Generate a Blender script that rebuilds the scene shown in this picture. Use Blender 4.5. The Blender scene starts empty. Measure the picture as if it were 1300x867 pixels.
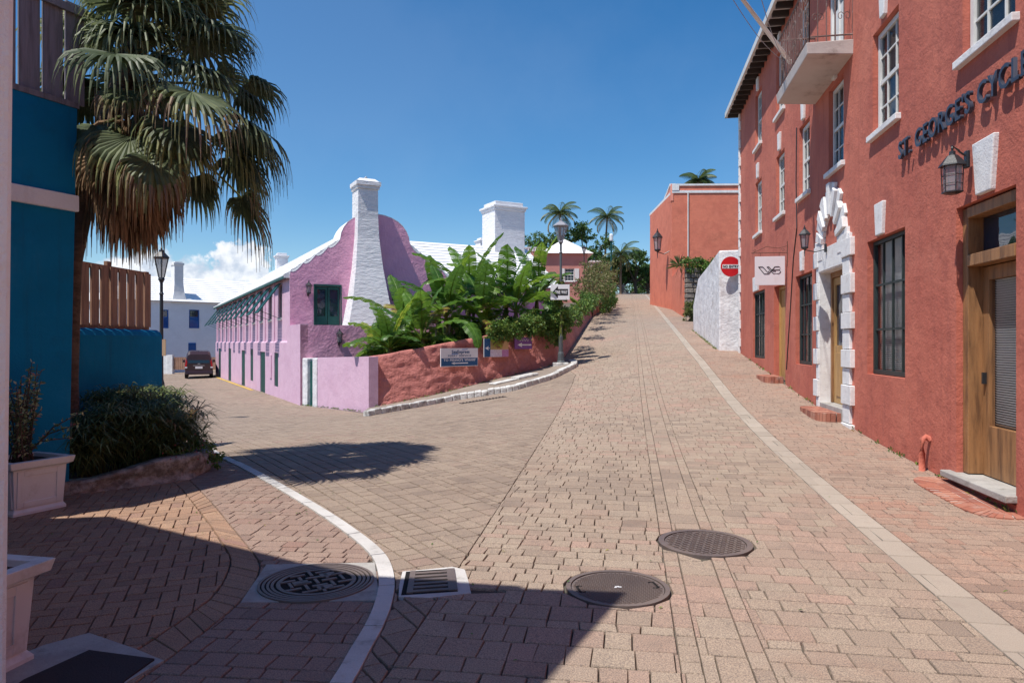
import bpy, math, random
from mathutils import Vector, Matrix, noise as mnoise
R = math.radians
C = bpy.context.scene.collection
sc = bpy.context.scene
random.seed(7)

# ---------------------------------------------------------------- camera, sky, sun, exposure
FPX, CX, HY, CAMH = 900.0, 650.0, 435.0, 1.6
cam = bpy.data.cameras.new('camera'); camo = bpy.data.objects.new('camera', cam); C.objects.link(camo)
camo.location = (0, 0, CAMH); camo.rotation_euler = (R(90), 0, 0)
cam.sensor_width = 36; cam.lens = 36 * FPX / 1300; cam.shift_y = 1.5 / 1300
cam.clip_start = .05; cam.clip_end = 6000
sc.camera = camo
SUN_AZ = Vector((-.765, -.644, 0)).normalized(); SUN_EL = R(64)
sdir = Vector((SUN_AZ.x * math.cos(SUN_EL), SUN_AZ.y * math.cos(SUN_EL), math.sin(SUN_EL)))
sl = bpy.data.lights.new('sun', 'SUN'); slo = bpy.data.objects.new('sun', sl); C.objects.link(slo)
sl.energy = 3.9; sl.angle = R(.5); sl.color = (1, .95, .865)
slo.rotation_euler = (-sdir).to_track_quat('-Z', 'Y').to_euler(); slo.location = (-20, -15, 50)
w = bpy.data.worlds.new("World"); sc.world = w; w.use_nodes = True
nt = w.node_tree; nt.nodes.clear()
N = nt.nodes.new; L = nt.links.new
out = N('ShaderNodeOutputWorld'); bg = N('ShaderNodeBackground'); sky = N('ShaderNodeTexSky')
sky.sky_type = 'NISHITA'; sky.sun_disc = False; sky.sun_elevation = SUN_EL
sky.sun_rotation = math.atan2(SUN_AZ.x, SUN_AZ.y)
sky.air_density = 1.0; sky.dust_density = .25; sky.ozone_density = 2.6; sky.altitude = 0
bg.inputs['Strength'].default_value = .112
tc = N('ShaderNodeTexCoord')
def mathn(op, a, b=None, c=None, clamp=False):
    m = N('ShaderNodeMath'); m.operation = op; m.use_clamp = clamp
    for i, x in enumerate((a, b, c)):
        if x is None: continue
        if isinstance(x, (int, float)): m.inputs[i].default_value = x
        else: L(x, m.inputs[i])
    return m.outputs[0]
def mrange(v, a, b, c=0., d=1., smooth=True):
    m = N('ShaderNodeMapRange'); m.interpolation_type = 'SMOOTHSTEP' if smooth else 'LINEAR'
    L(v, m.inputs[0]); m.inputs[1].default_value = a; m.inputs[2].default_value = b
    m.inputs[3].default_value = c; m.inputs[4].default_value = d
    return m.outputs[0]
def cloud_patch(center, radii, scale, lo, hi):
    # a cumulus bank around a sky direction; the direction vector is split into azimuth / height
    vs = N('ShaderNodeSeparateXYZ'); L(tc.outputs['Generated'], vs.inputs[0])
    az = mathn('DIVIDE', vs.outputs[0], mathn('MAXIMUM', vs.outputs[1], .05))
    el = mathn('DIVIDE', vs.outputs[2], mathn('MAXIMUM', vs.outputs[1], .05))
    dx = mathn('DIVIDE', mathn('SUBTRACT', az, center[0]), radii[0])
    dy = mathn('DIVIDE', mathn('SUBTRACT', el, center[1]), radii[1])
    dist = mathn('SQRT', mathn('ADD', mathn('MULTIPLY', dx, dx), mathn('MULTIPLY', dy, dy)))
    n = N('ShaderNodeTexNoise'); n.inputs['Scale'].default_value = scale; n.inputs['Detail'].default_value = 9
    n.inputs['Roughness'].default_value = .58
    L(tc.outputs['Generated'], n.inputs['Vector'])
    v = mathn('SUBTRACT', mathn('ADD', n.outputs[0], .45), mathn('MULTIPLY', dist, .5))
    front = mrange(vs.outputs[1], 0, .1)
    return mathn('MULTIPLY', mrange(v, lo, hi), front), n.outputs[0]
c1, cn = cloud_patch((-.385, .095), (.05, .056), 34, .44, .53)
c2, _ = cloud_patch((-.52, .075), (.12, .055), 26, .42, .58)
c3, _ = cloud_patch((-.3, .38), (.9, .3), 2.2, .52, .9)
cm = mathn('MAXIMUM', c1, c2)
ramp = N('ShaderNodeMix'); ramp.data_type = 'RGBA'; L(mrange(cn, .35, .62), ramp.inputs[0])
ramp.inputs[6].default_value = (3.6, 4.2, 5.1, 1); ramp.inputs[7].default_value = (6.3, 6.5, 6.8, 1)
mix = N('ShaderNodeMix'); mix.data_type = 'RGBA'; L(cm, mix.inputs[0]); L(ramp.outputs[2], mix.inputs[7])
hs = N('ShaderNodeHueSaturation'); hs.inputs['Saturation'].default_value = 1.36; hs.inputs['Value'].default_value = .83
L(sky.outputs[0], hs.inputs['Color'])
mixw = N('ShaderNodeMix'); mixw.data_type = 'RGBA'; L(mathn('MULTIPLY', c3, .05), mixw.inputs[0])
L(hs.outputs[0], mixw.inputs[6]); mixw.inputs[7].default_value = (6, 6.6, 7.4, 1)
L(mixw.outputs[2], mix.inputs[6]); L(mix.outputs[2], bg.inputs['Color']); L(bg.outputs[0], out.inputs[0])
sc.view_settings.view_transform = 'Standard'; sc.view_settings.look = 'None'; sc.view_settings.gamma = 1
sc.view_settings.exposure = 0.53
sc.cycles.max_bounces = 6; sc.cycles.transparent_max_bounces = 12; sc.cycles.caustics_reflective = False
sc.cycles.caustics_refractive = False; sc.cycles.use_denoising = True

# ---------------------------------------------------------------- terrain height
def U(y):
    k = .095
    if y < 3: return 0.
    if y < 15: return .5 * k / 12 * (y - 3) ** 2
    z = .5 * k * 12
    if y < 92: return z + k * (y - 15)
    z += k * 77
    if y < 99: t = y - 92; return z + k * t - .5 * k / 7 * t * t
    return z + .5 * k * 7 - min(.04 * (y - 99), 3)
def D(y):
    if y < 8: return 0.
    if y < 24: t = min(1, (y - 8) / 4); return -.04 * (y - 8 - 2 * t) * t if t < 1 else -.04 * (y - 10)
    return -.56 - .011 * (min(y, 90) - 24)
def gz(x, y):
    xl = -4.3 - .6 * max(0, min(y, 24) - 19.5) - .528 * max(0, y - 24); W = 9.5 + .8 * max(0, min(y, 24) - 20) + .49 * max(0, y - 24)
    t = (x - xl) / W; e = .003
    wv = .5 * (math.sqrt(t * t + e) - math.sqrt((t - 1) ** 2 + e) + 1)
    wv = max(0, min(1, wv))
    return D(y) * (1 - wv) + U(y) * wv
def gp(px, py):
    r, q = (px - CX) / FPX, (HY - py) / FPX
    y = 1.5
    step = .02
    while y < 200:
        if CAMH + q * y <= gz(r * y, y): break
        y += step * (1 if y < 12 else 3)
    return (r * y, y)
def at(px, py, Y): return ((px - CX) / FPX * Y, Y, CAMH + (HY - py) / FPX * Y)

# ---------------------------------------------------------------- object helpers
ORI = {}
def tag(o, label=None, cat=None, group=None, kind=None):
    if label: o['label'] = label
    if cat: o['category'] = cat
    if group: o['group'] = group
    if kind: o['kind'] = kind
    return o
def empty(name, loc, label=None, cat=None, group=None):
    o = bpy.data.objects.new(name, None); C.objects.link(o); o.location = loc; o.empty_display_size = .2
    ORI[o.name] = Vector(loc); return tag(o, label, cat, group)
class MB:
    def __init__(s): s.v = []; s.f = []; s.r = []; s.c = 0.5
    def add(s, vs, fs, c=None):
        b = len(s.v); s.v += [tuple(p) for p in vs]
        for f in fs: s.f.append([b + i for i in f]); s.r.append(s.c if c is None else c)
    def hexa(s, p, c=None):   # p: 4 bottom ccw + 4 top
        s.add(p, [(3,2,1,0),(4,5,6,7),(0,1,5,4),(1,2,6,5),(2,3,7,6),(3,0,4,7)], c)
    def box(s, x0, x1, y0, y1, z0, z1, c=None):
        s.hexa([(x0,y0,z0),(x1,y0,z0),(x1,y1,z0),(x0,y1,z0),(x0,y0,z1),(x1,y0,z1),(x1,y1,z1),(x0,y1,z1)], c)
    def tube(s, path, rad, seg=8, cap=True, c=None):
        path = [Vector(p) for p in path]; n = len(path)
        if not isinstance(rad, (list, tuple)): rad = [rad] * n
        b = len(s.v); ref = None
        for i, p in enumerate(path):
            t = (path[min(i+1, n-1)] - path[max(i-1, 0)]).normalized()
            if ref is None: ref = Vector((0,0,1)) if abs(t.z) < .9 else Vector((1,0,0))
            a = t.cross(ref).normalized(); bb = t.cross(a).normalized(); ref = -t.cross(a.cross(t).cross(t)) if False else ref
            if abs(t.dot(ref)) > .97: ref = Vector((1,0,0)) if abs(t.x) < .9 else Vector((0,1,0))
            for k in range(seg):
                an = 2 * math.pi * k / seg
                s.v.append(tuple(p + (a * math.cos(an) + bb * math.sin(an)) * rad[i]))
        cc = s.c if c is None else c
        for i in range(n - 1):
            for k in range(seg):
                s.f.append([b+i*seg+k, b+i*seg+(k+1)%seg, b+(i+1)*seg+(k+1)%seg, b+(i+1)*seg+k]); s.r.append(cc)
        if cap:
            s.f.append([b+k for k in range(seg)]); s.r.append(cc)
            s.f.append([b+(n-1)*seg+k for k in reversed(range(seg))]); s.r.append(cc)
    def lathe(s, prof, cx=0, cy=0, cz=0, seg=16, c=None, rot=0):   # prof [(r,z)]
        b = len(s.v); n = len(prof); cc = s.c if c is None else c
        for r, z in prof:
            for k in range(seg):
                an = 2 * math.pi * k / seg + rot; s.v.append((cx + r*math.cos(an), cy + r*math.sin(an), cz + z))
        for i in range(n - 1):
            for k in range(seg):
                s.f.append([b+i*seg+k, b+i*seg+(k+1)%seg, b+(i+1)*seg+(k+1)%seg, b+(i+1)*seg+k]); s.r.append(cc)
        s.f.append([b+k for k in reversed(range(seg))]); s.r.append(cc)
        s.f.append([b+(n-1)*seg+k for k in range(seg)]); s.r.append(cc)
    def prism(s, poly, z0, z1, c=None):
        n = len(poly)
        f0 = z0 if callable(z0) else (lambda x, y: z0); f1 = z1 if callable(z1) else (lambda x, y: z1)
        vs = [(p[0], p[1], f0(*p[:2])) for p in poly] + [(p[0], p[1], f1(*p[:2])) for p in poly]
        s.add(vs, [list(reversed(range(n))), list(range(n, 2*n))] + [(i, (i+1)%n, n+(i+1)%n, n+i) for i in range(n)], c)
    def build(s, name, m, parent=None, smooth=False, bevel=0, loc=None, label=None):
        o0 = ORI[parent.name] if parent is not None else (Vector(loc) if loc is not None else Vector((0,0,0)))
        me = bpy.data.meshes.new(name)
        me.from_pydata([(p[0]-o0.x, p[1]-o0.y, p[2]-o0.z) for p in s.v], [], s.f)
        at_ = me.attributes.new('rnd', 'FLOAT', 'FACE'); at_.data.foreach_set('value', s.r)
        if m is not None: me.materials.append(m)
        if smooth: me.polygons.foreach_set('use_smooth', [True] * len(me.polygons))
        me.update()
        o = bpy.data.objects.new(name, me); C.objects.link(o)
        if parent is not None: o.parent = parent
        else: o.location = o0
        ORI[o.name] = o0
        if bevel:
            b = o.modifiers.new('bevel', 'BEVEL'); b.width = bevel; b.segments = 2; b.limit_method = 'ANGLE'; b.angle_limit = R(40)
        if label: o['label'] = label
        return o
class Fr:   # vertical plane frame: s along d, n outwards, z up
    def __init__(f, o, d, side=1):
        f.o = Vector((o[0], o[1])); f.d = Vector((d[0], d[1])).normalized(); f.n = Vector((-f.d.y, f.d.x)) * side; f.side = side
    def P(f, s, n, z): q = f.o + f.d * s + f.n * n; return (q.x, q.y, z)
    def S(f, px, py=None, n=0):
        r = (px - CX) / FPX; o = f.o + f.n * n
        # (o + d s).x = r (o + d s).y
        s_ = (r * o.y - o.x) / (f.d.x - r * f.d.y); Y = o.y + f.d.y * s_
        return s_, (None if py is None else CAMH + (HY - py) / FPX * Y)
    def box(f, mb, s0, s1, n0, n1, z0, z1, c=None):
        pts = [f.P(s0,n0,z0), f.P(s1,n0,z0), f.P(s1,n1,z0), f.P(s0,n1,z0), f.P(s0,n0,z1), f.P(s1,n0,z1), f.P(s1,n1,z1), f.P(s0,n1,z1)]
        if f.side < 0: pts = [pts[i] for i in (3,2,1,0,7,6,5,4)]
        mb.hexa(pts, c)
    def poly(f, mb, pts, n0, n1, c=None):   # pts (s,z) polygon extruded n0..n1
        k = len(pts)
        mb.add([f.P(s,n0,z) for s,z in pts] + [f.P(s,n1,z) for s,z in pts],
               [list(range(k)), list(reversed(range(k,2*k)))] + [((i+1)%k, i, k+i, k+(i+1)%k) for i in range(k)], c)
def dup(root, loc, rz=0, label=None, group=None, scale=None):
    r = root.copy(); C.objects.link(r); r.location = loc; r.rotation_euler = (0,0,rz)
    if scale: r.scale = scale
    if label: r['label'] = label
    if group: r['group'] = group
    for ch in list(root.children):
        c = ch.copy(); C.objects.link(c); c.parent = r
        for g in ch.children:
            d = g.copy(); C.objects.link(d); d.parent = c
    return r

# ---------------------------------------------------------------- materials
def newmat(name):
    m = bpy.data.materials.new(name); m.use_nodes = True; m.node_tree.nodes.clear(); return m
def mat(name, col, col2=None, rough=.85, nscale=1.5, bump=.0, bscale=20., bump2=0., bscale2=3., stain=None, stain_amt=.5, stain_scale=1.2, dirt=None,
        metallic=0., rnd=None, spec=.35, grain=None, stretch=None, streak=None):
    m = newmat(name); T = m.node_tree; n_ = T.nodes.new; l_ = T.links.new
    o = n_('ShaderNodeOutputMaterial'); p = n_('ShaderNodeBsdfPrincipled'); l_(p.outputs[0], o.inputs[0])
    p.inputs['Roughness'].default_value = rough; p.inputs['Metallic'].default_value = metallic
    p.inputs['Specular IOR Level'].default_value = spec
    g = n_('ShaderNodeNewGeometry'); vec = g.outputs['Position']
    if stretch:
        mp = n_('ShaderNodeMapping'); mp.inputs['Scale'].default_value = stretch; l_(vec, mp.inputs['Vector']); vec = mp.outputs[0]
    def nz(scale, detail=5, rgh=.55, v=None):
        t = n_('ShaderNodeTexNoise'); t.inputs['Scale'].default_value = scale; t.inputs['Detail'].default_value = detail
        t.inputs['Roughness'].default_value = rgh; l_(v or vec, t.inputs['Vector']); return t.outputs[0]
    def rng(v, a, b, c=0., d=1.):
        q = n_('ShaderNodeMapRange'); q.interpolation_type = 'SMOOTHSTEP'; l_(v, q.inputs[0])
        q.inputs[1].default_value = a; q.inputs[2].default_value = b; q.inputs[3].default_value = c; q.inputs[4].default_value = d; return q.outputs[0]
    def mx(fac, a, b, mode='MIX'):
        q = n_('ShaderNodeMix'); q.data_type = 'RGBA'; q.blend_type = mode
        for i, x in ((0, fac), (6, a), (7, b)):
            if isinstance(x, (int, float)): q.inputs[i].default_value = x
            elif isinstance(x, tuple): q.inputs[i].default_value = (*x[:3], 1)
            else: l_(x, q.inputs[i])
        return q.outputs[2]
    col2 = col2 or tuple(c * .82 for c in col)
    c = mx(rng(nz(nscale, 8, .6), .35, .68), col, col2)
    if rnd:    # list of (pos, colour): ramp on the per-face random value
        a = n_('ShaderNodeAttribute'); a.attribute_name = 'rnd'
        rp = n_('ShaderNodeValToRGB'); l_(a.outputs['Fac'], rp.inputs[0]); e = rp.color_ramp.elements
        while len(e) < len(rnd): e.new(.5)
        for i, (ps, cc) in enumerate(rnd): e[i].position = ps; e[i].color = (*cc, 1)
        c = mx(rng(nz(nscale, 8, .6), .3, .7, .0, .45), rp.outputs[0], col2)
    if stain: c = mx(rng(nz(stain_scale, 9, .68), .52, .72, 0, stain_amt), c, stain)
    if dirt: c = mx(rng(nz(dirt[1], 8, .7), .5, .68, 0, dirt[2]), c, dirt[0])
    if streak:
        mp = n_('ShaderNodeMapping'); mp.inputs['Scale'].default_value = (4, 4, .35); l_(g.outputs['Position'], mp.inputs['Vector'])
        c = mx(rng(nz(2.2, 7, .6, mp.outputs[0]), .5, .75, 0, streak[1]), c, streak[0])
    if grain: # fine speckle
        c = mx(rng(nz(grain[0], 2, .7), .35, .65, 0, grain[1]), c, grain[2])
    l_(c, p.inputs['Base Color'])
    nrm = None
    for st, s_, dist in ((bump2, bscale2, .06), (bump, bscale, .009)):
        if st:
            b = n_('ShaderNodeBump'); b.inputs['Strength'].default_value = min(st, 1.0); b.inputs['Distance'].default_value = dist
            l_(nz(s_, 6, .6), b.inputs['Height'])
            if nrm is not None: l_(nrm, b.inputs['Normal'])
            nrm = b.outputs[0]
    if nrm is not None: l_(nrm, p.inputs['Normal'])
    return m
def leafmat(name, ramp, trans=.35, rough=.5, spec=.4):
    m = newmat(name); T = m.node_tree; n_ = T.nodes.new; l_ = T.links.new
    o = n_('ShaderNodeOutputMaterial'); p = n_('ShaderNodeBsdfPrincipled'); tr = n_('ShaderNodeBsdfTranslucent'); ms = n_('ShaderNodeMixShader')
    a = n_('ShaderNodeAttribute'); a.attribute_name = 'rnd'; rp = n_('ShaderNodeValToRGB'); l_(a.outputs['Fac'], rp.inputs[0]); e = rp.color_ramp.elements
    while len(e) < len(ramp): e.new(.5)
    for i, (ps, cc) in enumerate(ramp): e[i].position = ps; e[i].color = (*cc, 1)
    p.inputs['Roughness'].default_value = rough; p.inputs['Specular IOR Level'].default_value = spec
    g = n_('ShaderNodeNewGeometry'); t = n_('ShaderNodeTexNoise'); t.inputs['Scale'].default_value = 9; t.inputs['Detail'].default_value = 5
    l_(g.outputs['Position'], t.inputs['Vector'])
    hv = n_('ShaderNodeHueSaturation'); mr = n_('ShaderNodeMapRange'); l_(t.outputs[0], mr.inputs[0])
    mr.inputs[1].default_value = .3; mr.inputs[2].default_value = .7; mr.inputs[3].default_value = .72; mr.inputs[4].default_value = 1.2
    l_(mr.outputs[0], hv.inputs['Value']); l_(rp.outputs[0], hv.inputs['Color'])
    l_(hv.outputs[0], p.inputs['Base Color'])
    br = n_('ShaderNodeHueSaturation'); br.inputs['Value'].default_value = 1.5; br.inputs['Hue'].default_value = .485; l_(hv.outputs[0], br.inputs['Color']); l_(br.outputs[0], tr.inputs['Color'])
    ms.inputs[0].default_value = trans; l_(p.outputs[0], ms.inputs[1]); l_(tr.outputs[0], ms.inputs[2]); l_(ms.outputs[0], o.inputs[0])
    return m
def glassmat(name, tint, transp=.5, rough=.03):
    m = newmat(name); T = m.node_tree; n_ = T.nodes.new; l_ = T.links.new
    o = n_('ShaderNodeOutputMaterial'); p = n_('ShaderNodeBsdfPrincipled'); tr = n_('ShaderNodeBsdfTransparent'); ms = n_('ShaderNodeMixShader')
    p.inputs['Base Color'].default_value = (*tint, 1); p.inputs['Roughness'].default_value = rough; p.inputs['Specular IOR Level'].default_value = .9
    g = n_('ShaderNodeNewGeometry'); t = n_('ShaderNodeTexNoise'); t.inputs['Scale'].default_value = 2.5; l_(g.outputs['Position'], t.inputs['Vector'])
    b = n_('ShaderNodeBump'); b.inputs['Strength'].default_value = .25; b.inputs['Distance'].default_value = .01; l_(t.outputs[0], b.inputs['Height']); l_(b.outputs[0], p.inputs['Normal'])
    ms.inputs[0].default_value = 1 - transp; l_(tr.outputs[0], ms.inputs[1]); l_(p.outputs[0], ms.inputs[2]); l_(ms.outputs[0], o.inputs[0])
    return m
M = {}
M['red'] = mat('red_stucco', (.55,.165,.112), (.46,.125,.088), rough=.9, nscale=.7, bump=.8, bscale=34, bump2=.42, bscale2=4.0, stain=(.33,.09,.07), stain_amt=.55, stain_scale=1.6, dirt=((.62,.235,.165),.9,.25), streak=((.30,.085,.068), .42))
M['redwall'] = mat('old_red_wall', (.56,.215,.185), (.48,.175,.15), rough=.95, nscale=1.6, bump=1, bscale=22, bump2=1, bscale2=7, stain=(.30,.12,.10), stain_amt=.55, stain_scale=2.2, streak=((.2,.07,.06), .35))
M['orange'] = mat('orange_stucco', (.70,.215,.135), (.62,.18,.115), bump=.6, bscale=10, bump2=.5, bscale2=1.8, stain=(.42,.13,.08), stain_amt=.55, stain_scale=.7)
M['orangepink'] = mat('pale_orange_stucco', (.80,.31,.23), (.74,.27,.20), bump=.5, bscale=10, stain=(.45,.15,.11), stain_amt=.4, stain_scale=.7)
M['pink'] = mat('pink_stucco', (.66,.44,.56), (.61,.39,.51), bump=.7, bscale=16, bump2=.4, bscale2=3, stain=(.53,.34,.45), stain_amt=.35, stain_scale=1.2, streak=((.50,.33,.43), .25))
M['pinkdeep'] = mat('deep_pink_stucco', (.82,.42,.56), (.75,.37,.52), bump=.8, bscale=12, bump2=.6, bscale2=3, stain=(.40,.15,.28), stain_amt=.5)
M['blue'] = mat('blue_paint', (.005,.20,.40), (.004,.17,.34), rough=.9, spec=.15, bump=.3, bscale=40, bump2=.15, bscale2=5, stain=(.01,.13,.25), stain_amt=.5, stain_scale=2.5, dirt=((.03,.24,.42),1.3,.4), streak=((.012,.12,.22), .5))
M['white'] = mat('lime_white', (.80,.79,.78), (.72,.71,.70), bump=.7, bscale=18, bump2=.5, bscale2=4, stain=(.55,.53,.52), stain_amt=.45, streak=((.52,.51,.5), .25))
M['whitemauve'] = mat('mauve_white_wall', (.84,.87,.88), (.78,.80,.83), bump=.9, bscale=30, bump2=.5, bscale2=5, stain=(.55,.52,.52), stain_amt=.45, streak=((.6,.57,.56), .35))
M['roof'] = mat('white_roof', (.82,.82,.82), (.76,.76,.77), rough=.8, bump=.3, bscale=8, stain=(.50,.50,.48), stain_amt=.4, stain_scale=1.6)
M['oldwhite'] = mat('weathered_white_wall', (.78,.77,.78), (.66,.65,.67), bump=1, bscale=10, bump2=1, bscale2=3, stain=(.42,.36,.32), stain_amt=.7, stain_scale=1.3, streak=((.45,.42,.42), .5))
M['wpaint'] = mat('white_paint', (.74,.73,.71), (.66,.65,.62), rough=.5, bump=.2, bscale=60, stain=(.45,.41,.36), stain_amt=.35, stain_scale=6)
M['trimwhite'] = mat('white_trim_lime', (.80,.79,.79), (.73,.72,.72), bump=.6, bscale=45, bump2=.15, bscale2=8, stain=(.45,.40,.38), stain_amt=.5, stain_scale=6, streak=((.5,.46,.45), .35))
M['planter'] = mat('planter_white', (.76,.78,.79), (.69,.70,.71), rough=.5, bump=.1, bscale=40, stain=(.40,.37,.34), stain_amt=.55, stain_scale=4, streak=((.5,.47,.44), .35))
M['green'] = mat('dark_green_paint', (.010,.085,.075), (.008,.06,.055), rough=.5, bump=.2, bscale=40)
M['iron'] = mat('dark_iron_frame', (.035,.05,.05), (.025,.035,.035), rough=.5, bump=.3, bscale=60)
M['black'] = mat('black_metal', (.018,.02,.025), (.03,.03,.034), rough=.42, bump=.2, bscale=80, spec=.5)
M['letter'] = mat('letter_metal', (.03,.036,.06), (.05,.06,.09), rough=.42, bump=.2, bscale=50, spec=.5)
M['greym'] = mat('grey_painted_metal', (.30,.30,.33), (.24,.24,.27), rough=.45, bump=.1)
M['postpaint'] = mat('grey_green_post', (.10,.115,.125), (.07,.08,.09), rough=.5, bump=.3, bscale=50)
M['wood'] = mat('varnished_wood', (.37,.185,.08), (.22,.11,.05), rough=.5, nscale=3, bump=.4, bscale=30, stretch=(5,5,.6), stain=(.10,.05,.03), stain_amt=.6, stain_scale=3)
M['palewood'] = mat('pale_yellow_wood', (.52,.31,.12), (.40,.22,.08), rough=.5, nscale=3, bump=.4, bscale=30, stretch=(5,5,.6), stain=(.2,.12,.06), stain_amt=.4, stain_scale=3)
M['fence'] = mat('fence_wood', (0.405,0.230,0.149), (0.270,0.149,0.101), rough=.8, nscale=4, bump=.6, bscale=30, stretch=(6,6,.5), stain=(0.176,0.108,0.081), stain_amt=.5, stain_scale=4)
M['greyfence'] = mat('mauve_fence_paint', (.28,.245,.27), (.20,.175,.19), rough=.8, nscale=4, bump=.6, bscale=30, stretch=(6,6,.5), stain=(.12,.10,.10), stain_amt=.5, stain_scale=4)
M['trunk'] = mat('palm_trunk', (.17,.115,.085), (.09,.06,.045), rough=.95, nscale=6, bump=1, bscale=25, bump2=.6, bscale2=10, stretch=(1,1,3))
M['bark'] = mat('bark', (.12,.09,.07), (.06,.045,.035), rough=.95, nscale=6, bump=1, bscale=20)
M['concrete'] = mat('concrete', (.46,.44,.41), (.34,.32,.30), nscale=4, bump=.7, bscale=50, stain=(.16,.15,.13), stain_amt=.75, stain_scale=5, grain=(160,.35,(.26,.24,.23)))
M['whitestrip'] = mat('pale_concrete_strip', (.62,.60,.58), (.50,.48,.46), bump=.7, bscale=50, stain=(.26,.24,.22), stain_amt=.75, stain_scale=6, grain=(150,.3,(.4,.37,.35)))
M['kerbmat'] = mat('worn_white_kerb', (.66,.65,.63), (.40,.38,.36), nscale=5, bump=1, bscale=30, bump2=.6, bscale2=8, stain=(.16,.14,.13), stain_amt=.85, stain_scale=5)
M['tanstrip'] = mat('tan_paver_line', (.42,.36,.29), (.36,.305,.25), bump=.5, bscale=90, rnd=[(0,(.34,.29,.235)),(.5,(.42,.355,.29)),(1,(.48,.41,.34))], stain=(.26,.2,.17), stain_amt=.4, stain_scale=4, grain=(190,.5,(.24,.2,.17)))
M['joint'] = mat('joint_sand', (0.137,0.114,0.094), (0.085,0.072,0.058), bump=.8, bscale=90, stain=(0.065,0.078,0.039), stain_amt=.5, stain_scale=2.5)
def pavmat(name, cols, stain, grain=(.14,.11,.10)):
    return mat(name, cols[1][1], tuple(c*.86 for c in cols[2][1]), rough=.88, nscale=.8, bump=.8, bscale=70, bump2=.15, bscale2=12, rnd=cols, stain=stain, stain_amt=.6, stain_scale=.9, dirt=((.15,.12,.10),2.3,.3), grain=(130,.75,grain), spec=.25)
M['pav'] = pavmat('road_pavers', [(0,(0.316,0.241,0.185)),(.3,(0.436,0.330,0.246)),(.55,(0.484,0.382,0.287)),(.8,(0.421,0.286,0.218)),(1,(0.526,0.346,0.266))], (0.379,0.241,0.171))
M['pavleft'] = pavmat('plaza_pavers', [(0,(0.278,0.208,0.159)),(.35,(0.376,0.284,0.213)),(.7,(0.433,0.334,0.251)),(1,(0.376,0.251,0.196))], (0.311,0.226,0.164))
M['pavside'] = pavmat('side_pavers', [(0,(0.326,0.221,0.165)),(.3,(0.422,0.289,0.216)),(.65,(0.484,0.349,0.261)),(1,(0.484,0.269,0.190))], (0.531,0.282,0.190))
M['pavred'] = pavmat('red_pavers', [(0,(0.284,0.188,0.151)),(.4,(0.383,0.253,0.199)),(.7,(0.426,0.295,0.230)),(1,(0.368,0.213,0.166))], (0.284,0.197,0.159))
M['pavpatio'] = pavmat('patio_pavers', [(0,(0.312,0.187,0.125)),(.4,(0.468,0.272,0.172)),(.7,(0.530,0.328,0.211)),(1,(0.374,0.203,0.156))], (0.343,0.218,0.140))
M['brickstep'] = mat('step_brick', (0.361,0.138,0.091), (0.285,0.100,0.065), bump=.8, bscale=40, rnd=[(0,(0.257,0.088,0.065)),(.5,(0.399,0.150,0.098)),(1,(0.475,0.237,0.169))], stain=(0.475,0.525,0.494), stain_amt=.25, stain_scale=6)
M['mortar'] = mat('pale_mortar', (.5,.42,.38), (.42,.33,.3), bump=.6, bscale=60)
M['stone'] = mat('rubble_stone', (.30,.25,.21), (.17,.14,.12), nscale=5, bump=1, bscale=12, bump2=1, bscale2=4, stain=(.07,.07,.055), stain_amt=.7, stain_scale=2)
M['rock'] = mat('bed_edge_stone', (.50,.44,.38), (.20,.165,.14), nscale=9, bump=1, bscale=25, bump2=1, bscale2=9, stain=(.07,.06,.05), stain_amt=.85, stain_scale=4) if True else mat('bed_edge_stone2', (0.446,0.365,0.311), (0.270,0.216,0.189), nscale=7, bump=1, bscale=25, bump2=1, bscale2=9, stain=(0.108,0.095,0.081), stain_amt=.8, stain_scale=5)
M['soil'] = mat('soil', (.075,.05,.035), (.05,.035,.025), bump=1, bscale=30)
M['earth'] = mat('earth_ground', (.14,.12,.075), (.10,.10,.05), bump=.5, bscale=5, nscale=.2)
M['castiron'] = mat('cast_iron', (.20,.155,.135), (.14,.11,.105), rough=.5, bump=.5, bscale=90, metallic=.2, stain=(.15,.10,.075), stain_amt=.6, stain_scale=9)
M['hole'] = mat('dark_gap', (.010,.009,.009), rough=1)
M['mat'] = mat('rubber_mat', (.045,.032,.038), (.035,.026,.03), bump=1, bscale=150)
M['interior'] = mat('dark_interior', (.03,.03,.035), (.02,.02,.025))
M['curtain'] = mat('curtain', (.42,.42,.42), (.30,.30,.31), bump=.3)
M['blind'] = mat('blind_slats', (.80,.82,.86), (.7,.72,.76), rough=.6)
M['glass'] = glassmat('window_glass', (.02,.03,.045), .62)
M['glassclear'] = glassmat('clear_door_glass', (.02,.03,.045), .86)
M['glassdark'] = glassmat('dark_glass', (.015,.03,.06), .12)
M['lampglass'] = glassmat('lamp_glass', (.35,.35,.38), .45, .25)
M['chimwhite'] = mat('rough_white_chimney', (.78,.77,.79), (.71,.70,.72), nscale=3, bump=.8, bscale=12, bump2=.5, bscale2=3.4, stretch=(1,1,3), stain=(.6,.58,.6), stain_amt=.4)
M['yellow'] = mat('yellow_line', (.60,.38,.06), (.5,.33,.08), stain=(.25,.2,.15), stain_amt=.5, stain_scale=5)
M['paintwhite'] = mat('road_paint', (.7,.69,.67), (.55,.54,.52), stain=(.25,.22,.2), stain_amt=.6, stain_scale=9)
M['signred'] = mat('sign_red', (.58,.012,.018), (.55,.012,.018), rough=.4)
M['signwhite'] = mat('sign_white', (.78,.78,.80), (.74,.74,.76), rough=.4)
M['signblack'] = mat('sign_black', (.02,.02,.022), rough=.4)
M['signblue'] = mat('sign_blue', (.006,.085,.23), (.006,.08,.21), rough=.4)
M['signcyan'] = mat('sign_bright_blue', (.02,.22,.60), rough=.4)
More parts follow.
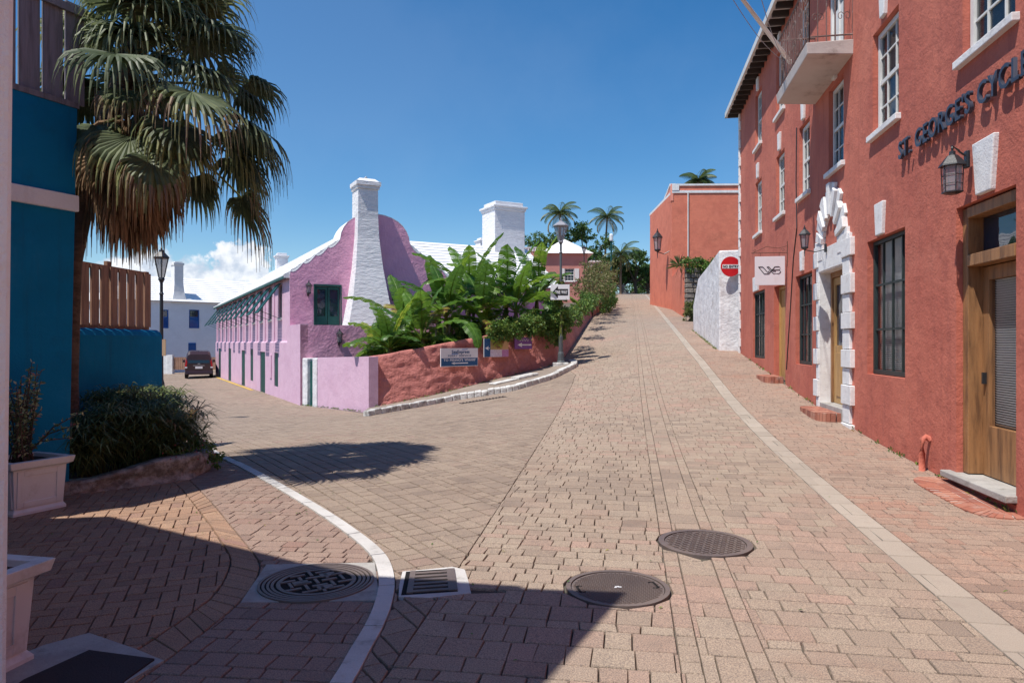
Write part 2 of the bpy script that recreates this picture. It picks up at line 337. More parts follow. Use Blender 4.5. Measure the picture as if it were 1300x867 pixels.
M['signpurple'] = mat('sign_purple', (.19,.06,.30), (.17,.055,.27), rough=.4)
M['signpanel'] = mat('sign_panel_off_white', (.74,.70,.74), (.70,.67,.71), rough=.45, stain=(.55,.48,.45), stain_amt=.3, stain_scale=5)
M['signgold'] = mat('sign_ochre', (.50,.36,.12), (.35,.25,.14), nscale=25, rough=.5)
M['signgold2'] = mat('sign_orange_tan', (.62,.36,.16), (.5,.33,.2), nscale=30, rough=.5)
M['signmauve'] = mat('sign_magenta', (.45,.14,.38), (.55,.3,.5), nscale=30, rough=.5)
M['signmap'] = mat('sign_pale_map', (.70,.66,.74), (.55,.42,.6), nscale=22, rough=.5)
M['carpaint'] = mat('dark_car_paint', (.042,.02,.026), (.034,.017,.022), rough=.22, spec=.6)
M['carside'] = M['carpaint']
M['carglass'] = glassmat('car_glass', (.01,.014,.018), .05)
M['tail'] = mat('tail_light_red', (.45,.012,.012), rough=.2)
M['tyre'] = mat('tyre', (.018,.018,.018), rough=.9)
M['rim'] = mat('wheel_rim', (.45,.45,.46), rough=.3, metallic=.7)
M['blueshutter'] = mat('bright_blue_shutter', (.01,.12,.42), (.01,.09,.34), rough=.5)
M['cottagepink'] = mat('salmon_pink_stucco', (.56,.25,.21), (.50,.22,.18), bump=.4, bscale=8, stain=(.4,.18,.15), stain_amt=.4)
M['housewhite'] = mat('pale_house_wall', (.74,.76,.80), (.70,.72,.76), bump=.3, bscale=8, stain=(.6,.6,.62), stain_amt=.3)
M['cream'] = mat('cream_wall', (.66,.60,.52), (.6,.55,.48), bump=.3, bscale=8)
LM = {}
LM['fan'] = leafmat('fan_palm_leaf', [(0,(.070,.098,.052)),(.35,(.115,.150,.075)),(.62,(.20,.235,.10)),(.8,(.30,.31,.13)),(.92,(.30,.22,.14)),(1,(.27,.19,.13))], .34, .5, .4)
LM['dead'] = leafmat('dead_palm_leaf', [(0,(0.139,0.084,0.046)),(.5,(0.279,0.176,0.101)),(1,(0.445,0.306,0.186))], .2, .8, .2)
LM['banana'] = leafmat('banana_leaf', [(0,(0.047,0.120,0.021)),(.5,(0.093,0.204,0.027)),(.85,(0.187,0.309,0.033)),(.93,(0.386,0.414,0.057)),(1,(0.230,0.126,0.057))], .42, .38, .5)
LM['banstem'] = leafmat('banana_stem', [(0,(.10,.09,.035)),(.5,(.15,.16,.05)),(1,(.16,.10,.05))], .05, .6, .3)
LM['vine'] = leafmat('vine_leaf', [(0,(0.046,0.098,0.023)),(.5,(0.095,0.186,0.035)),(.85,(0.189,0.273,0.049)),(1,(0.336,0.312,0.078))], .3, .5, .4)
LM['dry'] = leafmat('dry_hedge_leaf', [(0,(.06,.09,.022)),(.4,(.12,.15,.04)),(.75,(.20,.17,.08)),(1,(.26,.17,.10))], .3, .6, .3)
LM['tree'] = leafmat('tree_leaf', [(0,(0.041,0.091,0.032)),(.5,(0.091,0.170,0.046)),(1,(0.194,0.296,0.068))], .25, .5, .35)
LM['sedge'] = leafmat('sedge_leaf', [(0,(0.053,0.082,0.034)),(.4,(0.111,0.158,0.058)),(.8,(0.218,0.246,0.087)),(1,(0.347,0.231,0.116))], .25, .55, .35)
LM['varieg'] = leafmat('variegated_leaf', [(0,(0.076,0.128,0.051)),(.45,(0.178,0.255,0.102)),(.75,(0.561,0.612,0.357)),(1,(0.408,0.153,0.153))], .25, .5, .35)
LM['coco'] = leafmat('coconut_leaf', [(0,(0.038,0.068,0.027)),(.5,(0.083,0.128,0.039)),(.85,(0.195,0.225,0.075)),(1,(0.360,0.270,0.135))], .25, .4, .5)
LM['flower'] = leafmat('pink_flower', [(0,(.5,.08,.10)),(1,(.7,.25,.28))], .3)

# ---------------------------------------------------------------- ground sheet
def grid_sheet(name, xs, ys, zf, m):
    mb = MB(); nx = len(xs)
    for y in ys:
        for x in xs: mb.v.append((x, y, zf(x, y)))
    for j in range(len(ys) - 1):
        for i in range(nx - 1): mb.f.append([j*nx+i, j*nx+i+1, (j+1)*nx+i+1, (j+1)*nx+i]); mb.r.append(.5)
    return mb.build(name, m, smooth=True)
def frange(a, b, s):
    o = []; x = a
    while x < b - 1e-6: o.append(x); x += s
    return o
xs = [-3000,-1200,-500,-200,-120] + frange(-90,-30,5) + frange(-30,-10,1) + frange(-10,10,.25) + frange(10,24,1) + frange(24,90,6) + [120,250,600,1500,3000]
ys = [-400,-100,-40,-15,-6] + frange(-3,30,.25) + frange(30,104,.5) + frange(104,140,4) + [160,200,300,600,1200,3000]
def zbase(x, y): return gz(x, y) - .022
tag(grid_sheet('ground', xs, ys, zbase, M['joint']), kind='structure')
tag(grid_sheet('road_behind', frange(-2,4.01,.5), frange(-40,2.45,1.2)+[2.42], lambda x, y: gz(x,y), M['pav']), kind='structure')

# ---------------------------------------------------------------- pavers
def clip_half(poly, ax, ay, nx, ny):   # keep side where (p-a).n >= 0
    outp = []
    k = len(poly)
    for i in range(k):
        p, q = poly[i], poly[(i+1) % k]
        dp = (p[0]-ax)*nx + (p[1]-ay)*ny; dq = (q[0]-ax)*nx + (q[1]-ay)*ny
        if dp >= 0: outp.append(p)
        if (dp >= 0) != (dq >= 0):
            t = dp / (dp - dq); outp.append((p[0]+(q[0]-p[0])*t, p[1]+(q[1]-p[1])*t))
    return outp
def inside(poly, x, y):
    c = False; j = len(poly) - 1
    for i in range(len(poly)):
        xi, yi = poly[i]; xj, yj = poly[j]
        if (yi > y) != (yj > y) and x < (xj - xi) * (y - yi) / (yj - yi) + xi: c = not c
        j = i
    return c
def area(p): return .5 * abs(sum(p[i][0]*p[(i+1)%len(p)][1] - p[(i+1)%len(p)][0]*p[i][1] for i in range(len(p))))
def segs(poly):
    o = []
    sg = sum(poly[i][0]*poly[(i+1)%len(poly)][1] - poly[(i+1)%len(poly)][0]*poly[i][1] for i in range(len(poly)))
    for i in range(len(poly)):
        a, b = poly[i], poly[(i+1) % len(poly)]
        dx, dy = b[0]-a[0], b[1]-a[1]; l = math.hypot(dx, dy)
        if l < 1e-6: continue
        nx, ny = -dy/l, dx/l
        if sg < 0: nx, ny = -nx, -ny
        o.append((a[0], a[1], dx/l, dy/l, l, nx, ny))
    return o
def put_paver(mb, poly, region_segs, region, holes, c, gap=.0035, lift=0., bev=.006, depth=.02):
    cx = sum(p[0] for p in poly)/len(poly); cy = sum(p[1] for p in poly)/len(poly)
    rad = max(math.hypot(p[0]-cx, p[1]-cy) for p in poly)
    ins = inside(region, cx, cy)
    near = []
    for sgm in region_segs:
        ax, ay, dx, dy, l, nx, ny = sgm
        t = max(0, min(l, (cx-ax)*dx + (cy-ay)*dy))
        d = math.hypot(cx-ax-dx*t, cy-ay-dy*t)
        if d < rad: near.append((d, sgm))
    if not ins and not near: return
    near.sort(key=lambda q: q[0])
    for d, sgm in near[:2]: poly = clip_half(poly, sgm[0]+sgm[5]*gap*.5, sgm[1]+sgm[6]*gap*.5, sgm[5], sgm[6])
    if len(poly) < 3: return
    for h in holes:
        if h[0] == 'c':
            _, hx, hy, hr = h
            dd = math.hypot(cx-hx, cy-hy)
            if dd < hr + rad:
                if dd < 1e-3: return
                nx, ny = (cx-hx)/dd, (cy-hy)/dd
                poly = clip_half(poly, hx+nx*hr, hy+ny*hr, nx, ny)
        else:
            hp = h[1]; hin = inside(hp, cx, cy); best = None
            for sgm in h[2]:
                ax, ay, dx, dy, l, nx, ny = sgm
                t = max(0, min(l, (cx-ax)*dx + (cy-ay)*dy)); d = math.hypot(cx-ax-dx*t, cy-ay-dy*t)
                if best is None or d < best[0]: best = (d, sgm)
            if hin and best[0] > rad: return
            if best[0] < rad:
                s_ = best[1]; poly = clip_half(poly, s_[0], s_[1], -s_[5], -s_[6])
        if len(poly) < 3: return
    if area(poly) < .0016: return
    cx = sum(p[0] for p in poly)/len(poly); cy = sum(p[1] for p in poly)/len(poly)
    ins2 = inside(region, cx, cy)
    if not ins2: return
    n = len(poly); b = len(mb.v)
    tx, ty = random.gauss(0,.005), random.gauss(0,.005); dz = random.gauss(0,.001) + lift
    for p in poly:
        vx, vy = cx-p[0], cy-p[1]; l = math.hypot(vx, vy) + 1e-9; k = min(gap, l*.4)/l
        qx, qy = p[0]+vx*k, p[1]+vy*k; mb.v.append((qx, qy, gz(qx,qy) - depth + lift))
    for p in poly:
        vx, vy = cx-p[0], cy-p[1]; l = math.hypot(vx, vy) + 1e-9; k = min(gap+bev*.35, l*.5)/l
        qx, qy = p[0]+vx*k, p[1]+vy*k; mb.v.append((qx, qy, gz(qx,qy) - .006 + dz + (qx-cx)*tx + (qy-cy)*ty))
    for p in poly:
        vx, vy = cx-p[0], cy-p[1]; l = math.hypot(vx, vy) + 1e-9; k = min(gap+bev, l*.6)/l
        qx, qy = p[0]+vx*k, p[1]+vy*k; mb.v.append((qx, qy, gz(qx,qy) + dz + (qx-cx)*tx + (qy-cy)*ty))
    sa = sum(poly[i][0]*poly[(i+1)%n][1] - poly[(i+1)%n][0]*poly[i][1] for i in range(n))
    fl = sa < 0
    for lv in (0, 1):
        for i in range(n):
            j = (i+1) % n; f = [b+lv*n+i, b+lv*n+j, b+(lv+1)*n+j, b+(lv+1)*n+i]
            mb.f.append(f[::-1] if fl else f); mb.r.append(c)
    f = [b+2*n+i for i in range(n)]; mb.f.append(f[::-1] if fl else f); mb.r.append(c)
def visible(x, y):
    return y > 2.3 and abs(x) < y * .8 + 2.2
def pave(name, region, ang, rows, lens, m, holes=(), gap=.0024, wob=.014, lift=0.):
    rs = segs(region); ca, sa = math.cos(ang), math.sin(ang)
    us = [p[0]*ca + p[1]*sa for p in region]; vs = [-p[0]*sa + p[1]*ca for p in region]
    u0, u1, v0, v1 = min(us)-.3, max(us)+.3, min(vs)-.3, max(vs)+.3
    mb = MB(); v = v0
    while v < v1:
        h = random.choice(rows); u = u0 - random.random()*.3
        prev = random.uniform(-wob, wob)
        while u < u1:
            l = random.choice(lens)
            nxt = random.uniform(-wob, wob)
            mx_, my_ = (u+l/2)*ca - (v+h/2)*sa, (u+l/2)*sa + (v+h/2)*ca
            if visible(mx_, my_):
                j = lambda: random.uniform(-.004, .004)
                q = [(u+prev+j(), v+j()+.003), (u+l+nxt+j(), v+j()+.003), (u+l+nxt*.3+j(), v+h+j()-.003), (u+prev*.3+j(), v+h+j()-.003)]
                poly = [(a*ca - b*sa, a*sa + b*ca) for a, b in q]
                big = mnoise.noise(Vector((mx_*.45, my_*.45, 3.1))) * .6
                c = max(0, min(1, random.gauss(.5, .2) + big))
                put_paver(mb, poly, rs, region, holes, c, gap=gap, lift=lift)
            prev = nxt; u += l
        v += h
    return tag(mb.build(name, m), kind='structure')
def herring(name, region, ang, L_, m, holes=()):
    rs = segs(region); ca, sa = math.cos(ang), math.sin(ang); mb = MB(); W = L_/2
    cx0 = sum(p[0] for p in region)/len(region); cy0 = sum(p[1] for p in region)/len(region)
    for i in range(-36, 37):
        for k in range(-18, 19):
            for o_ in (0, 1):
                ox = i*W + k*2*W*1.0; oy = i*W - k*2*W
                if o_ == 0: q = [(ox,oy),(ox+L_,oy),(ox+L_,oy+W),(ox,oy+W)]
                else: q = [(ox,oy-3*W),(ox+W,oy-3*W),(ox+W,oy-W),(ox,oy-W)]
                poly = [(cx0+a*ca-b*sa, cy0+a*sa+b*ca) for a,b in q]
                mx_, my_ = poly[0]
                if visible(mx_, my_): put_paver(mb, poly, rs, region, holes, max(0,min(1,random.gauss(.5,.22))), gap=.005)
    return tag(mb.build(name, m), kind='structure')
def smooth_line(pts, n=6):
    o = []
    for i in range(len(pts)-1):
        p0 = pts[max(i-1,0)]; p1 = pts[i]; p2 = pts[i+1]; p3 = pts[min(i+2,len(pts)-1)]
        for k in range(n):
            t = k/n; o.append(tuple(.5*((2*p1[a]) + (-p0[a]+p2[a])*t + (2*p0[a]-5*p1[a]+4*p2[a]-p3[a])*t*t + (-p0[a]+3*p1[a]-3*p2[a]+p3[a])*t**3) for a in range(len(p1))))
    o.append(tuple(pts[-1])); return o
def offset(line, d):
    o = []
    for i, p in enumerate(line):
        a = line[max(i-1,0)]; b = line[min(i+1,len(line)-1)]; dx, dy = b[0]-a[0], b[1]-a[1]; l = math.hypot(dx,dy)
        o.append((p[0]-dy/l*d, p[1]+dx/l*d))
    return o

WALLX = lambda y: 3.51 + .166*y          # right facade line
LINE0 = lambda y: 1.93 + .166*y          # pale line, left edge
LINE1 = lambda y: 2.17 + .166*y
CH0 = lambda y: .25 + .166*y
CH1 = lambda y: .60 + .166*y
DIV = lambda y: -1.09 + .1415*y          # joint between hill road and plaza paving
manholes = [(gp(784,746), .335), (gp(895,689), .362)]
kerb_px = [(232,545),(268,572),(310,593),(360,621),(410,651),(450,679),(474,699),(486,716),(491,740),(486,768),(474,797),(458,826),(437,862)]
kerb_w = [gp(*p) for p in kerb_px]
kerb_w = [(-14.2,27.5), (-10.4,21), (-8.1,16.9)] + kerb_w + [(-.85, 3.0), (-1.15, 2.4)]
KER = smooth_line(kerb_w, 5)
KL, KR = offset(KER, -.052), offset(KER, .052)     # line runs towards camera: +offset lies to its left = east (street) side
red_base = [(-3.94,19.5),(-3.0,19.95),(-2.07,20.5),(-.775,21.8),(.3,22.8),(1.3,23.8),(1.62,24.2)]
uphill = [(1.62,24.2),(5.0,43.8),(8.1,60),(11.4,80),(14.2,98)]
rk_px = [(468,528),(520,519),(575,509),(620,502),(659,494.6),(699,482.5),(722,471.5),(733,465)]
rk = [gp(*p) for p in rk_px]
rk.append((rk[-1][0]+.02, rk[-1][1]+1.2))
RK = smooth_line(rk, 5)
holes = [('c', m_[0][0], m_[0][1], m_[1]+.012) for m_ in manholes]
gr_c = [gp(505,757), gp(597,753), gp(590,722), gp(512,726)]
grate_poly = gr_c; holes_left = holes + [('p', grate_poly, segs(grate_poly))]
rows = [.11,.16,.17,.22]; lens_ = [.11,.145,.18,.21,.25]
AR = math.atan2(-.164, .986)
YT = 99
# hill road, west part / channel / east part
reg = [(DIV(2.4), 2.4), (CH0(2.4), 2.4), (CH0(YT), YT), (9.0+5.2, YT), (11.2,80), (7.95,60), (4.85,43.8), (1.75,25), (DIV(21), 21), (DIV(12),12)]
pave('road_paving', reg, AR, rows, lens_, M['pav'], holes_left)
pave('road_paving', [(CH0(2.4),2.4),(CH0(2.4)+.11,2.4),(CH0(YT)+.11,YT),(CH0(YT),YT)], AR, [.12,.2], [.4], M['pav'], holes, wob=0)
pave('road_paving', [(CH0(2.4)+.11,2.4),(CH1(2.4),2.4),(CH1(YT),YT),(CH0(YT)+.11,YT)], AR, [.22,.30], [.5], M['pav'], holes, wob=0)
pave('road_paving', [(CH1(2.4),2.4),(CH1(2.4)+.1,2.4),(CH1(YT)+.1,YT),(CH1(YT),YT)], AR, [.16,.2], [.4], M['pav'], holes, wob=0)
pave('road_paving', [(CH1(2.4)+.1,2.4),(LINE0(2.4),2.4),(LINE0(YT),YT),(CH1(YT)+.1,YT)], AR, rows, lens_, M['pav'], holes)
pave('road_line', [(LINE0(2.4),2.4),(LINE1(2.4),2.4),(LINE1(YT),YT),(LINE0(YT),YT)], AR, [.38,.42], [.5], M['tanstrip'], wob=0, gap=.004)
pave('pavement_brick', [(LINE1(2.4),2.4),(WALLX(2.4),2.4),(WALLX(23),23),(WALLX(YT),YT),(LINE1(YT),YT)], AR, [.10,.13,.15], [.12,.16,.2,.23], M['pavside'])
# plaza and lower street
krev = list(reversed(KR))
plaza = [p for p in krev if p[1] < 27.6]
far_left = [(-18,34),(-25,46),(-33,58),(-37,66),(-22,65),(-21,50.5),(-17.95,44.5)]
pk = [(-7.12,23.95),(-6.05,22.2)]
reg = plaza + far_left + [(-7.2,24.1), (-6.3,22.8), (-4.05,19.35)] + [p for p in RK] + [(1.72,24.8), (DIV(21),21), (DIV(12),12), (DIV(2.4),2.4)]
pave('street_paving', reg, math.atan2(-.85,.53), rows, lens_, M['pavleft'], holes_left, gap=.004)
# side walk between kerb strip and patio
sold_out_px = [(222,596),(241,610),(269,638),(300,676),(323,704),(330,720),(320,745),(303,766),(275,790),(248,811),(209,840),(165,872)]
sold_in_px = [(200,600),(227,617),(250,645),(269,670),(287,697),(293,713),(284,738),(269,758),(250,774),(227,790),(174,826),(130,850)]
SO = smooth_line([gp(*p) for p in sold_out_px], 4); SI = smooth_line([gp(*p) for p in sold_in_px], 4)
m3 = gp(402,740)
sq = [gp(305,765), gp(482,762), gp(476,715), gp(338,717)]
sqh = [('p', sq, segs(sq))]
reg = [p for p in KL if 2.6 < p[1] < 20] 
sidewalk = reg + [(-1.6,2.9)] + list(reversed(SO)) + [(-3.95,9.4),(-4.6,10.8),(-5.42,11.4),(-7.2,14.5),(-9.9,19.5)]
pave('sidewalk_paving', sidewalk, math.atan2(-.10,.99), [.11,.15,.17], [.13,.17,.22], M['pavred'], sqh)
mb = MB()   # soldier course between patio and side walk
n_s = len(SO)
def lerp_line(line, t):
    f = t*(len(line)-1); i = min(int(f), len(line)-2); f -= i
    return (line[i][0]*(1-f)+line[i+1][0]*f, line[i][1]*(1-f)+line[i+1][1]*f)
t = 0
while t < 1:
    a, b = lerp_line(SI, t), lerp_line(SO, t); t2 = t
    while t2 < 1:
        t2 += .002; b2 = lerp_line(SO, min(t2,1))
        if math.hypot(b2[0]-b[0], b2[1]-b[1]) > .125: break
    a2, b2 = lerp_line(SI, min(t2,1)), lerp_line(SO, min(t2,1))
    q = [a, b, b2, a2]
    put_paver(mb, q, [], [(-50,-50),(50,-50),(50,50),(-50,50)], [], max(0,min(1,random.gauss(.5,.22))), gap=.006)
    t = t2
tag(mb.build('patio_border_paving', M['pavpatio']), kind='structure')
matpoly = [gp(161,868), gp(208,841), gp(171,826), gp(113,805), gp(55,821), (-2.6,3.4), (-2.6,2.5), (-1.5,2.5)]
patio = [p for p in SI] + [(-1.9,2.9),(-2.6,2.5),(-5.2,3.6),(-6.2,5.5),(-5.2,7.3),(-4.6,7.6)]
herring('patio_paving', patio, R(20), .21, M['pavpatio'], [('p', matpoly, segs(matpoly))])
# white concrete strip
mb = MB(); 
acc = 0
for i in range(len(KER)-1):
    seg = math.hypot(KER[i+1][0]-KER[i][0], KER[i+1][1]-KER[i][1]); g0 = .0
    a, b, c_, d_ = KL[i], KR[i], KR[i+1], KL[i+1]
    acc += seg
    if acc > .62: # open joint
        acc = 0; k = 1-.012/seg; c_ = (b[0]+(c_[0]-b[0])*k, b[1]+(c_[1]-b[1])*k); d_ = (a[0]+(d_[0]-a[0])*k, a[1]+(d_[1]-a[1])*k)
    P4 = [a, d_, c_, b]
    mb.hexa([(p[0],p[1],gz(*p)-.05) for p in P4] + [(p[0],p[1],gz(*p)+.010) for p in P4])
tag(mb.build('kerb_strip', M['whitestrip']), kind='structure')
# concrete surrounds
mb = MB(); mb.prism(sq, lambda x,y: gz(x,y)-.05, lambda x,y: gz(x,y)+.004); tag(mb.build('concrete_surround', M['concrete'], bevel=.004), kind='structure')
mb = MB(); mb.prism(matpoly, lambda x,y: gz(x,y)-.05, lambda x,y: gz(x,y)+.006); tag(mb.build('doorstep_concrete', M['concrete']), kind='structure')
mb = MB(); gpoly = [gp(506,758),gp(545,759),gp(598,753),gp(595,740),gp(590,723),gp(574,720),gp(540,724),gp(511,726),gp(507,742)]
mb.prism(gpoly, lambda x,y: gz(x,y)-.05, lambda x,y: gz(x,y)+.003); tag(mb.build('drain_surround', M['whitestrip']), kind='structure')

# ---------------------------------------------------------------- manhole covers and drains
def cover(center, r, style, label, name='manhole_cover'):
    z = gz(*center) + .002; t = empty(name, (center[0], center[1], z), label, 'manhole cover')
    sx = (gz(center[0]+.3,center[1])-gz(center[0]-.3,center[1]))/.6; sy = (gz(center[0],center[1]+.3)-gz(center[0],center[1]-.3))/.6
    Z = lambda x, y, h: z + (x-center[0])*sx + (y-center[1])*sy + h
    def disc(r0, r1, h0, h1, seg=64):
        mb = MB(); b = 0
        for k in range(seg):
            a, a2 = 2*math.pi*k/seg, 2*math.pi*(k+1)/seg
            pts = []
            for rr, aa in ((r0,a),(r1,a),(r1,a2),(r0,a2)): pts.append((center[0]+rr*math.cos(aa), center[1]+rr*math.sin(aa)))
            mb.hexa([(p[0],p[1],Z(*p,h0)) for p in pts] + [(p[0],p[1],Z(*p,h1)) for p in pts])
        return mb
    def bars(mb, rr, items, h0, h1):
        for (x0,x1,y0,y1,an) in items:
            ca, sa = math.cos(an), math.sin(an)
            cx_, cy_ = (x0+x1)/2*ca-(y0+y1)/2*sa, (x0+x1)/2*sa+(y0+y1)/2*ca
            if math.hypot(cx_,cy_) > rr: continue
            pts = [(center[0]+a*ca-b*sa, center[1]+a*sa+b*ca) for a,b in ((x0,y0),(x1,y0),(x1,y1),(x0,y1))]
            mb.hexa([(p[0],p[1],Z(*p,h0)) for p in pts] + [(p[0],p[1],Z(*p,h1)) for p in pts])
    if style == 'ribs':
        disc(r-.03, r, -.03, .004).build('rim', M['castiron'], t)
        mb = disc(.0005, r-.036, -.03, -.002)
        it = []
        for i in range(-40, 41):
            y = i*.017
            L2 = math.sqrt(max(0, (r-.045)**2 - y*y))
            k = max(1, int(L2/.02)); 
            for j in range(-k, k): it.append((j*.02+.003, j*.02+.017, y-.0045, y+.0045, R(38)))
        bars(mb, r-.05, it, -.004, .0025); mb.build('plate', M['castiron'], t)
        mb = MB(); bars(mb, 1, [(-.024,-.008,-.012,.0,.3),(.0,.026,-.004,.008,-.2),(-.014,.01,.006,.014,.1)], .0025, .0045); mb.build('emblem', M['signwhite'], t)
        for sgn in (-1,1): mb = MB(); bars(mb, 2, [(sgn*(r-.075)-.008, sgn*(r-.075)+.008, -.05,.05,.15),(sgn*(r-.09)-.02, sgn*(r-.09)+.02, -.06,-.045,.15),(sgn*(r-.09)-.02, sgn*(r-.09)+.02, .045,.06,.15)], .0022, .0034); mb.build('pick_slot', M['hole'], t)
    elif style == 'diamond':
        disc(r-.045, r, -.03, .004).build('rim', M['castiron'], t)
        mb = disc(.0005, r-.05, -.03, -.004); it = []
        for i in range(-14, 15):
            for j in range(-14, 15):
                x, y = i*.04, j*.04
                if (i+j) % 2: it.append((x-.019,x+.019,y-.007,y+.007,R(25)))
                else: it.append((x-.007,x+.007,y-.019,y+.019,R(25)))
        bars(mb, r-.065, it, -.006, .003); mb.build('plate', M['castiron'], t)
    else:
        for q in range(4):
            rr = r - q*.028
            disc(rr-.018, rr, -.03, .012 - .001*q).build('ring', M['castiron'], t)
        disc(.001, r-.004, -.03, .0035).build('pit', M['hole'], t)
        disc(r-.145, r-.118, -.03, .009).build('rim', M['castiron'], t)
        mb = MB(); it = []; rr = r-.15; s_ = .085
        for i in range(-6, 7):
            for j in range(-6, 7):
                x, y = i*s_, j*s_
                if (i+j) % 2: it.append((x-.050,x+.050,y-.013,y+.013,R(30)))
                else: it.append((x-.010,x+.010,y-.050,y+.050,R(30)))
        for (x,y) in ((-.1,.02),(.02,-.14),(.1,.1)): it.append((x-.05,x+.05,y-.035,y+.035,R(30)))
        bars(mb, rr-.03, it, .0035, .011); mb.build('grid', M['castiron'], t)
    return t
cover(manholes[0][0], manholes[0][1], 'ribs', 'round ribbed iron manhole cover with white emblem half in shadow on the road')
cover(manholes[1][0], manholes[1][1], 'diamond', 'round chequered iron manhole cover in full sun, right of the others')
cover(m3, .375, 'grid', 'round open-grid iron manhole cover with ringed rim in a square of concrete')
# drain grate
g0, g1, g2, g3 = gp(516,755), gp(581,751), gp(577,724), gp(521,727)
ctr = ((g0[0]+g2[0])/2, (g0[1]+g2[1])/2)
t = empty('drain_grate', (ctr[0], ctr[1], gz(*ctr)), 'rectangular slotted iron drain grate beside the white kerb strip', 'drain grate')
def bil(u, v): return tuple(g0[a]*(1-u)*(1-v)+g1[a]*u*(1-v)+g2[a]*u*v+g3[a]*(1-u)*v for a in (0,1))
def patch(mb, u0,u1,v0,v1,h0,h1):
    P4 = [bil(u0,v0),bil(u1,v0),bil(u1,v1),bil(u0,v1)]
    mb.hexa([(p[0],p[1],gz(*p)+h0) for p in P4]+[(p[0],p[1],gz(*p)+h1) for p in P4])
mb = MB(); patch(mb,-.1,1,-.04,1.04,-.02,.0045); mb.build('pit', M['hole'], t)
mb = MB(); patch(mb,.82,1.0,0,1,.0,.013); patch(mb,.0,.12,0,1,.0,.013)
mb.build('frame', M['castiron'], t)
mb = MB()
for i in range(6):
    v = .02 + i*.165
    patch(mb,.1,.86,v,v+.085,.002,.012)
mb.build('bars', M['castiron'], t)
# second small drain by the red wall kerb
dd = [gp(582,512), gp(640,503)]
F = Fr(dd[0], (dd[1][0]-dd[0][0], dd[1][1]-dd[0][1])); 
t = empty('drain_grate', (dd[0][0],dd[0][1],gz(*dd[0])), 'narrow slotted iron drain at the foot of the kerb below the red wall', 'drain grate')
Ls = math.hypot(dd[1][0]-dd[0][0], dd[1][1]-dd[0][1]); mbf = MB(); mbh = MB()
for k in range(14):
    s0 = Ls*k/14; c_ = F.P(s0+Ls/28, -.2, 0); F.box(mbf, s0, s0+Ls/28, -.32, -.08, gz(*c_[:2])-.02, gz(*c_[:2])+.012)
    F.box(mbh, s0, s0+Ls/14, -.33, -.07, gz(*c_[:2])-.02, gz(*c_[:2])+.006)
mbf.build('bars', M['castiron'], t); mbh.build('pit', M['hole'], t)

# door mat
mp_ = [gp(30,868), gp(113,830), gp(196,841), gp(159,868), (-1.75,2.6), (-2.3,2.6)]
mb = MB(); mb.prism(mp_, lambda x,y: gz(x,y)+.006, lambda x,y: gz(x,y)+.016); 
o = mb.build('door_mat', M['mat'], loc=(-2.2,3.4,0)); tag(o, 'dark rubber door mat set in the concrete step by the planter', 'door mat')

# ---------------------------------------------------------------- generic building pieces
def holes_wall(mb, F, s0, s1, z0, z1, holes, depth=.22, n=0.):
    # front skin with rectangular openings and their reveals; z0/z1 may be functions of s
    ss = sorted(set([s0,s1] + [h[0] for h in holes] + [h[1] for h in holes] )); zs = sorted(set([z0,z1]+[h[2] for h in holes]+[h[3] for h in holes]))
    ss = [s for s in ss if s0 <= s <= s1]; zs = [z for z in zs if z0 <= z <= z1]
    # join equal columns
    for i in range(len(ss)-1):
        j = 0
        while j < len(zs)-1:
            sm = (ss[i]+ss[i+1])/2; 
            def hole(jj): zm = (zs[jj]+zs[jj+1])/2; return any(h[0]<sm<h[1] and h[2]<zm<h[3] for h in holes)
            if hole(j): j += 1; continue
            k = j
            while k+1 < len(zs)-1 and not hole(k+1): k += 1
            q = [F.P(ss[i],n,zs[j]), F.P(ss[i+1],n,zs[j]), F.P(ss[i+1],n,zs[k+1]), F.P(ss[i],n,zs[k+1])]
            if F.side > 0: q = q[::-1]
            mb.add(q, [(0,1,2,3)]); j = k+1
    for h in holes:
        a,b,c,d = h[:4]; dp = h[4] if len(h) > 4 else depth
        for q in ([F.P(a,n,c),F.P(a,n,d),F.P(a,n-dp,d),F.P(a,n-dp,c)], [F.P(b,n,d),F.P(b,n,c),F.P(b,n-dp,c),F.P(b,n-dp,d)],
                  [F.P(a,n,d),F.P(b,n,d),F.P(b,n-dp,d),F.P(a,n-dp,d)], [F.P(b,n,c),F.P(a,n,c),F.P(a,n-dp,c),F.P(b,n-dp,c)]):
            mb.add(q if F.side > 0 else q[::-1], [(0,1,2,3)])
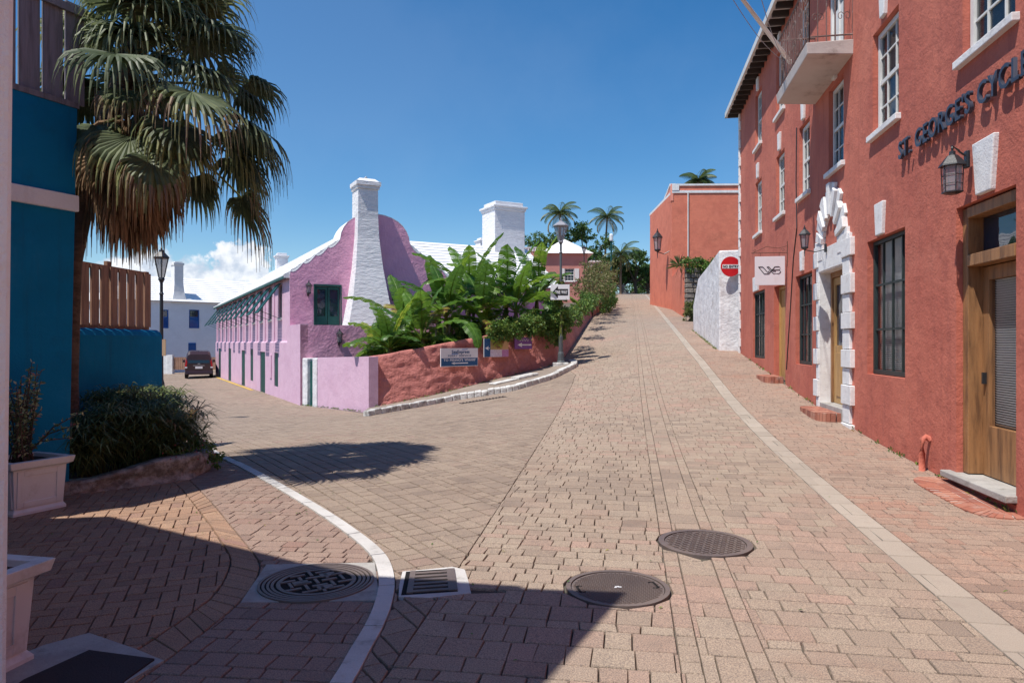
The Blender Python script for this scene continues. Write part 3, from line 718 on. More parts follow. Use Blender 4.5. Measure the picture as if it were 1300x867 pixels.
def window(F, s0, s1, z0, z1, rec, parent, fm, cols=3, rows=4, sash=True, sill=None, backing='curtain', fw=.055, mun=.022, label=None, glass='glass'):
    mb = MB(); d0, d1 = -rec, -rec+.05
    F.box(mb, s0, s0+fw, d0, d1, z0, z1); F.box(mb, s1-fw, s1, d0, d1, z0, z1)
    F.box(mb, s0+fw, s1-fw, d0, d1, z1-fw, z1); F.box(mb, s0+fw, s1-fw, d0, d1, z0, z0+fw*1.2)
    if sash:
        zm = (z0+z1)/2; F.box(mb, s0+fw, s1-fw, d0-.002, d1-.008, zm-.028, zm+.028)
    for i in range(1, cols):
        s = s0 + (s1-s0)*i/cols; F.box(mb, s-mun/2, s+mun/2, d0+.006, d1-.014, z0+fw, z1-fw)
    for j in range(1, rows):
        z = z0 + (z1-z0)*j/rows
        if sash and abs(z-(z0+z1)/2) < .03: continue
        F.box(mb, s0+fw, s1-fw, d0+.009, d1-.017, z-mun/2, z+mun/2)
    wo = mb.build('window', fm, parent, label=label)
    g = MB(); F.box(g, s0+.01, s1-.01, d0+.012, d0+.018, z0+.01, z1-.01); g.build('pane', M[glass], wo)
    if sill:
        sm = MB(); F.box(sm, s0-.09, s1+.09, -rec+.0, sill, z0-.085, z0-.003); sm.build('sill', M['trimwhite'], wo, bevel=.008)
    bk = MB()
    if backing == 'curtain':
        k = 14; ws = [s0-.1+(s1-s0+.2)*i/k for i in range(k+1)]
        for side_ in (0,1):
            rngs = range(0,5) if side_ == 0 else range(9,14)
            for i in rngs:
                na, nb = -rec-.12-(.03 if i%2 else 0), -rec-.12-(0 if i%2 else .03)
                bk.add([F.P(ws[i],na,z0-.05),F.P(ws[i+1],nb,z0-.05),F.P(ws[i+1],nb,z1+.05),F.P(ws[i],na,z1+.05)],[(0,1,2,3)])
        bk.build('curtain', M['curtain'], wo)
    elif backing == 'blind':
        z = z0+.05
        while z < z1-.03:
            bk.add([F.P(s0+.03,-rec-.06,z),F.P(s1-.03,-rec-.06,z),F.P(s1-.03,-rec-.035,z+.022),F.P(s0+.03,-rec-.035,z+.022)],[(0,1,2,3)]); z += .027
        bk.build('blind', M['blind'], wo)
    return wo
def shell(mb, F, s0, s1, depth, z0, z1, n=0.):  # back, sides and top of a block behind a facade, plus inner dark box not needed
    a,b,c,d = F.P(s0,n,z0),F.P(s1,n,z0),F.P(s1,n-depth,z0),F.P(s0,n-depth,z0)
    A,B,C_,D_ = F.P(s0,n,z1),F.P(s1,n,z1),F.P(s1,n-depth,z1),F.P(s0,n-depth,z1)
    fs = [(a,d,D_,A),(b,B,C_,c),(c,C_,D_,d),(A,D_,C_,B)]
    for q in fs: mb.add(q if F.side > 0 else q[::-1], [(0,1,2,3)])

# ---------------------------------------------------------------- RIGHT: red three-storey building
FR = Fr((3.51,0), (.1638,.9865)); SY = lambda y: y/.9865
rb = empty('red_building', (7.2, 12, 0), 'tall red stuccoed three-storey building with white keystones and a balcony', 'building')
eave = 8.9
def fs(px): return FR.S(px)[0]
door1 = (fs(1290), fs(1214), .12, 3.04, .30)
winA = (fs(1149), fs(1101), 1.14, 3.08, .20)
archd = (fs(1073), fs(1042.5), .40, 2.88, .40)
winB = (fs(1031), fs(1010), 1.15, 2.99, .24)
door2 = (fs(997), fs(982.5), .55, 2.95, .26)
winC = (fs(971), fs(956), 1.17, 3.0, .22)
up = [(fs(1289), fs(1222)), (fs(1141), fs(1108)), (fs(1071), fs(1052)), (fs(1028), fs(1014.5)), (fs(996), fs(985.5)), (fs(967), fs(959))]
UZ0, UZ1 = 4.57, 6.02
upw = [(a,b,UZ0,UZ1,.14) for a,b in up]
TZ0, TZ1 = 6.95, 8.45
thw = [(a,b,TZ0,TZ1,.14) for a,b in (up[0], up[1], up[3], up[4], up[5])]
bdoor = (up[2][0], up[2][1], 6.42, 8.45, .14)
S0, S1 = SY(-1.5), SY(22.6)
mb = MB()
holes_wall(mb, FR, S0, S1, -.6, eave, [door1, winA, archd, winB, door2, winC] + upw + thw + [bdoor])
shell(mb, FR, S0, S1, 9, -.6, eave)
rwall = mb.build('wall', M['red'], rb)
mb = MB(); FR.box(mb, S0+.1, S1-.1, -8.9, -.75, -.5, eave-.05); mb.build('interior', M['interior'], rb)
# windows
for i, h in enumerate(upw): window(FR, h[0]+.012, h[1]-.012, h[2]+.012, h[3]-.012, .12, rb, M['wpaint'], 3, 4, True, .07, 'curtain' if i % 2 else None, fw=.07)
for h in thw: window(FR, h[0]+.012, h[1]-.012, h[2]+.012, h[3]-.012, .12, rb, M['wpaint'], 3, 4, True, .07, None, fw=.07)
window(FR, winA[0]+.01, winA[1]-.01, winA[2]+.01, winA[3]-.01, .13, rb, M['iron'], 4, 3, False, None, 'blind', fw=.05, mun=.03, glass='glassclear', label='dark framed shop window with blinds')
window(FR, winB[0]+.01, winB[1]-.01, winB[2]+.01, winB[3]-.01, .13, rb, M['iron'], 4, 3, False, None, 'curtain', fw=.05, mun=.03)
window(FR, winC[0]+.01, winC[1]-.01, winC[2]+.01, winC[3]-.01, .10, rb, M['iron'], 5, 3, False, None, 'curtain', fw=.05, mun=.03)
# keystones
def keystone(s, z0, z1, w0, w1, nn=.05):
    mb = MB(); FR.poly(mb, [(s-w0/2,z0),(s+w0/2,z0),(s+w1/2,z1),(s-w1/2,z1)], nn, -.02); mb.build('keystone', M['trimwhite'], rb, bevel=.012)
for (a,b) in up: keystone((a+b)/2, UZ1+.06, UZ1+.46, .17, .25)
for (a,b,_,_,_) in thw[2:]: keystone((a+b)/2, TZ1+.02, TZ1+.36, .17, .25)
keystone((winA[0]+winA[1])/2+.12, winA[3]+.02, winA[3]+.47, .24, .34)
keystone((winB[0]+winB[1])/2+.02, winB[3]+.06, winB[3]+.46, .18, .24)
keystone((winC[0]+winC[1])/2+.3, winC[3]+.02, winC[3]+.42, .7, .8)
keystone((door1[0]+door1[1])/2-.08, door1[3]+.03, door1[3]+.56, .30, .44, .05)
# ground floor door 1: timber frame, transom, leaf with blind
def timber_door(h, parent, transom, m_frame, m_leaf, leaf_off, label, stone=True, blind=True):
    a, b, z0, z1, dp = h
    d = empty_part('door', parent, label); 
def part(name, mb, m, parent, **k): return mb.build(name, m, parent, **k)
a,b,z0,z1,dp = door1
mb = MB()
FR.box(mb, b-.13, b-.01, -.28, -.06, z0+.1, z1-.02); FR.box(mb, a+.01, a+.11, -.28, -.06, z0+.1, z1-.02)
FR.box(mb, a+.11, b-.13, -.28, -.05, z1-.13, z1-.02); FR.box(mb, a+.11, b-.13, -.28, -.04, z0+2.28, z0+2.40)
dfr = mb.build('door_frame', M['wood'], rb, bevel=.006)
mb = MB(); FR.box(mb, a+.11, b-.13, -.22, -.21, z0+2.40, z1-.13); mb.build('transom_pane', M['glassdark'], dfr)
mb = MB(); l0, l1 = a+.115, b-.135
FR.box(mb, l0, l0+.13, -.26, -.20, z0+.1, z0+2.27); FR.box(mb, l1-.13, l1, -.26, -.20, z0+.1, z0+2.27)
FR.box(mb, l0+.13, l1-.13, -.26, -.20, z0+.1, z0+.62); FR.box(mb, l0+.13, l1-.13, -.26, -.20, z0+2.13, z0+2.27)
dl = mb.build('door', M['wood'], rb, bevel=.004, label='timber door with blinds behind its glass')
mb = MB(); FR.box(mb, l0+.13, l1-.13, -.235, -.228, z0+.62, z0+2.13); mb.build('pane', M['glassclear'], dl)
mb = MB(); z = z0+.63
while z < z0+2.12: mb.add([FR.P(l0+.14,-.27,z),FR.P(l1-.14,-.27,z),FR.P(l1-.14,-.25,z+.02),FR.P(l0+.14,-.25,z+.02)],[(0,1,2,3)]); z += .025
mb.build('blind', M['blind'], dl)
mb = MB(); FR.box(mb, l1-.085, l1-.06, -.2, -.16, z0+1.05, z0+1.17); mb.build('handle', M['black'], dl)
mb = MB(); FR.box(mb, a-.02, b+.16, -.3, .10, z0+.02, z0+.09); mb.build('door_sill', M['concrete'], rb, bevel=.01)
# arched doorway
a,b,z0,z1,dp = archd
mb = MB()
FR.box(mb, b-.10, b-.005, -.26, -.16, z0+.12, z1-.01); FR.box(mb, a+.005, a+.10, -.26, -.16, z0+.12, z1-.01); FR.box(mb, a+.1, b-.1, -.26, -.16, z1-.11, z1-.01)
mb.build('door_frame', M['wood'], rb, bevel=.005)
mb = MB(); FR.box(mb, a+.1, a+.2, -.24, -.19, z0+.12, z1-.12); FR.box(mb, b-.2, b-.1, -.24, -.19, z0+.12, z1-.12)
FR.box(mb, a+.2, b-.2, -.24, -.19, z0+.12, z0+1.15); FR.box(mb, a+.2, b-.2, -.24, -.19, z1-.25, z1-.12)
FR.box(mb, a+.28, b-.28, -.20, -.176, z0+.25, z0+1.02)
dl = mb.build('door', M['palewood'], rb, bevel=.004, label='pale timber door with glass upper half under white arch')
mb = MB(); FR.box(mb, a+.2, b-.2, -.225, -.22, z0+1.15, z1-.25); mb.build('pane', M['glassdark'], dl)
mb = MB(); FR.box(mb, a+.22, a+.26, -.19, -.15, z0+1.0, z0+1.14); mb.build('handle', M['black'], dl)
mb = MB(); FR.box(mb, a+.01, b-.01, -.38, .03, z0-.1, z0+.115); mb.build('door_sill', M['concrete'], rb, bevel=.01)
# white quoined surround
so0, so1 = fs(1086), fs(1036.5)
mb = MB(); z = -.3; k = 0; zq = [0.0]
zb = .05
while zb < z1+.42:
    hh = .27 + .05*((k*7)%3)/2; ext = 0 if k % 2 else .13
    top = min(zb+hh-.012, z1+.46)
    for (inner, outer, sg) in ((a, so0+.10, -1), (b, so1-.10, 1)):
        o_ = outer + sg*(ext-.06)
        lo, hi = min(inner, o_), max(inner, o_)
        FR.box(mb, lo, hi, -.01, .07 if k % 2 == 0 else .045, max(zb, -.2), top)
    zb += hh; k += 1
FR.box(mb, a+.003, b-.003, -.02, .05, z1+.003, z1+.40)
sr = mb.build('door_surround', M['trimwhite'], rb, bevel=.008)
mb = MB(); FR.box(mb, a-.05, a+.012, -.30, .03, z0, z1); FR.box(mb, b-.012, b+.05, -.30, .03, z0, z1); FR.box(mb, a+.013, b-.013, -.30, .028, z1-.012, z1+.05); mb.build('door_reveal', M['trimwhite'], rb)
# voussoirs
mb = MB(); sc_, zc = (a+b)/2, z1+.36; nV = 15
def ell(rs, rz, an): return (sc_ + rs*math.cos(an), zc + rz*math.sin(an))
for i in range(24):
    a0, a1 = math.pi*i/24, math.pi*(i+1)/24
    FR.poly(mb, [ell(.50,.60,a0), ell(.82,.92,a0), ell(.82,.92,a1), ell(.50,.60,a1)], .04, -.02)
for i in range(nV):
    a0 = math.pi*i/nV+.012; a1 = math.pi*(i+1)/nV - .012
    ex = (.10 if i % 2 else .19) + (.14 if i == nV//2 else 0) + .04*math.sin(i*5)
    FR.poly(mb, [ell(.47,.57,a0), ell(.78+ex,.90+ex,a0), ell(.78+ex,.90+ex,a1), ell(.47,.57,a1)], .055 + .025*(i % 2) + .008*math.sin(i*3), -.02)
FR.box(mb, sc_-1.02, sc_-.47, -.02, .06, z1+.2, zc+.12); FR.box(mb, sc_+.47, sc_+1.02, -.02, .06, z1+.2, zc+.12)
mb.build('arch_voussoirs', M['trimwhite'], rb, bevel=.008)
# door 2
a,b,z0,z1,dp = door2
mb = MB(); FR.box(mb, a+.005, a+.07, -.22, -.12, z0+.12, z1-.01); FR.box(mb, b-.07, b-.005, -.22, -.12, z0+.12, z1-.01); FR.box(mb, a+.07, b-.07, -.22, -.12, z1-.08, z1-.01)
for i in range(5):
    w_ = (b-a-.14)/5; FR.box(mb, a+.07+i*w_+.004, a+.07+(i+1)*w_-.004, -.20, -.16, z0+.12, z1-.09)
dl = mb.build('door', M['palewood'], rb, label='narrow plank door beside the hanging sign')
mb = MB(); FR.box(mb, a+.1, a+.14, -.16, -.11, z0+1.05, z0+1.2); mb.build('handle', M['black'], dl)
mb = MB(); FR.box(mb, a, b, -.24, .05, z0-.1, z0+.11); mb.build('door_sill', M['concrete'], rb, bevel=.01)
# balcony door
a,b,z0,z1,dp = bdoor
mb = MB(); FR.box(mb, a+.01, a+.09, -.12, -.03, z0, z1); FR.box(mb, b-.09, b-.01, -.12, -.03, z0, z1); FR.box(mb, (a+b)/2-.04, (a+b)/2+.04, -.12, -.04, z0, z1)
FR.box(mb, a+.09, b-.09, -.12, -.06, z0, z0+.9); FR.box(mb, a+.09, b-.09, -.12, -.04, z1-.1, z1)
dl = mb.build('balcony_door', M['wpaint'], rb, bevel=.004); mb = MB(); FR.box(mb, a+.09, b-.09, -.11, -.1, z0+.9, z1-.1); mb.build('pane', M['glass'], dl)
# balcony slab and railing
b0, b1, bp = SY(11.12), SY(13.45), .70
mb = MB(); pts = [FR.P(b0,.0,6.16),FR.P(b1,.0,6.10),FR.P(b1,bp-.03,6.13),FR.P(b0,bp-.03,6.2)]
mb.hexa([FR.P(b0+.02,-.05,6.13),FR.P(b1-.02,-.05,6.10),FR.P(b1-.02,bp-.02,6.15),FR.P(b0+.02,bp-.02,6.18),FR.P(b0,-.05,6.36),FR.P(b1,-.05,6.34),FR.P(b1,bp,6.33),FR.P(b0,bp,6.35)])
bal = mb.build('balcony', mat('balcony_slab', (.60,.54,.51), (.52,.45,.42), bump=.5, bscale=20, stain=(.20,.15,.13), stain_amt=.8, stain_scale=1.5), rb, bevel=.01)
rail = MB(); zt = 7.35
rail.tube([FR.P(b0+.04,.0,zt),FR.P(b0+.04,bp-.05,zt),FR.P(b1-.04,bp-.05,zt),FR.P(b1-.04,0,zt)], .022, 6)
rail.tube([FR.P(b0+.04,.0,6.45),FR.P(b0+.04,bp-.05,6.45),FR.P(b1-.04,bp-.05,6.45),FR.P(b1-.04,0,6.45)], .014, 6)
def scroll(mb, s, n, z, d_s, size):
    for sgn in (-1,1):
        pts = []
        for k in range(17):
            t_ = k/16; an = t_*math.pi*2.4; r_ = size*(1-.75*t_); 
            off = sgn*(size*1.0) - sgn*r_*math.cos(an)*1.0; zz = z + r_*math.sin(an)*1.5
            pts.append(FR.P(s + (off if d_s else 0), n + (0 if d_s else off), zz))
        mb.tube(pts, .006, 4)
bars_ = [(b0+.04, bp-.05-i*.13, False) for i in range(6)] + [(b0+.04+i*.15, bp-.05, True) for i in range(15)] + [(b1-.04, bp-.05-i*.13, False) for i in range(1,6)]
for i, (s, n, ds) in enumerate(bars_):
    rail.tube([FR.P(s,n,6.36),FR.P(s,n,zt)], .0085 if i % 3 else .012, 5)
    if i % 3 == 1: scroll(rail, s, n, 6.75, ds, .05); scroll(rail, s, n, 7.1, ds, .045)
rl = rail.build('railing', mat('rusty_rail', (.20,.13,.12), (.12,.07,.06), rough=.7, bump=.6, bscale=60, stain=(.5,.45,.42), stain_amt=.5, stain_scale=8), bal)
# eaves: fascia, rafters, soffit; hipped roof
mb = MB(); oh = .42
rz_ = eave
F_ = FR
mb2 = MB(); F_.box(mb2, S0-.2, S1+.35, oh-.06, oh, rz_-.03, rz_+.13); F_.box(mb2, S1+.30, S1+.36, -4.5, oh, rz_-.03, rz_+.13)
rf = MB()
pr = [F_.P(S0-.2,oh,rz_+.10), F_.P(S1+.35,oh,rz_+.10), F_.P(S1+.35,-9.4,rz_+.10), F_.P(S0-.2,-9.4,rz_+.10), F_.P(S0+4.5,-4.5,rz_+2.6), F_.P(S1-4.2,-4.5,rz_+2.6)]
rf.add(pr, [(0,3,4),(1,0,4,5),(2,1,5),(3,2,5,4),(0,1,2,3)])
rfo = rf.build('roof', M['roof'], rb)
mb2.build('fascia', M['wpaint'], rfo)
s = S0+6; M['rafter'] = mat('dark_rafter', (.06,.05,.045), (.04,.03,.03))
while s < S1+.3: mb = MB(); F_.box(mb, s, s+.07, -.04, oh-.065, rz_-.10, rz_+.03); s += .42; mb.build('rafter', M['rafter'], rfo)
# corner quoins
mb = MB(); z = .9; k = 0
while z < eave-.1:
    e_ = .0 if k % 2 else .10
    FR.box(mb, S1-.14-e_, S1+.03, -.35-e_, .045, z, min(z+.27, eave)); z += .285; k += 1
mb.build('corner_quoins', M['trimwhite'], rb, bevel=.015)
# vent pipe
pb = fs(1181); mb = MB(); zz0 = .45
mb.tube([FR.P(pb,.0,.47),FR.P(pb,.05,.50),FR.P(pb,.085,.47),FR.P(pb,.09,.3),FR.P(pb,.09,.0)], .035, 8); mb.build('vent_pipe', M['red'], rb, smooth=True)
# wall cable
mb = MB(); sA = fs(1012); mb.tube([FR.P(sA,.012,6.1),FR.P(sA+.05,.012,5),FR.P(sA-.02,.012,4),FR.P(sA+.3,.012,3.4),FR.P(sA+.6,.012,2.3),FR.P(fs(999)+.0,.012,1.0)], .012, 5); mb.build('wall_cable', M['black'], rb)
# lettering
def text_obj(body, size, ext, m, parent, name, O, X, Yv, width=None, offset=0., align='LEFT', loc=None, shear=0):
    cu = bpy.data.curves.new('t', 'FONT'); cu.body = body; cu.size = size; cu.extrude = ext; cu.offset = offset; cu.align_x = align; cu.resolution_u = 3; cu.shear = shear; cu.space_character = 1.08; cu.space_word = 1.25
    to = bpy.data.objects.new('t', cu); C.objects.link(to); bpy.context.view_layer.update()
    me = bpy.data.meshes.new_from_object(to.evaluated_get(bpy.context.evaluated_depsgraph_get()))
    bpy.data.objects.remove(to)
    xs_ = [v.co.x for v in me.vertices]; sxx = 1.
    if width: sxx = width/(max(xs_)-min(xs_))
    X = Vector(X).normalized(); Yv = Vector(Yv).normalized(); Zv = X.cross(Yv); O = Vector(O)
    o0 = ORI[parent.name] if parent is not None else Vector(loc if loc is not None else O)
    for v in me.vertices: v.co = O + X*v.co.x*sxx + Yv*v.co.y + Zv*v.co.z - o0
    me.materials.clear(); me.materials.append(m); me.update()
    ob = bpy.data.objects.new(name, me); C.objects.link(ob)
    if parent is not None: ob.parent = parent
    else: ob.location = o0
    ORI[ob.name] = o0
    return ob
sS = fs(1147)
text_obj("ST. GEORGE'S CYCLES", .315, .018, M['letter'], rb, 'lettering', FR.P(sS,.05,3.94), (-FR.d.x,-FR.d.y,0), (0,0,1), width=3.16, offset=.003)
tag(rb)

# steps in front of the doors
def brick_step(name, s_c, half, proj, z, label, h=.1, rnd_ends=True):
    c0 = FR.P(s_c, .0, 0); t = empty(name, FR.P(s_c,.1,gz(*c0[:2])), label, 'doorstep')
    mo = MB(); br = MB(); n = 18; pts = []
    for i in range(n+1):
        an = math.pi*i/n; e = .45
        cs, sn = math.cos(an), math.sin(an)
        pts.append((s_c + half*math.copysign(abs(cs)**e, cs), proj*abs(sn)**e))
    W3 = [FR.P(p[0],p[1],0) for p in pts]
    Wi = [FR.P(s_c+(p[0]-s_c)*.93, p[1]*.93, 0) for p in pts]
    zt_ = lambda x,y: (gz(x,y)+h) if z is None else z
    mo.prism([q[:2] for q in Wi][::-1], lambda x,y: gz(x,y)-.05, lambda x,y: zt_(x,y)-.006); mo.build('mortar', M['mortar'], t)
    # bricks: radial border
    m_b = 0; per = []
    tot = 0
    for i in range(n): 
        a_, b_ = pts[i], pts[i+1]; l = math.hypot(b_[0]-a_[0], b_[1]-a_[1]); k = max(1, round(l/.11))
        for j in range(k):
            t0, t1 = j/k, (j+1)/k - .09
            o0_ = (a_[0]+(b_[0]-a_[0])*t0, a_[1]+(b_[1]-a_[1])*t0); o1_ = (a_[0]+(b_[0]-a_[0])*t1, a_[1]+(b_[1]-a_[1])*t1)
            sh = lambda p, q: (s_c+(p[0]-s_c)*(1-.2*q/half*.9 if half>.6 else 1-.2*q), p[1]*(1-.22/proj*q*.9))
            P4 = [o0_, o1_, sh(o1_,1), sh(o0_,1)]
            Wp = [FR.P(p[0],p[1],0)[:2] for p in P4]
            br.hexa([(p[0],p[1],gz(*p)-.04) for p in Wp]+[(p[0],p[1],zt_(*p)+random.uniform(-.003,.003)) for p in Wp], random.random())
    u = -half*.85
    while u < half*.8:
        v = .01
        while v < proj*.72:
            P4 = [(s_c+u,v),(s_c+u+.2,v),(s_c+u+.2,v+.095),(s_c+u,v+.095)]
            mid = (abs(u+.1)/half, (v+.05)/proj)
            if mid[0]**3+mid[1]**3 < .55:
                Wp = [FR.P(p[0],p[1],0)[:2] for p in P4]
                br.hexa([(p[0],p[1],gz(*p)-.04) for p in Wp]+[(p[0],p[1],zt_(*p)-.001+random.uniform(-.003,.003)) for p in Wp], random.random())
            v += .105
        u += .21
    br.build('bricks', M['brickstep'], t); return t
brick_step('doorstep', (door1[0]+door1[1])/2+.05, .85, .42, None, 'flush red brick apron below the big timber door nearest the camera', h=.012)
c_ = FR.P((archd[0]+archd[1])/2,.2,0); brick_step('doorstep', (archd[0]+archd[1])/2+.1, .72, .42, gz(*c_[:2])+.10, 'raised red brick step below the white arched doorway')
c_ = FR.P((door2[0]+door2[1])/2,.2,0); brick_step('doorstep', (door2[0]+door2[1])/2+.1, .62, .45, gz(*c_[:2])+.10, 'small brick step below the narrow plank door by the hanging sign')

# wall lantern (hex)
def lantern(name, base, top, label, out_n, F, s, z, scale=1., up_=True, cat='wall lantern', glass='lampglass', plate=True, n0=0.):
    t = empty(name, F.P(s, n0, z), label, cat)
    cx_, cy_, _ = F.P(s, out_n, z); seg = 6; H = .34*scale; rt, rb_ = .125*scale, .085*scale
    if not up_: pass
    zc_ = z + (-.42*scale if not up_ else .02*scale)
    mb = MB(); rot = .3
    for k in range(seg):
        an = 2*math.pi*k/seg+rot
        if up_: p0 = (cx_+rb_*math.cos(an), cy_+rb_*math.sin(an), zc_); p1 = (cx_+rt*math.cos(an), cy_+rt*math.sin(an), zc_+H)
        else: p0 = (cx_+rt*.9*math.cos(an), cy_+rt*.9*math.sin(an), zc_); p1 = (cx_+rt*math.cos(an), cy_+rt*math.sin(an), zc_+H)
        mb.tube([p0,p1], .008*scale, 4)
    for zz in ((.33,.66) if not up_ else ()):
        mb.tube([(cx_+rt*.95*math.cos(2*math.pi*k/seg+rot), cy_+rt*.95*math.sin(2*math.pi*k/seg+rot), zc_+H*zz) for k in range(seg+1)], .004*scale, 4)
    mb.lathe([(.02*scale,-.06*scale),(rb_*1.15,-.02*scale),(rb_*1.2,.012*scale)] if up_ else [(rt*.5,-.02*scale),(rt,0),(rt,.015*scale)], cx_, cy_, zc_, seg, rot=rot)
    mb.build('cage', M['black'], t)
    mb = MB(); mb.lathe([(rt*1.3,0),(rt*1.25,.02*scale),(rt*.55,.13*scale),(rt*.3,.15*scale),(rt*.28,.19*scale),(.012*scale,.2*scale),(.018*scale,.23*scale),(.004*scale,.27*scale)], cx_, cy_, zc_+H, seg, rot=rot); mb.build('cap', M['black'], t)
    mb = MB(); r0 = (rb_ if up_ else rt*.9)*.9; mb.lathe([(r0,.012*scale),(rt*.9,H-.004)], cx_, cy_, zc_, seg, rot=rot); mb.build('pane', M[glass], t)
    mb = MB()
    if up_: 
        mb.tube([F.P(s,n0,z-.02),F.P(s,n0+(out_n-n0)*.5,z-.10*scale),(cx_,cy_,zc_-.06*scale),(cx_,cy_,zc_)], .014*scale, 6)
        mb.tube([(cx_,cy_,zc_-.05*scale),(cx_,cy_,zc_-.24*scale)], [.016*scale,.006*scale], 6)
    else:
        mb.tube([F.P(s,n0,z+.02),F.P(s,n0+.08,z+.10*scale),F.P(s,out_n*.7,z+.12*scale),(cx_,cy_,zc_+H+.26*scale),(cx_,cy_,zc_+H+.14*scale)], .013*scale, 6)
    mb.build('arm', M['black'], t)
    if plate: mb = MB(); F.box(mb, s-.045*scale, s+.045*scale, n0-.005, n0+.03, z-.11*scale, z+.11*scale); mb.build('wall_plate', M['black'], t, bevel=.008)
    return t
lantern('wall_lantern', None, None, 'black lantern with gridded panes on bracket beside the big white keystone', .20, FR, fs(1236), 3.47, .80, up_=False, n0=.05)
lantern('wall_lantern', None, None, 'black lantern on bracket over the white arched doorway', .42, FR, fs(1053.5), 3.26, .66, n0=.06)
# hanging sign (plain board with a line mark)
sz = FR.S(1000)[0]; t = empty('hanging_sign', FR.P(sz,0,3.55), 'square white hanging shop sign with a black line monogram', 'shop sign')
z0s, z1s = 2.88, 3.52
mb = MB(); FR.box(mb, sz-.012, sz+.012, .06, .70, z0s, z1s); mb.build('board', M['signpanel'], t, bevel=.004)
mb = MB(); mb.tube([FR.P(sz,0,3.60),FR.P(sz,.78,3.60)], .009, 6); mb.tube([FR.P(sz,.0,3.75),FR.P(sz,.2,3.70),FR.P(sz,.45,3.74),FR.P(sz,.62,3.66),FR.P(sz,.76,3.60)], .006, 5)
mb.tube([FR.P(sz,.005,3.3),FR.P(sz,.005,3.85)], .01, 5)
for n_ in (.18,.58): mb.tube([FR.P(sz,n_,3.60),FR.P(sz,n_,3.52)], .005, 5)
for c0_, rr in (((.1,3.66),.04),((.7,3.65),.035)):
    mb.tube([FR.P(sz,c0_[0]+rr*math.cos(q*.6)*(1-q/16),c0_[1]+rr*math.sin(q*.6)*(1-q/16)) for q in range(12)], .005, 4)
mb.build('bracket', mat('rust_bracket', (.16,.08,.06), (.1,.05,.04)), t)
mk = MB(); ccn, ccz = .385, 3.22; 
def mline(pts):   # pts in (u right as seen, z)
    mk.tube([FR.P(sz-.0145, ccn - u, ccz + zz) for u, zz in pts], .008, 4)
mline([(-.24,.07),(-.15,.07),(-.045,-.055),(-.01,-.02)]); mline([(-.24,.07),(-.12,-.085),(-.02,-.085),(.11,.07),(.20,.07),(.235,.035),(.20,.0),(.235,-.045),(.19,-.085),(.08,-.085),(-.06,.07),(-.02,.07),(.07,-.03),(.13,-.03)]); mline([(.04,0),(.20,0)])
mk.build('monogram', M['signblack'], t)
# flagpole from the balcony
t = empty('flagpole', FR.P(b0+.9,.4,6.9), 'slanting white flagpole fixed to the balcony railing', 'flagpole')
pA = Vector(FR.P(b1-.55,bp-.06,6.85)); pB = Vector(at(940,-4,11.6))
mb = MB(); dirp = (pB-pA); mb.tube([pA - dirp*.12, pA, pB, pB+dirp*.25], [.04,.04,.032,.03], 10); mb.build('pole', M['wpaint'], t, smooth=True)
mb = MB(); q0 = Vector(FR.P(b0+.1,bp-.05,7.35)); 
for (tx, ty, a0) in ((928,-4,.0),(965,-6,.12)):
    p1 = Vector(at(tx,ty,10.5)); st_ = Vector(FR.P(b1-.25-a0,bp-.05,6.9)); mb.tube([st_.lerp(p1,k/8) - Vector((0,0,.10*math.sin(math.pi*k/8))) for k in range(9)], .006, 4)
mb.build('halyard', M['greym'], t)

# ---------------------------------------------------------------- white street wall with NO ENTRY sign
w0 = (7.75,23.0); w1 = at(913,440,23.25)[:2]; w2 = at(880,420,32)[:2]
mb = MB()
poly_w = [w0, w1, (w1[0]+(w2[0]-w1[0])*.35, w1[1]+(w2[1]-w1[1])*.35), (w1[0]+(w2[0]-w1[0])*.75, w1[1]+(w2[1]-w1[1])*.75), w2, (w2[0]+.5,w2[1]+.1), (8.4,23.2)]
def wtop(x, y): 
    yy = y; return 4.6 - (0 if yy < 27 else .0)
tops = [4.62, 4.62, 4.45, 4.3, 3.25, 3.3, 4.6]
n = len(poly_w)
mb.add([(p[0],p[1],gz(*p)-.3) for p in poly_w] + [(p[0],p[1],tops[i]) for i,p in enumerate(poly_w)], [list(range(n,2*n))] + [(i,n+i,n+(i+1)%n,(i+1)%n)[::-1] for i in range(n)])
# cap ledge
mb.c = .5
ww = mb.build('boundary_wall', M['oldwhite'], loc=(w1[0],w1[1],1.2), bevel=.04); tag(ww, 'weathered white wall at street corner carrying the red no entry sign', 'wall')
cS = at(926,339,23.1); t = empty('no_entry_sign', cS, 'round red no entry sign with white bar on the white wall', 'road sign')
ndir = Vector((w1[1]-w0[1], -(w1[0]-w0[0]))).normalized(); ndir = Vector((-(w1[1]-w0[1]), (w1[0]-w0[0]))).normalized()
if ndir.y > 0: ndir = -ndir
cSv = Vector((w0[0]+(w1[0]-w0[0])*.5, w0[1]+(w1[1]-w0[1])*.5, cS[2])) + Vector((ndir.x,ndir.y,0))*.05
cSv = Vector((cS[0], 22.98, cS[2]))
def disc_face(mb, c, nrm, r, th, seg=40, inner=0):
    nrm = Vector((nrm[0],nrm[1],0)).normalized(); rt_ = Vector((-nrm.y, nrm.x, 0)); upv = Vector((0,0,1))
    ring = lambda rr, off: [tuple(Vector(c) + nrm*off + (rt_*math.cos(2*math.pi*k/seg) + upv*math.sin(2*math.pi*k/seg))*rr) for k in range(seg)]
    A, B = ring(r,0), ring(r,th); mb.add(A+B, [list(reversed(range(seg))), list(range(seg,2*seg))] + [(k,(k+1)%seg,seg+(k+1)%seg,seg+k) for k in range(seg)])
mb = MB(); disc_face(mb, cSv, (0,-1), .335, .012); mb.build('disc_rim', M['signwhite'], t)
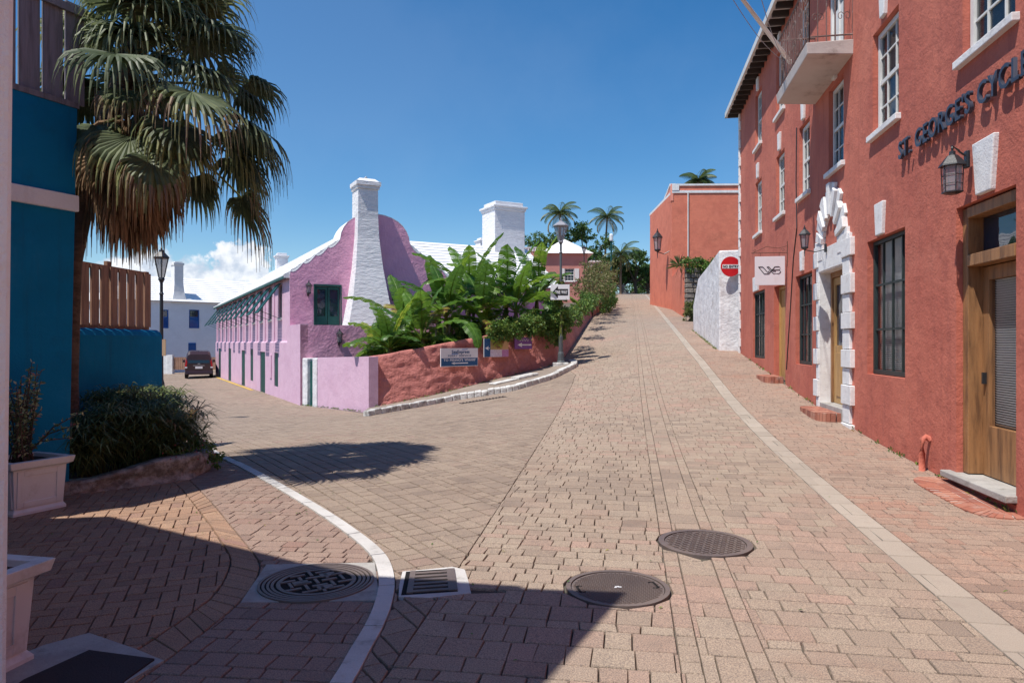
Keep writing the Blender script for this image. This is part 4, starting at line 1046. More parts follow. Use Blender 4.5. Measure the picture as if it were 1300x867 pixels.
mb = MB(); disc_face(mb, cSv+Vector((0,-.012,0)), (0,-1), .322, .004); mb.build('disc', M['signred'], t)
mb = MB(); mb.box(cSv.x-.27, cSv.x+.27, cSv.y-.021, cSv.y-.014, cSv.z-.065, cSv.z+.065); mb.build('bar', M['signwhite'], t)
text_obj('NO ENTRY', .115, .002, M['signblack'], t, 'lettering', (cSv.x-.25, cSv.y-.025, cSv.z-.04), (1,0,0), (0,0,1), width=.5, offset=.004)
mb = MB(); mb.box(cSv.x-.03, cSv.x+.03, cSv.y+.0, cSv.y+.4, cSv.z-.03, cSv.z+.03); mb.build('bracket', M['greym'], t)

# ---------------------------------------------------------------- orange building up the hill
FO = Fr((11.5,51), (14.3-11.5, 72-51)); ob = empty('orange_building', (13,60,4), 'two-storey orange building up the hill with white parapet band', 'building')
ztop = 13.0; LO = math.hypot(2.8,21)
oh_ = []
def fo(px, py=None): return FO.S(px, py)
owin = [(2.0,2.7,9.6,11.6),(5.2,5.9,9.4,11.4),(9.0,9.7,9.2,11.2),(13.5,14.2,9.0,11.0),(17.5,18.2,9.0,11.0),(3.5,4.4,5.0,7.2),(8,8.9,5.6,7.8),(12.5,13.4,6.2,8.3),(17,17.9,6.6,8.6)]
mb = MB(); holes_wall(mb, FO, 0, LO, 2, ztop-1.15, owin, .25); FO.box(mb, -.03, LO, -.1, .06, ztop-1.2, ztop-.0); mb.build('street_wall', M['orangepink'], ob)
FG = Fr((11.5,51), (.9986,-.02), -1)
mb = MB(); FG.box(mb, 0, 9, -9, 0, 1.5, ztop-.65); mb.build('side_wall', M['orange'], ob)
mb = MB(); FG.box(mb, .0, 9.02, -9.3, .05, ztop-.65, ztop-.47); FG.box(mb, 0.0, .50, -.6, .08, ztop-.47, ztop+.0); FG.box(mb, .5, 9, -.3, .06, ztop-.13, ztop)
FO.box(mb, .6, LO+.1, -.3, .1, ztop+.002, ztop+.16)
mb.build('parapet_trim', M['trimwhite'], ob)
mb = MB(); FG.box(mb, .5, 9, -.25, .0, ztop-.47, ztop-.13); mb.build('parapet', M['orange'], ob)
for h in owin: 
    window(FO, h[0]+.01, h[1]-.01, h[2]+.01, h[3]-.01, .2, ob, M['green'], 2, 3, False, .05, None, glass='glassdark')
mb = MB(); mb.tube([FG.P(1.15,.05,ztop-.6),FG.P(1.15,.05,6.2)], .045, 6); mb.build('downpipe', M['wpaint'], ob)
mb = MB()
for s_ in (6.5,15.5): mb.tube([FO.P(s_,.07,ztop-1.2),FO.P(s_,.07,FO.o.y*0+gz(*FO.P(s_,0,0)[:2]))], .07, 6)
mb.build('downpipe', M['orangepink'], ob)
mb = MB(); mb.box(11.6,13,51,52.5,ztop,ztop+.5); 
# meter box and lantern
sO = 1.6
mb = MB(); z_ = 6.3; FO.box(mb, 2.4, 2.9, .0, .2, 6.2, 6.95); FO.box(mb, 5.0, 5.4, .0, .15, 7.6, 8.1); mb.build('meter_box', M['greym'], ob, bevel=.02)
lt = lantern('wall_lantern', None, None, 'large black lantern on long bracket on the orange building', .95, FO, .9, 8.35, 2.6)
# garden wall below the orange building: plastered part + rubble end
mb = MB(); ga, gb = (11.5,51.0), (10.15,42.0)
Fw = Fr(gb, (ga[0]-gb[0], ga[1]-gb[1])); Lw = math.hypot(ga[0]-gb[0], ga[1]-gb[1])
Fw.box(mb, 0, Lw-.05, -.45, .0, 2.5, 6.3); o = mb.build('garden_wall', M['orange'], loc=(10.5,44,3)); tag(o, 'short orange plastered garden wall joining the orange building', 'wall')
mb = MB(); 
for r_ in range(11):
    x = 10.2
    while x < 12.9:
        wd = random.uniform(.28,.55); x1 = min(x+wd, 13)
        mb.box(x, x1-.03, 41.55+random.uniform(-.05,.05), 42.0, 2.7+r_*.3, 2.7+r_*.3+.27, random.random()); x = x1
mb.box(10.3,13,41.7,42.3,2.5,5.9)
o = mb.build('rubble_wall', M['stone'], loc=(11.5,41.8,3), bevel=.05); tag(o, 'rough grey rubble stone wall below vines left of the white wall', 'wall')

# ---------------------------------------------------------------- PINK building on the lower street
d1 = Vector((-.467,.884)).normalized()
FP = Fr((-7.07,24.0), d1)            # street facade, s away from camera, n to the street
G0 = FP.P(2.37,0,0)[:2]
FGa = Fr(G0, (d1.y,-d1.x), -1)       # gable plane, s to the right, n towards camera
pb_ = empty('pink_house', (-9,30,-.6), 'long pink house with white roof, curved gable and propped green shutters', 'house')
ev = 4.08; Lp = 29.5
hw = []
wins = [(4.05+2.35*k, 4.05+2.35*k+.62) for k in range(11)]
hole_up = [(a,b,2.55,3.85,.15) for a,b in wins]
lower = [(25.9,27.3,-.95,1.22,.05),(20.1,21.5,-.9,1.25,.05),(14.0,15.3,-.8,1.2,.05),(11.1,12.0,-.25,1.3,.05),(7.5,8.9,-.72,1.2,.05),(4.3,5.2,-.15,1.2,.05)]
mb = MB()
holes_wall(mb, FP, 2.37, Lp, 1.6, ev, hole_up, n=0)
holes_wall(mb, FP, .0, Lp, -1.6, 1.6, lower, n=.09)
q = [FP.P(0,.09,1.6), FP.P(Lp,.09,1.6), FP.P(Lp,0,1.66), FP.P(0,0,1.66)]; mb.add(q[::-1], [(0,1,2,3)])
mb.add([FP.P(Lp,.09,-1.6),FP.P(Lp,-6.5,-1.6),FP.P(Lp,-6.5,ev),FP.P(Lp,.0,ev)],[(0,1,2,3)])
k = 2.37
for wz in range(12):    # shallow pilasters between the windows
    s_ = 3.55 + 2.35*wz - .38
    if wz and s_ < Lp-.3: FP.box(mb, s_, s_+.3, -.02, .05, 1.63, ev-.03)
mb.build('street_wall', M['pink'], pb_)
mb = MB(); F2 = FP; F2.box(mb, 2.6, Lp-.2, -6.2, -.3, -1, ev-.1); mb.build('interior', M['interior'], pb_)
for (a,b,c_,d_,_) in hole_up:
    wo = window(FP, a+.01, b-.01, c_+.01, d_-.01, .12, pb_, M['green'], 2, 3, True, .05, None, glass='glassdark')
# shutters
for i,(a,b,_,_,_) in enumerate(hole_up):
    mb = MB(); top = Vector(FP.P(0,.05,3.88)); ang = R(36); Lh = 1.42; w_ = .92; a0 = a-.15
    def SP(u, v, th): # u along s, v down the leaf, th thickness
        n_ = .05 + math.sin(ang)*v + math.cos(ang)*th; z_ = 3.88 - math.cos(ang)*v + math.sin(ang)*th
        return FP.P(a0+u, n_, z_)
    def sb(u0,u1,v0,v1,t0,t1): mb.hexa([SP(u0,v0,t0),SP(u1,v0,t0),SP(u1,v1,t0),SP(u0,v1,t0),SP(u0,v0,t1),SP(u1,v0,t1),SP(u1,v1,t1),SP(u0,v1,t1)])
    sb(0,.06,0,Lh,0,.035); sb(w_-.06,w_,0,Lh,0,.035); sb(.06,w_-.06,0,.07,0,.035); sb(.06,w_-.06,Lh-.07,Lh,0,.035); sb(.06,w_-.06,Lh*.5-.03,Lh*.5+.03,0,.035)
    v = .08
    while v < Lh-.09: sb(.06,w_-.06,v,v+.045,.008,.022); v += .06
    sh_ = mb.build('shutter', M['green'], pb_)
    mb = MB(); mb.tube([FP.P(a0+.05,.02,2.5), SP(.05,Lh*.92,0)], .01, 4); mb.build('prop', M['green'], sh_)
for (a,b,c_,d_,_) in lower:
    mb = MB(); FP.box(mb, a+.01, b-.01, .0, .055, c_, d_-.01)
    k = a+.05
    while k < b-.1: FP.box(mb, k, k+.1, .055, .068, c_+.05, d_-.06); k += .14
    nm = 'door' if d_-c_ > 1.6 else 'shutter'
    dd_ = mb.build(nm, M['green'], pb_)
# meter panel
mb = MB(); FP.box(mb, 5.75, 6.2, .09, .13, .15, 1.1); mb.build('wall_panel', M['pink'], pb_)
# gable wall with scalloped curved outline
Wg = 6.5; pk_ = Wg/2; rise = 2.45
half = [(0,ev)]
for q_ in range(4):
    a0_ = .02 + .46*q_
    for t_ in (0,.2,.4,.6,.8,.95): half.append((a0_+.455*t_, ev+.13+.70*(a0_+.455*t_) - .11*math.sin(math.pi*t_**.8)))
half += [(1.86,ev+1.47),(1.90,ev+1.70),(2.0,ev+1.92),(2.15,ev+2.12),(2.35,ev+2.28),(2.6,ev+2.40),(2.9,ev+2.48),(pk_,ev+2.52)]
prof = half + [(Wg-a, z) for a, z in reversed(half[:-1])]
mb = MB(); 
gd = (FGa.S(400)[0], FGa.S(432)[0], 2.25, 3.72)
# wall pieces: below eave with holes, polygon above
gw2 = (FGa.S(508)[0], FGa.S(524)[0], 2.55, 3.35)
holes_wall(mb, FGa, 0, Wg, -1.6, ev, [(*gd,.12),(*gw2,.12)])
n = len(prof)
for i in range(n-1):   # fan strips from the eave line
    a_, b_ = prof[i], prof[i+1]
    if abs(b_[0]-a_[0]) < .001: continue
    mb.add([FGa.P(a_[0],0,ev),FGa.P(b_[0],0,ev),FGa.P(b_[0],0,b_[1]),FGa.P(a_[0],0,a_[1])],[(0,1,2,3)])
mb.add([FGa.P(Wg,0,-1.6),FGa.P(Wg,-2,-1.6),FGa.P(Wg,-2,ev),FGa.P(Wg,0,ev)],[(0,1,2,3)])
mb.build('gable_wall', M['pinkdeep'], pb_)
# white rake coping following the scallops
mb = MB()
mb.add([FGa.P(-.22,-.03,ev-.1),FGa.P(Wg+.22,-.03,ev-.1),FGa.P(Wg+.22,-.03,ev+.0),FGa.P(pk_,-.03,ev+2.46),FGa.P(-.22,-.03,ev+.0)],[(0,1,2,3,4)])
for i in range(n-1):
    a_, b_ = prof[i], prof[i+1]
    mb.add([FGa.P(a_[0],.004,a_[1]),FGa.P(b_[0],.004,b_[1]),FGa.P(b_[0],-1.2,b_[1]-.12),FGa.P(a_[0],-1.2,a_[1]-.12),FGa.P(a_[0],.004,a_[1]+.03),FGa.P(b_[0],.004,b_[1]+.03),FGa.P(b_[0],-1.2,b_[1]-.03),FGa.P(a_[0],-1.2,a_[1]-.03)],
      [(0,1,5,4),(4,5,6,7),(3,2,6,7)])
mb.build('gable_coping', M['roof'], pb_)
# stepped white roofs
def step_roof(mb, e0, e1, r0, r1, n_, riser=.045):
    e0,e1,r0,r1 = map(Vector, (e0,e1,r0,r1))
    for i in range(n_):
        t0, t1 = i/n_, (i+1)/n_
        a, b, c_, d_ = e0.lerp(r0,t0), e1.lerp(r1,t0), e1.lerp(r1,t1), e0.lerp(r0,t1)
        up_ = Vector((0,0,riser))
        mb.add([a, b, b+up_, a+up_, c_+up_*.1, d_+up_*.1], [(0,1,2,3),(3,2,4,5)])
zr = ev + 2.42
RP = lambda s, n, z: FP.P(s, n, z)
mb = MB()
step_roof(mb, RP(2.4,.22,ev-.02), RP(Lp+.2,.22,ev-.02), RP(2.4,-pk_,zr), RP(Lp-3.2,-pk_,zr), 13)
step_roof(mb, RP(Lp+.2,-Wg-.2,ev-.02), RP(2.4,-Wg-.2,ev-.02), RP(Lp-3.2,-pk_,zr), RP(2.4,-pk_,zr), 13)
step_roof(mb, RP(Lp+.2,.22,ev-.02), RP(Lp+.2,-Wg-.2,ev-.02), RP(Lp-3.2,-pk_,zr), RP(Lp-3.2,-pk_,zr), 13)
rfp = mb.build('roof', M['roof'], pb_)
mb = MB(); FP.box(mb, 2.4, Lp+.2, .14, .225, ev-.12, ev-.025); mb.build('gutter', M['green'], rfp)
# big flared chimney on the gable
mb = MB()
sc0 = FGa.S(463.5)[0]
lev = [(-1.0,1.18,1.35),(2.1,.93,1.05),(3.2,.70,.84),(4.4,.53,.62),(5.6,.42,.46),(6.4,.39,.42),(7.45,.385,.42),(7.47,.43,.47),(7.57,.44,.48),(7.59,.48,.52),(7.74,.48,.52),(7.76,.42,.45),(7.88,.30,.3)]
prev = None
for z_, hw_, np_ in lev:
    sh = sc0 + .0
    ring = [FGa.P(sh-hw_, np_, z_), FGa.P(sh+hw_, np_, z_), FGa.P(sh+hw_, -.42, z_), FGa.P(sh-hw_, -.42, z_)]
    if prev: mb.add(prev+ring, [(0,1,5,4),(1,2,6,5),(2,3,7,6),(3,0,4,7)])
    prev = ring
mb.add(prev, [(0,1,2,3)])
chm = mb.build('chimney', M['chimwhite'], pb_)
mb = MB(); c0 = FGa.P(sc0,.0,7.6); mb.tube([FGa.P(sc0-.1,.1,7.86),FGa.P(sc0,.1,7.98),FGa.P(sc0+.1,.1,7.86)], .03, 6); mb.build('chimney_pot', M['greym'], chm)
# terrace in front of gable
mb = MB(); tz = 2.2
FT = Fr((-7.07,24.0), (d1.y,-d1.x), -1)
mb.add([FP.P(0,.09,-1.6),FP.P(2.37,.09,-1.6),FP.P(2.37,.09,tz),FP.P(0,.09,tz)][::-1],[(0,1,2,3)])
FT.box(mb, -.09, 8.5, -.25, 0, -1.6, tz+.002)
FP.box(mb, .0, 2.37, -.16, .09, 1.6, tz)
mb.build('terrace_wall', M['pinkdeep'], pb_)
mb = MB(); FP.box(mb, .0, 2.36, -.17, .10, -1.5, tz+.03); mb.build('terrace_end_wall', M['pink'], pb_)
mb = MB(); FT.box(mb, .2, 8.2, -2.3, -.25, 1.3, 1.45); mb.build('terrace_floor', M['concrete'], pb_)
# terrace door
a,b,z0,z1 = gd; mb = MB()
for (u0,u1) in ((a+.02,(a+b)/2-.01),((a+b)/2+.01,b-.02)):
    FGa.box(mb, u0, u0+.07, -.08, -.03, z0-.5, z1-.02); FGa.box(mb, u1-.07, u1, -.08, -.03, z0-.5, z1-.02); FGa.box(mb, u0+.07, u1-.07, -.08, -.03, z1-.12, z1-.02); FGa.box(mb, u0+.07, u1-.07, -.08, -.03, z0+.02, z0+.35)
FGa.box(mb, a-.05, b+.05, -.02, .03, z1, z1+.07); FGa.box(mb, a-.05, a, -.02, .03, z0, z1); FGa.box(mb, b, b+.05, -.02, .03, z0, z1)
d_ = mb.build('terrace_door', M['green'], pb_); mb = MB(); FGa.box(mb, a+.03, b-.03, -.075, -.065, z0+.03, z1-.1); mb.build('pane', M['glassdark'], d_)
window(FGa, gw2[0]+.01, gw2[1]-.01, gw2[2]+.01, gw2[3]-.01, .1, pb_, M['green'], 2, 2, False, None, None, glass='glassdark')
lantern('wall_lantern', None, None, 'small white-lit wall lantern left of the green terrace door', .14, FGa, FGa.S(391)[0], 3.42, .8)
lantern('wall_lantern', None, None, 'small dark wall lantern right of the big white chimney', .14, FGa, FGa.S(499)[0], 3.35, .9)
lantern('wall_lantern', None, None, 'small wall lantern on the shaded terrace wall behind banana leaves', .12, FT, FT.S(430)[0], 1.6, .8)
# right wing
mb = MB(); wl0, wl1 = 5.9, 12.0
FGa.box(mb, 6.0, 11.8, -6.8, -.7, -.5, ev-.05); mb.build('wing_wall', M['pinkdeep'], pb_)
mb = MB()
step_roof(mb, FGa.P(5.2,-.35,ev-.05), FGa.P(12.0,-.35,ev-.05), FGa.P(4.4,-3.7,6.2), FGa.P(12.0,-3.7,6.2), 14, .05)
step_roof(mb, FGa.P(12.0,-7,ev-.05), FGa.P(5.2,-7,ev-.05), FGa.P(12.0,-3.7,6.2), FGa.P(4.4,-3.7,6.2), 14, .05)
mb.build('wing_roof', M['roof'], pb_)
mb = MB(); mb.add([FGa.P(11.95,-.4,ev-.06),FGa.P(11.95,-7,ev-.06),FGa.P(11.95,-3.7,6.15)],[(0,1,2)]); mb.build('wing_gable', M['pinkdeep'], pb_)
# big ridge chimney on the wing
def block_chimney(F, s0, s1, n0, n1, zb, zt_, cap, parent=None, m=None, name='chimney'):
    mb = MB(); F.box(mb, s0, s1, n0, n1, zb, zt_-.42*cap); F.box(mb, s0-.05*cap, s1+.05*cap, n0-.05*cap, n1+.05*cap, zt_-.42*cap, zt_-.30*cap)
    F.box(mb, s0-.11*cap, s1+.11*cap, n0-.11*cap, n1+.11*cap, zt_-.30*cap, zt_-.20*cap); F.box(mb, s0+.06, s1-.06, n0+.06, n1-.06, zt_-.20*cap, zt_)
    return mb.build(name, m or M['chimwhite'], parent, bevel=.02)
sg0 = FGa.S(627, n=-3.3)[0]; sg1 = FGa.S(665, n=-3.3)[0]
block_chimney(FGa, sg0, sg1, -4.6, -3.2, 4.6, 8.35, 1.0, pb_)
s_c = FGa.S(611, n=-6)[0]; block_chimney(FGa, s_c-.2, s_c+.2, -6.3, -5.7, 3.9, 6.95, .6, pb_)
sf = 22.5; block_chimney(FP, sf, sf+.7, -3.6, -2.9, 5.4, 7.35, .8, pb_)
# low pink wall + gate
gate_d = Vector((.571,-.821)); FL = Fr((-7.07,24.0), (.571,-.821), -1)
mb = MB(); LL = 5.48
n = 10
for i in range(n):
    s0, s1 = 1.42 + (LL-1.42)*i/n, 1.42 + (LL-1.42)*(i+1)/n
    FL.box(mb, s0, s1, -.28, 0, -1.5, 1.12 + .1*((s0-1.42)/4))
lw = mb.build('low_wall', M['pink'], loc=(-5,21.5,-.5)); tag(lw, 'low pale pink wall between the green gate and the red wall', 'wall')
gt = empty('street_gate', FL.P(.7,0,gz(*FL.P(.7,0,0)[:2])), 'narrow dark green gate between two white pillars', 'gate')
mb = MB(); FL.box(mb, .02, .50, -.3, .04, -1.5, 1.08); mb.build('pillar', M['oldwhite'], gt, bevel=.03)
mb = MB(); FL.box(mb, 1.02, 1.41, -.3, .04, -1.5, 1.10); mb.build('pillar', M['oldwhite'], gt, bevel=.03)
mb = MB(); 
for i in range(4): FL.box(mb, .50+i*.13, .50+i*.13+.12, -.12, -.07, -.62, .98)
mb.build('gate_leaf', M['green'], gt)
# yellow line along the pink wall and white arrow paint
mb = MB(); s = 10.
while s < Lp:
    P4 = [FP.P(s,.2,0),FP.P(s+1,.2,0),FP.P(s+1,.34,0),FP.P(s,.34,0)]; mb.add([(p[0],p[1],gz(p[0],p[1])+.012) for p in P4],[(3,2,1,0)]); s += 1
tag(mb.build('yellow_line', M['yellow']), kind='structure')
mb = MB(); ac = gp(229,504)
for pts in ([(-.35,-.1),(.35,-.1),(.35,.1),(-.35,.1)], [(-.9,.0),(-.35,-.35),(-.35,.35)]):
    mb.add([(ac[0]+p[0]*.8, ac[1]+p[1]*1.6, gz(ac[0]+p[0]*.8, ac[1]+p[1]*1.6)+.012) for p in pts], [list(range(len(pts)))])
tag(mb.build('road_arrow_paint', M['paintwhite']), kind='structure')

# ---------------------------------------------------------------- red wall round the banana garden
def wall_strip(mb, line, tops, th, base=-.5, left=True, bump_=0.):
    off = offset(line, th if left else -th)
    for i in range(len(line)-1):
        a, b, c_, d_ = line[i], line[i+1], off[i+1], off[i]
        P4 = [a,b,c_,d_] if left else [b,a,d_,c_]
        T4 = [tops[i],tops[i+1],tops[i+1],tops[i]] if left else [tops[i+1],tops[i],tops[i],tops[i+1]]
        mb.hexa([(p[0],p[1],gz(*p)+base) for p in P4] + [(p[0],p[1],T4[k]) for k,p in enumerate(P4)])
RB = smooth_line(red_base, 6)
def red_top(x): 
    pts = [(-3.94,1.19),(-2.6,1.42),(-1.05,1.72),(.05,1.95),(1.62,2.32)]
    for (a,za),(b,zb_) in zip(pts, pts[1:]):
        if x <= b: return za + (zb_-za)*(x-a)/(b-a)
    return 2.32
RU = [(1.62+(5.0-1.62)*k/12, 24.2+(43.8-24.2)*k/12) for k in range(13)] + [(8.1,60),(10.6,76),(13.6,94)]
ut = [2.32+(4.25-2.32)*k/12 for k in range(13)] + [gz(8.1,60)+1.1, gz(10.6,76)+1.1, gz(13.6,94)+1.1]
# finely divided skin with real lumps
def lumpy_wall(line, topf, th, name, m, label, amp=.03, batter=.0):
    mb = MB(); pts = []; acc = [0]
    for i in range(1,len(line)): acc.append(acc[-1]+math.hypot(line[i][0]-line[i-1][0], line[i][1]-line[i-1][1]))
    Lt = acc[-1]; step = .05 if Lt < 6 else .08 if Lt < 35 else .25; ns = int(Lt/step)
    def P(s):
        for i in range(1,len(acc)):
            if s <= acc[i] or i == len(acc)-1:
                t = (s-acc[i-1])/(acc[i]-acc[i-1]); a, b = line[i-1], line[i]
                dx, dy = b[0]-a[0], b[1]-a[1]; l = math.hypot(dx,dy)
                return (a[0]+dx*t, a[1]+dy*t, dy/l, -dx/l)
    nz_ = 30; b0_ = len(mb.v)
    for i in range(ns+1):
        x, y, nx, ny = P(Lt*i/ns); zb_ = gz(x,y)-.3; zt_ = topf(x,y) + .025*mnoise.noise(Vector((x*1.5,y*1.5,0)))
        for j in range(nz_+1):
            z = zb_ + (zt_-zb_)*j/nz_
            dpl = amp*mnoise.fractal(Vector((x*2.4,y*2.4,z*6)), .9, 2.1, 6) + amp*.7*mnoise.noise(Vector((x*6,y*6,z*11)))
            if j == nz_: dpl -= .02
            dpl -= batter*(z-zb_); mb.v.append((x+nx*dpl, y+ny*dpl, z))
        mb.v.append((x-nx*th, y-ny*th, zt_+.01)); mb.v.append((x-nx*th, y-ny*th, zb_))
    st = nz_+3
    for i in range(ns):
        for j in range(st-1): mb.f.append([i*st+j,(i+1)*st+j,(i+1)*st+j+1,i*st+j+1]); mb.r.append(.5)
    o = mb.build(name, m, smooth=True, loc=(line[0][0],line[0][1],gz(*line[0])))
    tag(o, label, 'wall'); return o
full = RB[:-1] + RU[:13]
def topf(x, y):
    if y < 24.2: return red_top(x)
    return 2.32 + (y-24.2)*(4.25-2.32)/19.6
lumpy_wall(full, topf, .35, 'garden_wall', M['redwall'], 'rough red wall curving round the banana garden and up the hill', .031, .17)
lumpy_wall([(5.0,43.8),(8.1,60),(10.6,76),(13.2,92)], lambda x,y: gz(x,y)+1.05, .35, 'garden_wall', M['cottagepink'], 'pale red wall farther up the hill behind the dry hedge', .02)
# raised footway and kerb stones
mb = MB(); k = 0
RKi = offset(RK, .22)
acc = 0
for i in range(len(RK)-1):
    a, b, c_, d_ = RK[i], RK[i+1], RKi[i+1], RKi[i]
    sh = .985; b = (a[0]+(b[0]-a[0])*sh, a[1]+(b[1]-a[1])*sh); c_ = (d_[0]+(c_[0]-d_[0])*sh, d_[1]+(c_[1]-d_[1])*sh)
    hh = .15 + random.uniform(-.02,.015)
    mb.hexa([(p[0],p[1],gz(*p)-.1) for p in (a,b,c_,d_)] + [(p[0],p[1],gz(*p)+hh) for p in (a,b,c_,d_)])
tag(mb.build('kerb', M['kerbmat'], bevel=.03), kind='structure')
RKo = offset(RK, .2)
foot = RKo + [(RKo[-1][0]-.1,25.5)] + list(reversed([(p[0]-.05,p[1]+.08) for p in RB]))
mb = MB()
nn = 40
for i in range(nn):
    a, b = lerp_line(RKo, i/nn), lerp_line(RKo, (i+1)/nn); c_, d_ = lerp_line(RB, (i+1)/nn), lerp_line(RB, i/nn)
    for k in range(3):
        t0, t1 = k/3, (k+1)/3
        P4 = [(a[0]+(d_[0]-a[0])*t0, a[1]+(d_[1]-a[1])*t0), (b[0]+(c_[0]-b[0])*t0, b[1]+(c_[1]-b[1])*t0), (b[0]+(c_[0]-b[0])*t1, b[1]+(c_[1]-b[1])*t1), (a[0]+(d_[0]-a[0])*t1, a[1]+(d_[1]-a[1])*t1)]
        mb.add([(p[0],p[1],gz(*p)+.12) for p in P4], [(0,1,2,3)])
mb.add([(p[0],p[1],gz(*p)+.12) for p in (RB[-1], RKo[-1], (RKo[-1][0]-.05, RKo[-1][1]+.9), (RB[-1][0]+.1, RB[-1][1]+.9))], [(0,1,2,3)])
tag(mb.build('footway', mat('worn_footway', (.33,.27,.225), (.25,.20,.165), bump=.8, bscale=30, stain=(.12,.11,.07), stain_amt=.6, stain_scale=2.5, grain=(80,.5,(.16,.13,.11)))), kind='structure')
# white broken slab on the footway
mb = MB(); F = Fr(gp(628,494), (1,.62)); zz = gz(*F.P(.6,0,0)[:2]) + .13
for (s0,s1,n0,n1,dz) in ((0,.75,-.05,.35,.0),(.8,1.5,-.05,.42,.03)):
    P4 = [F.P(s0,n0,0),F.P(s1,n0,0),F.P(s1,n1,0),F.P(s0,n1,0)]; mb.hexa([(p[0],p[1],gz(p[0],p[1])+.12) for p in P4]+[(p[0],p[1],gz(p[0],p[1])+.17+dz) for p in P4])
o = mb.build('stone_slab', M['kerbmat'], loc=F.P(.5,0,zz), bevel=.02); tag(o, 'pale broken stone slabs lying on the footway beside the kerb', 'stone slab')
# garden soil behind wall
garden = [( -4.1,19.9),(-2.3,20.9),(-1.0,22.2),(1.2,24.2),(1.5,25),(4.6,43),(2.5,43),(-1.5,31.5),(-6.5,29),(-6.3,24)]
mb = MB(); mb.prism(garden, lambda x,y: gz(x,y)-.2, lambda x,y: red_top(x)-.22 if y < 25 else 2.1 + (y-25)*.09); tag(mb.build('garden_soil', M['soil']), kind='structure')

# ---------------------------------------------------------------- wall signs on the red wall
def wall_sign(px0, py0, px1, py1, Y0, Y1, name, label):
    p0 = at(px0, py1, Y0); p1 = at(px1, py1, Y1); ht = (py1-py0)/FPX*(Y0+Y1)/2
    F = Fr((p0[0],p0[1]), (p1[0]-p0[0], p1[1]-p0[1]), -1); Ls = math.hypot(p1[0]-p0[0], p1[1]-p0[1])
    zb_ = (p0[2]+p1[2])/2
    return F, Ls, ht, zb_, empty(name, F.P(Ls/2, 0, zb_), label, 'wall sign')
def onwall(px):   # depth of the red wall at image column px
    r = (px-CX)/FPX
    for a, b in zip(RB, RB[1:]):
        xa, xb = a[0]-r*a[1], b[0]-r*b[1]
        if xa <= 0 <= xb: t = -xa/(xb-xa+1e-9); return a[1]+(b[1]-a[1])*t
    return RB[-1][1]
def tx(body, size, m, t, F, s, z, w, off=.0, nn=.03, shear=0, name='lettering'):
    return text_obj(body, size, .0015, m, t, name, F.P(s, nn, z), (F.d.x,F.d.y,0), (0,0,1), width=w, offset=off, shear=shear)
F, Ls, ht, zb_, t = wall_sign(559,442,606,465, onwall(559)+.06, onwall(606)+.06, 'ferry_sign', 'white and blue ferry service sign with arrow on the red wall')
mb = MB(); F.box(mb, 0, Ls, .0, .025, zb_, zb_+ht); mb.build('board', M['signwhite'], t)
mb = MB(); F.box(mb, .012, Ls-.012, .025, .028, zb_+.03*ht, zb_+.46*ht); mb.build('blue_band', M['signblue'], t)
tx("TO PENNO'S WHARF", .10, M['signwhite'], t, F, Ls*.07, zb_+ht*.29, Ls*.86, .002)
mb = MB(); F.box(mb, Ls*.34, Ls*.72, .028, .031, zb_+ht*.15, zb_+ht*.21); F.poly(mb, [(Ls*.27,zb_+ht*.18),(Ls*.36,zb_+ht*.1),(Ls*.36,zb_+ht*.26)], .031, .028); mb.build('arrow', M['signwhite'], t)
tx("FERRY SERVICE", .085, M['signblue'], t, F, Ls*.18, zb_+ht*.53, Ls*.62, .0)
tx("SeaExpress", .13, M['signblue'], t, F, Ls*.28, zb_+ht*.72, Ls*.48, .003)
mb = MB(); F.poly(mb, [(Ls*.55,zb_+ht*.90),(Ls*.70,zb_+ht*.92),(Ls*.73,zb_+ht*.96),(Ls*.57,zb_+ht*.94)], .028, .025); F.poly(mb, [(Ls*.27,zb_+ht*.66),(Ls*.45,zb_+ht*.665),(Ls*.47,zb_+ht*.70),(Ls*.29,zb_+ht*.70)], .028, .025); mb.build('wave_mark', M['signcyan'], t)
F, Ls, ht, zb_, t = wall_sign(614,430,645,453, onwall(614)+.07, onwall(645)+.07, 'tiled_sign', 'square map sign of coloured tiles with white arrow on blue')
mb = MB(); F.box(mb, 0, Ls, .0, .02, zb_, zb_+ht); mb.build('board', M['signwhite'], t)
for (a,b,c_,d_,m_) in ((0,.25,0,1,'signblue'),(.25,.72,.4,1,'signgold'),(.72,1,.4,1,'signgold2'),(.25,.72,0,.4,'signmap'),(.72,1,0,.4,'signmauve')):
    mb = MB(); F.box(mb, Ls*a+.003, Ls*b-.003, .02, .024, zb_+ht*c_+.003, zb_+ht*d_-.003); mb.build('tile', M[m_], t)
mb = MB()
F.poly(mb, [(Ls*.04,zb_+ht*.48),(Ls*.18,zb_+ht*.60),(Ls*.15,zb_+ht*.48),(Ls*.18,zb_+ht*.36)], .028, .024); F.box(mb, Ls*.12, Ls*.22, .024, .028, zb_+ht*.46, zb_+ht*.50); mb.build('arrow', M['signwhite'], t)
F, Ls, ht, zb_, t = wall_sign(653,428,675,443, onwall(653)+.06, onwall(675)+.06, 'purple_sign', 'small purple sign with white arrow pointing left under the vines')
mb = MB(); F.box(mb, 0, Ls, .0, .02, zb_, zb_+ht); mb.build('board', M['signpurple'], t)
mb = MB(); F.box(mb, Ls*.35, Ls*.95, .02, .024, zb_+ht*.30, zb_+ht*.40); F.poly(mb, [(Ls*.15,zb_+ht*.35),(Ls*.40,zb_+ht*.17),(Ls*.40,zb_+ht*.53)], .024, .02); mb.build('arrow', M['signwhite'], t)
mb = MB(); mb.tube([F.P(Ls*(.2+.6*k/20), .022, zb_+ht*(.75+.10*math.sin(k*1.3))) for k in range(21)], .008, 4); mb.build('script_line', M['signwhite'], t)

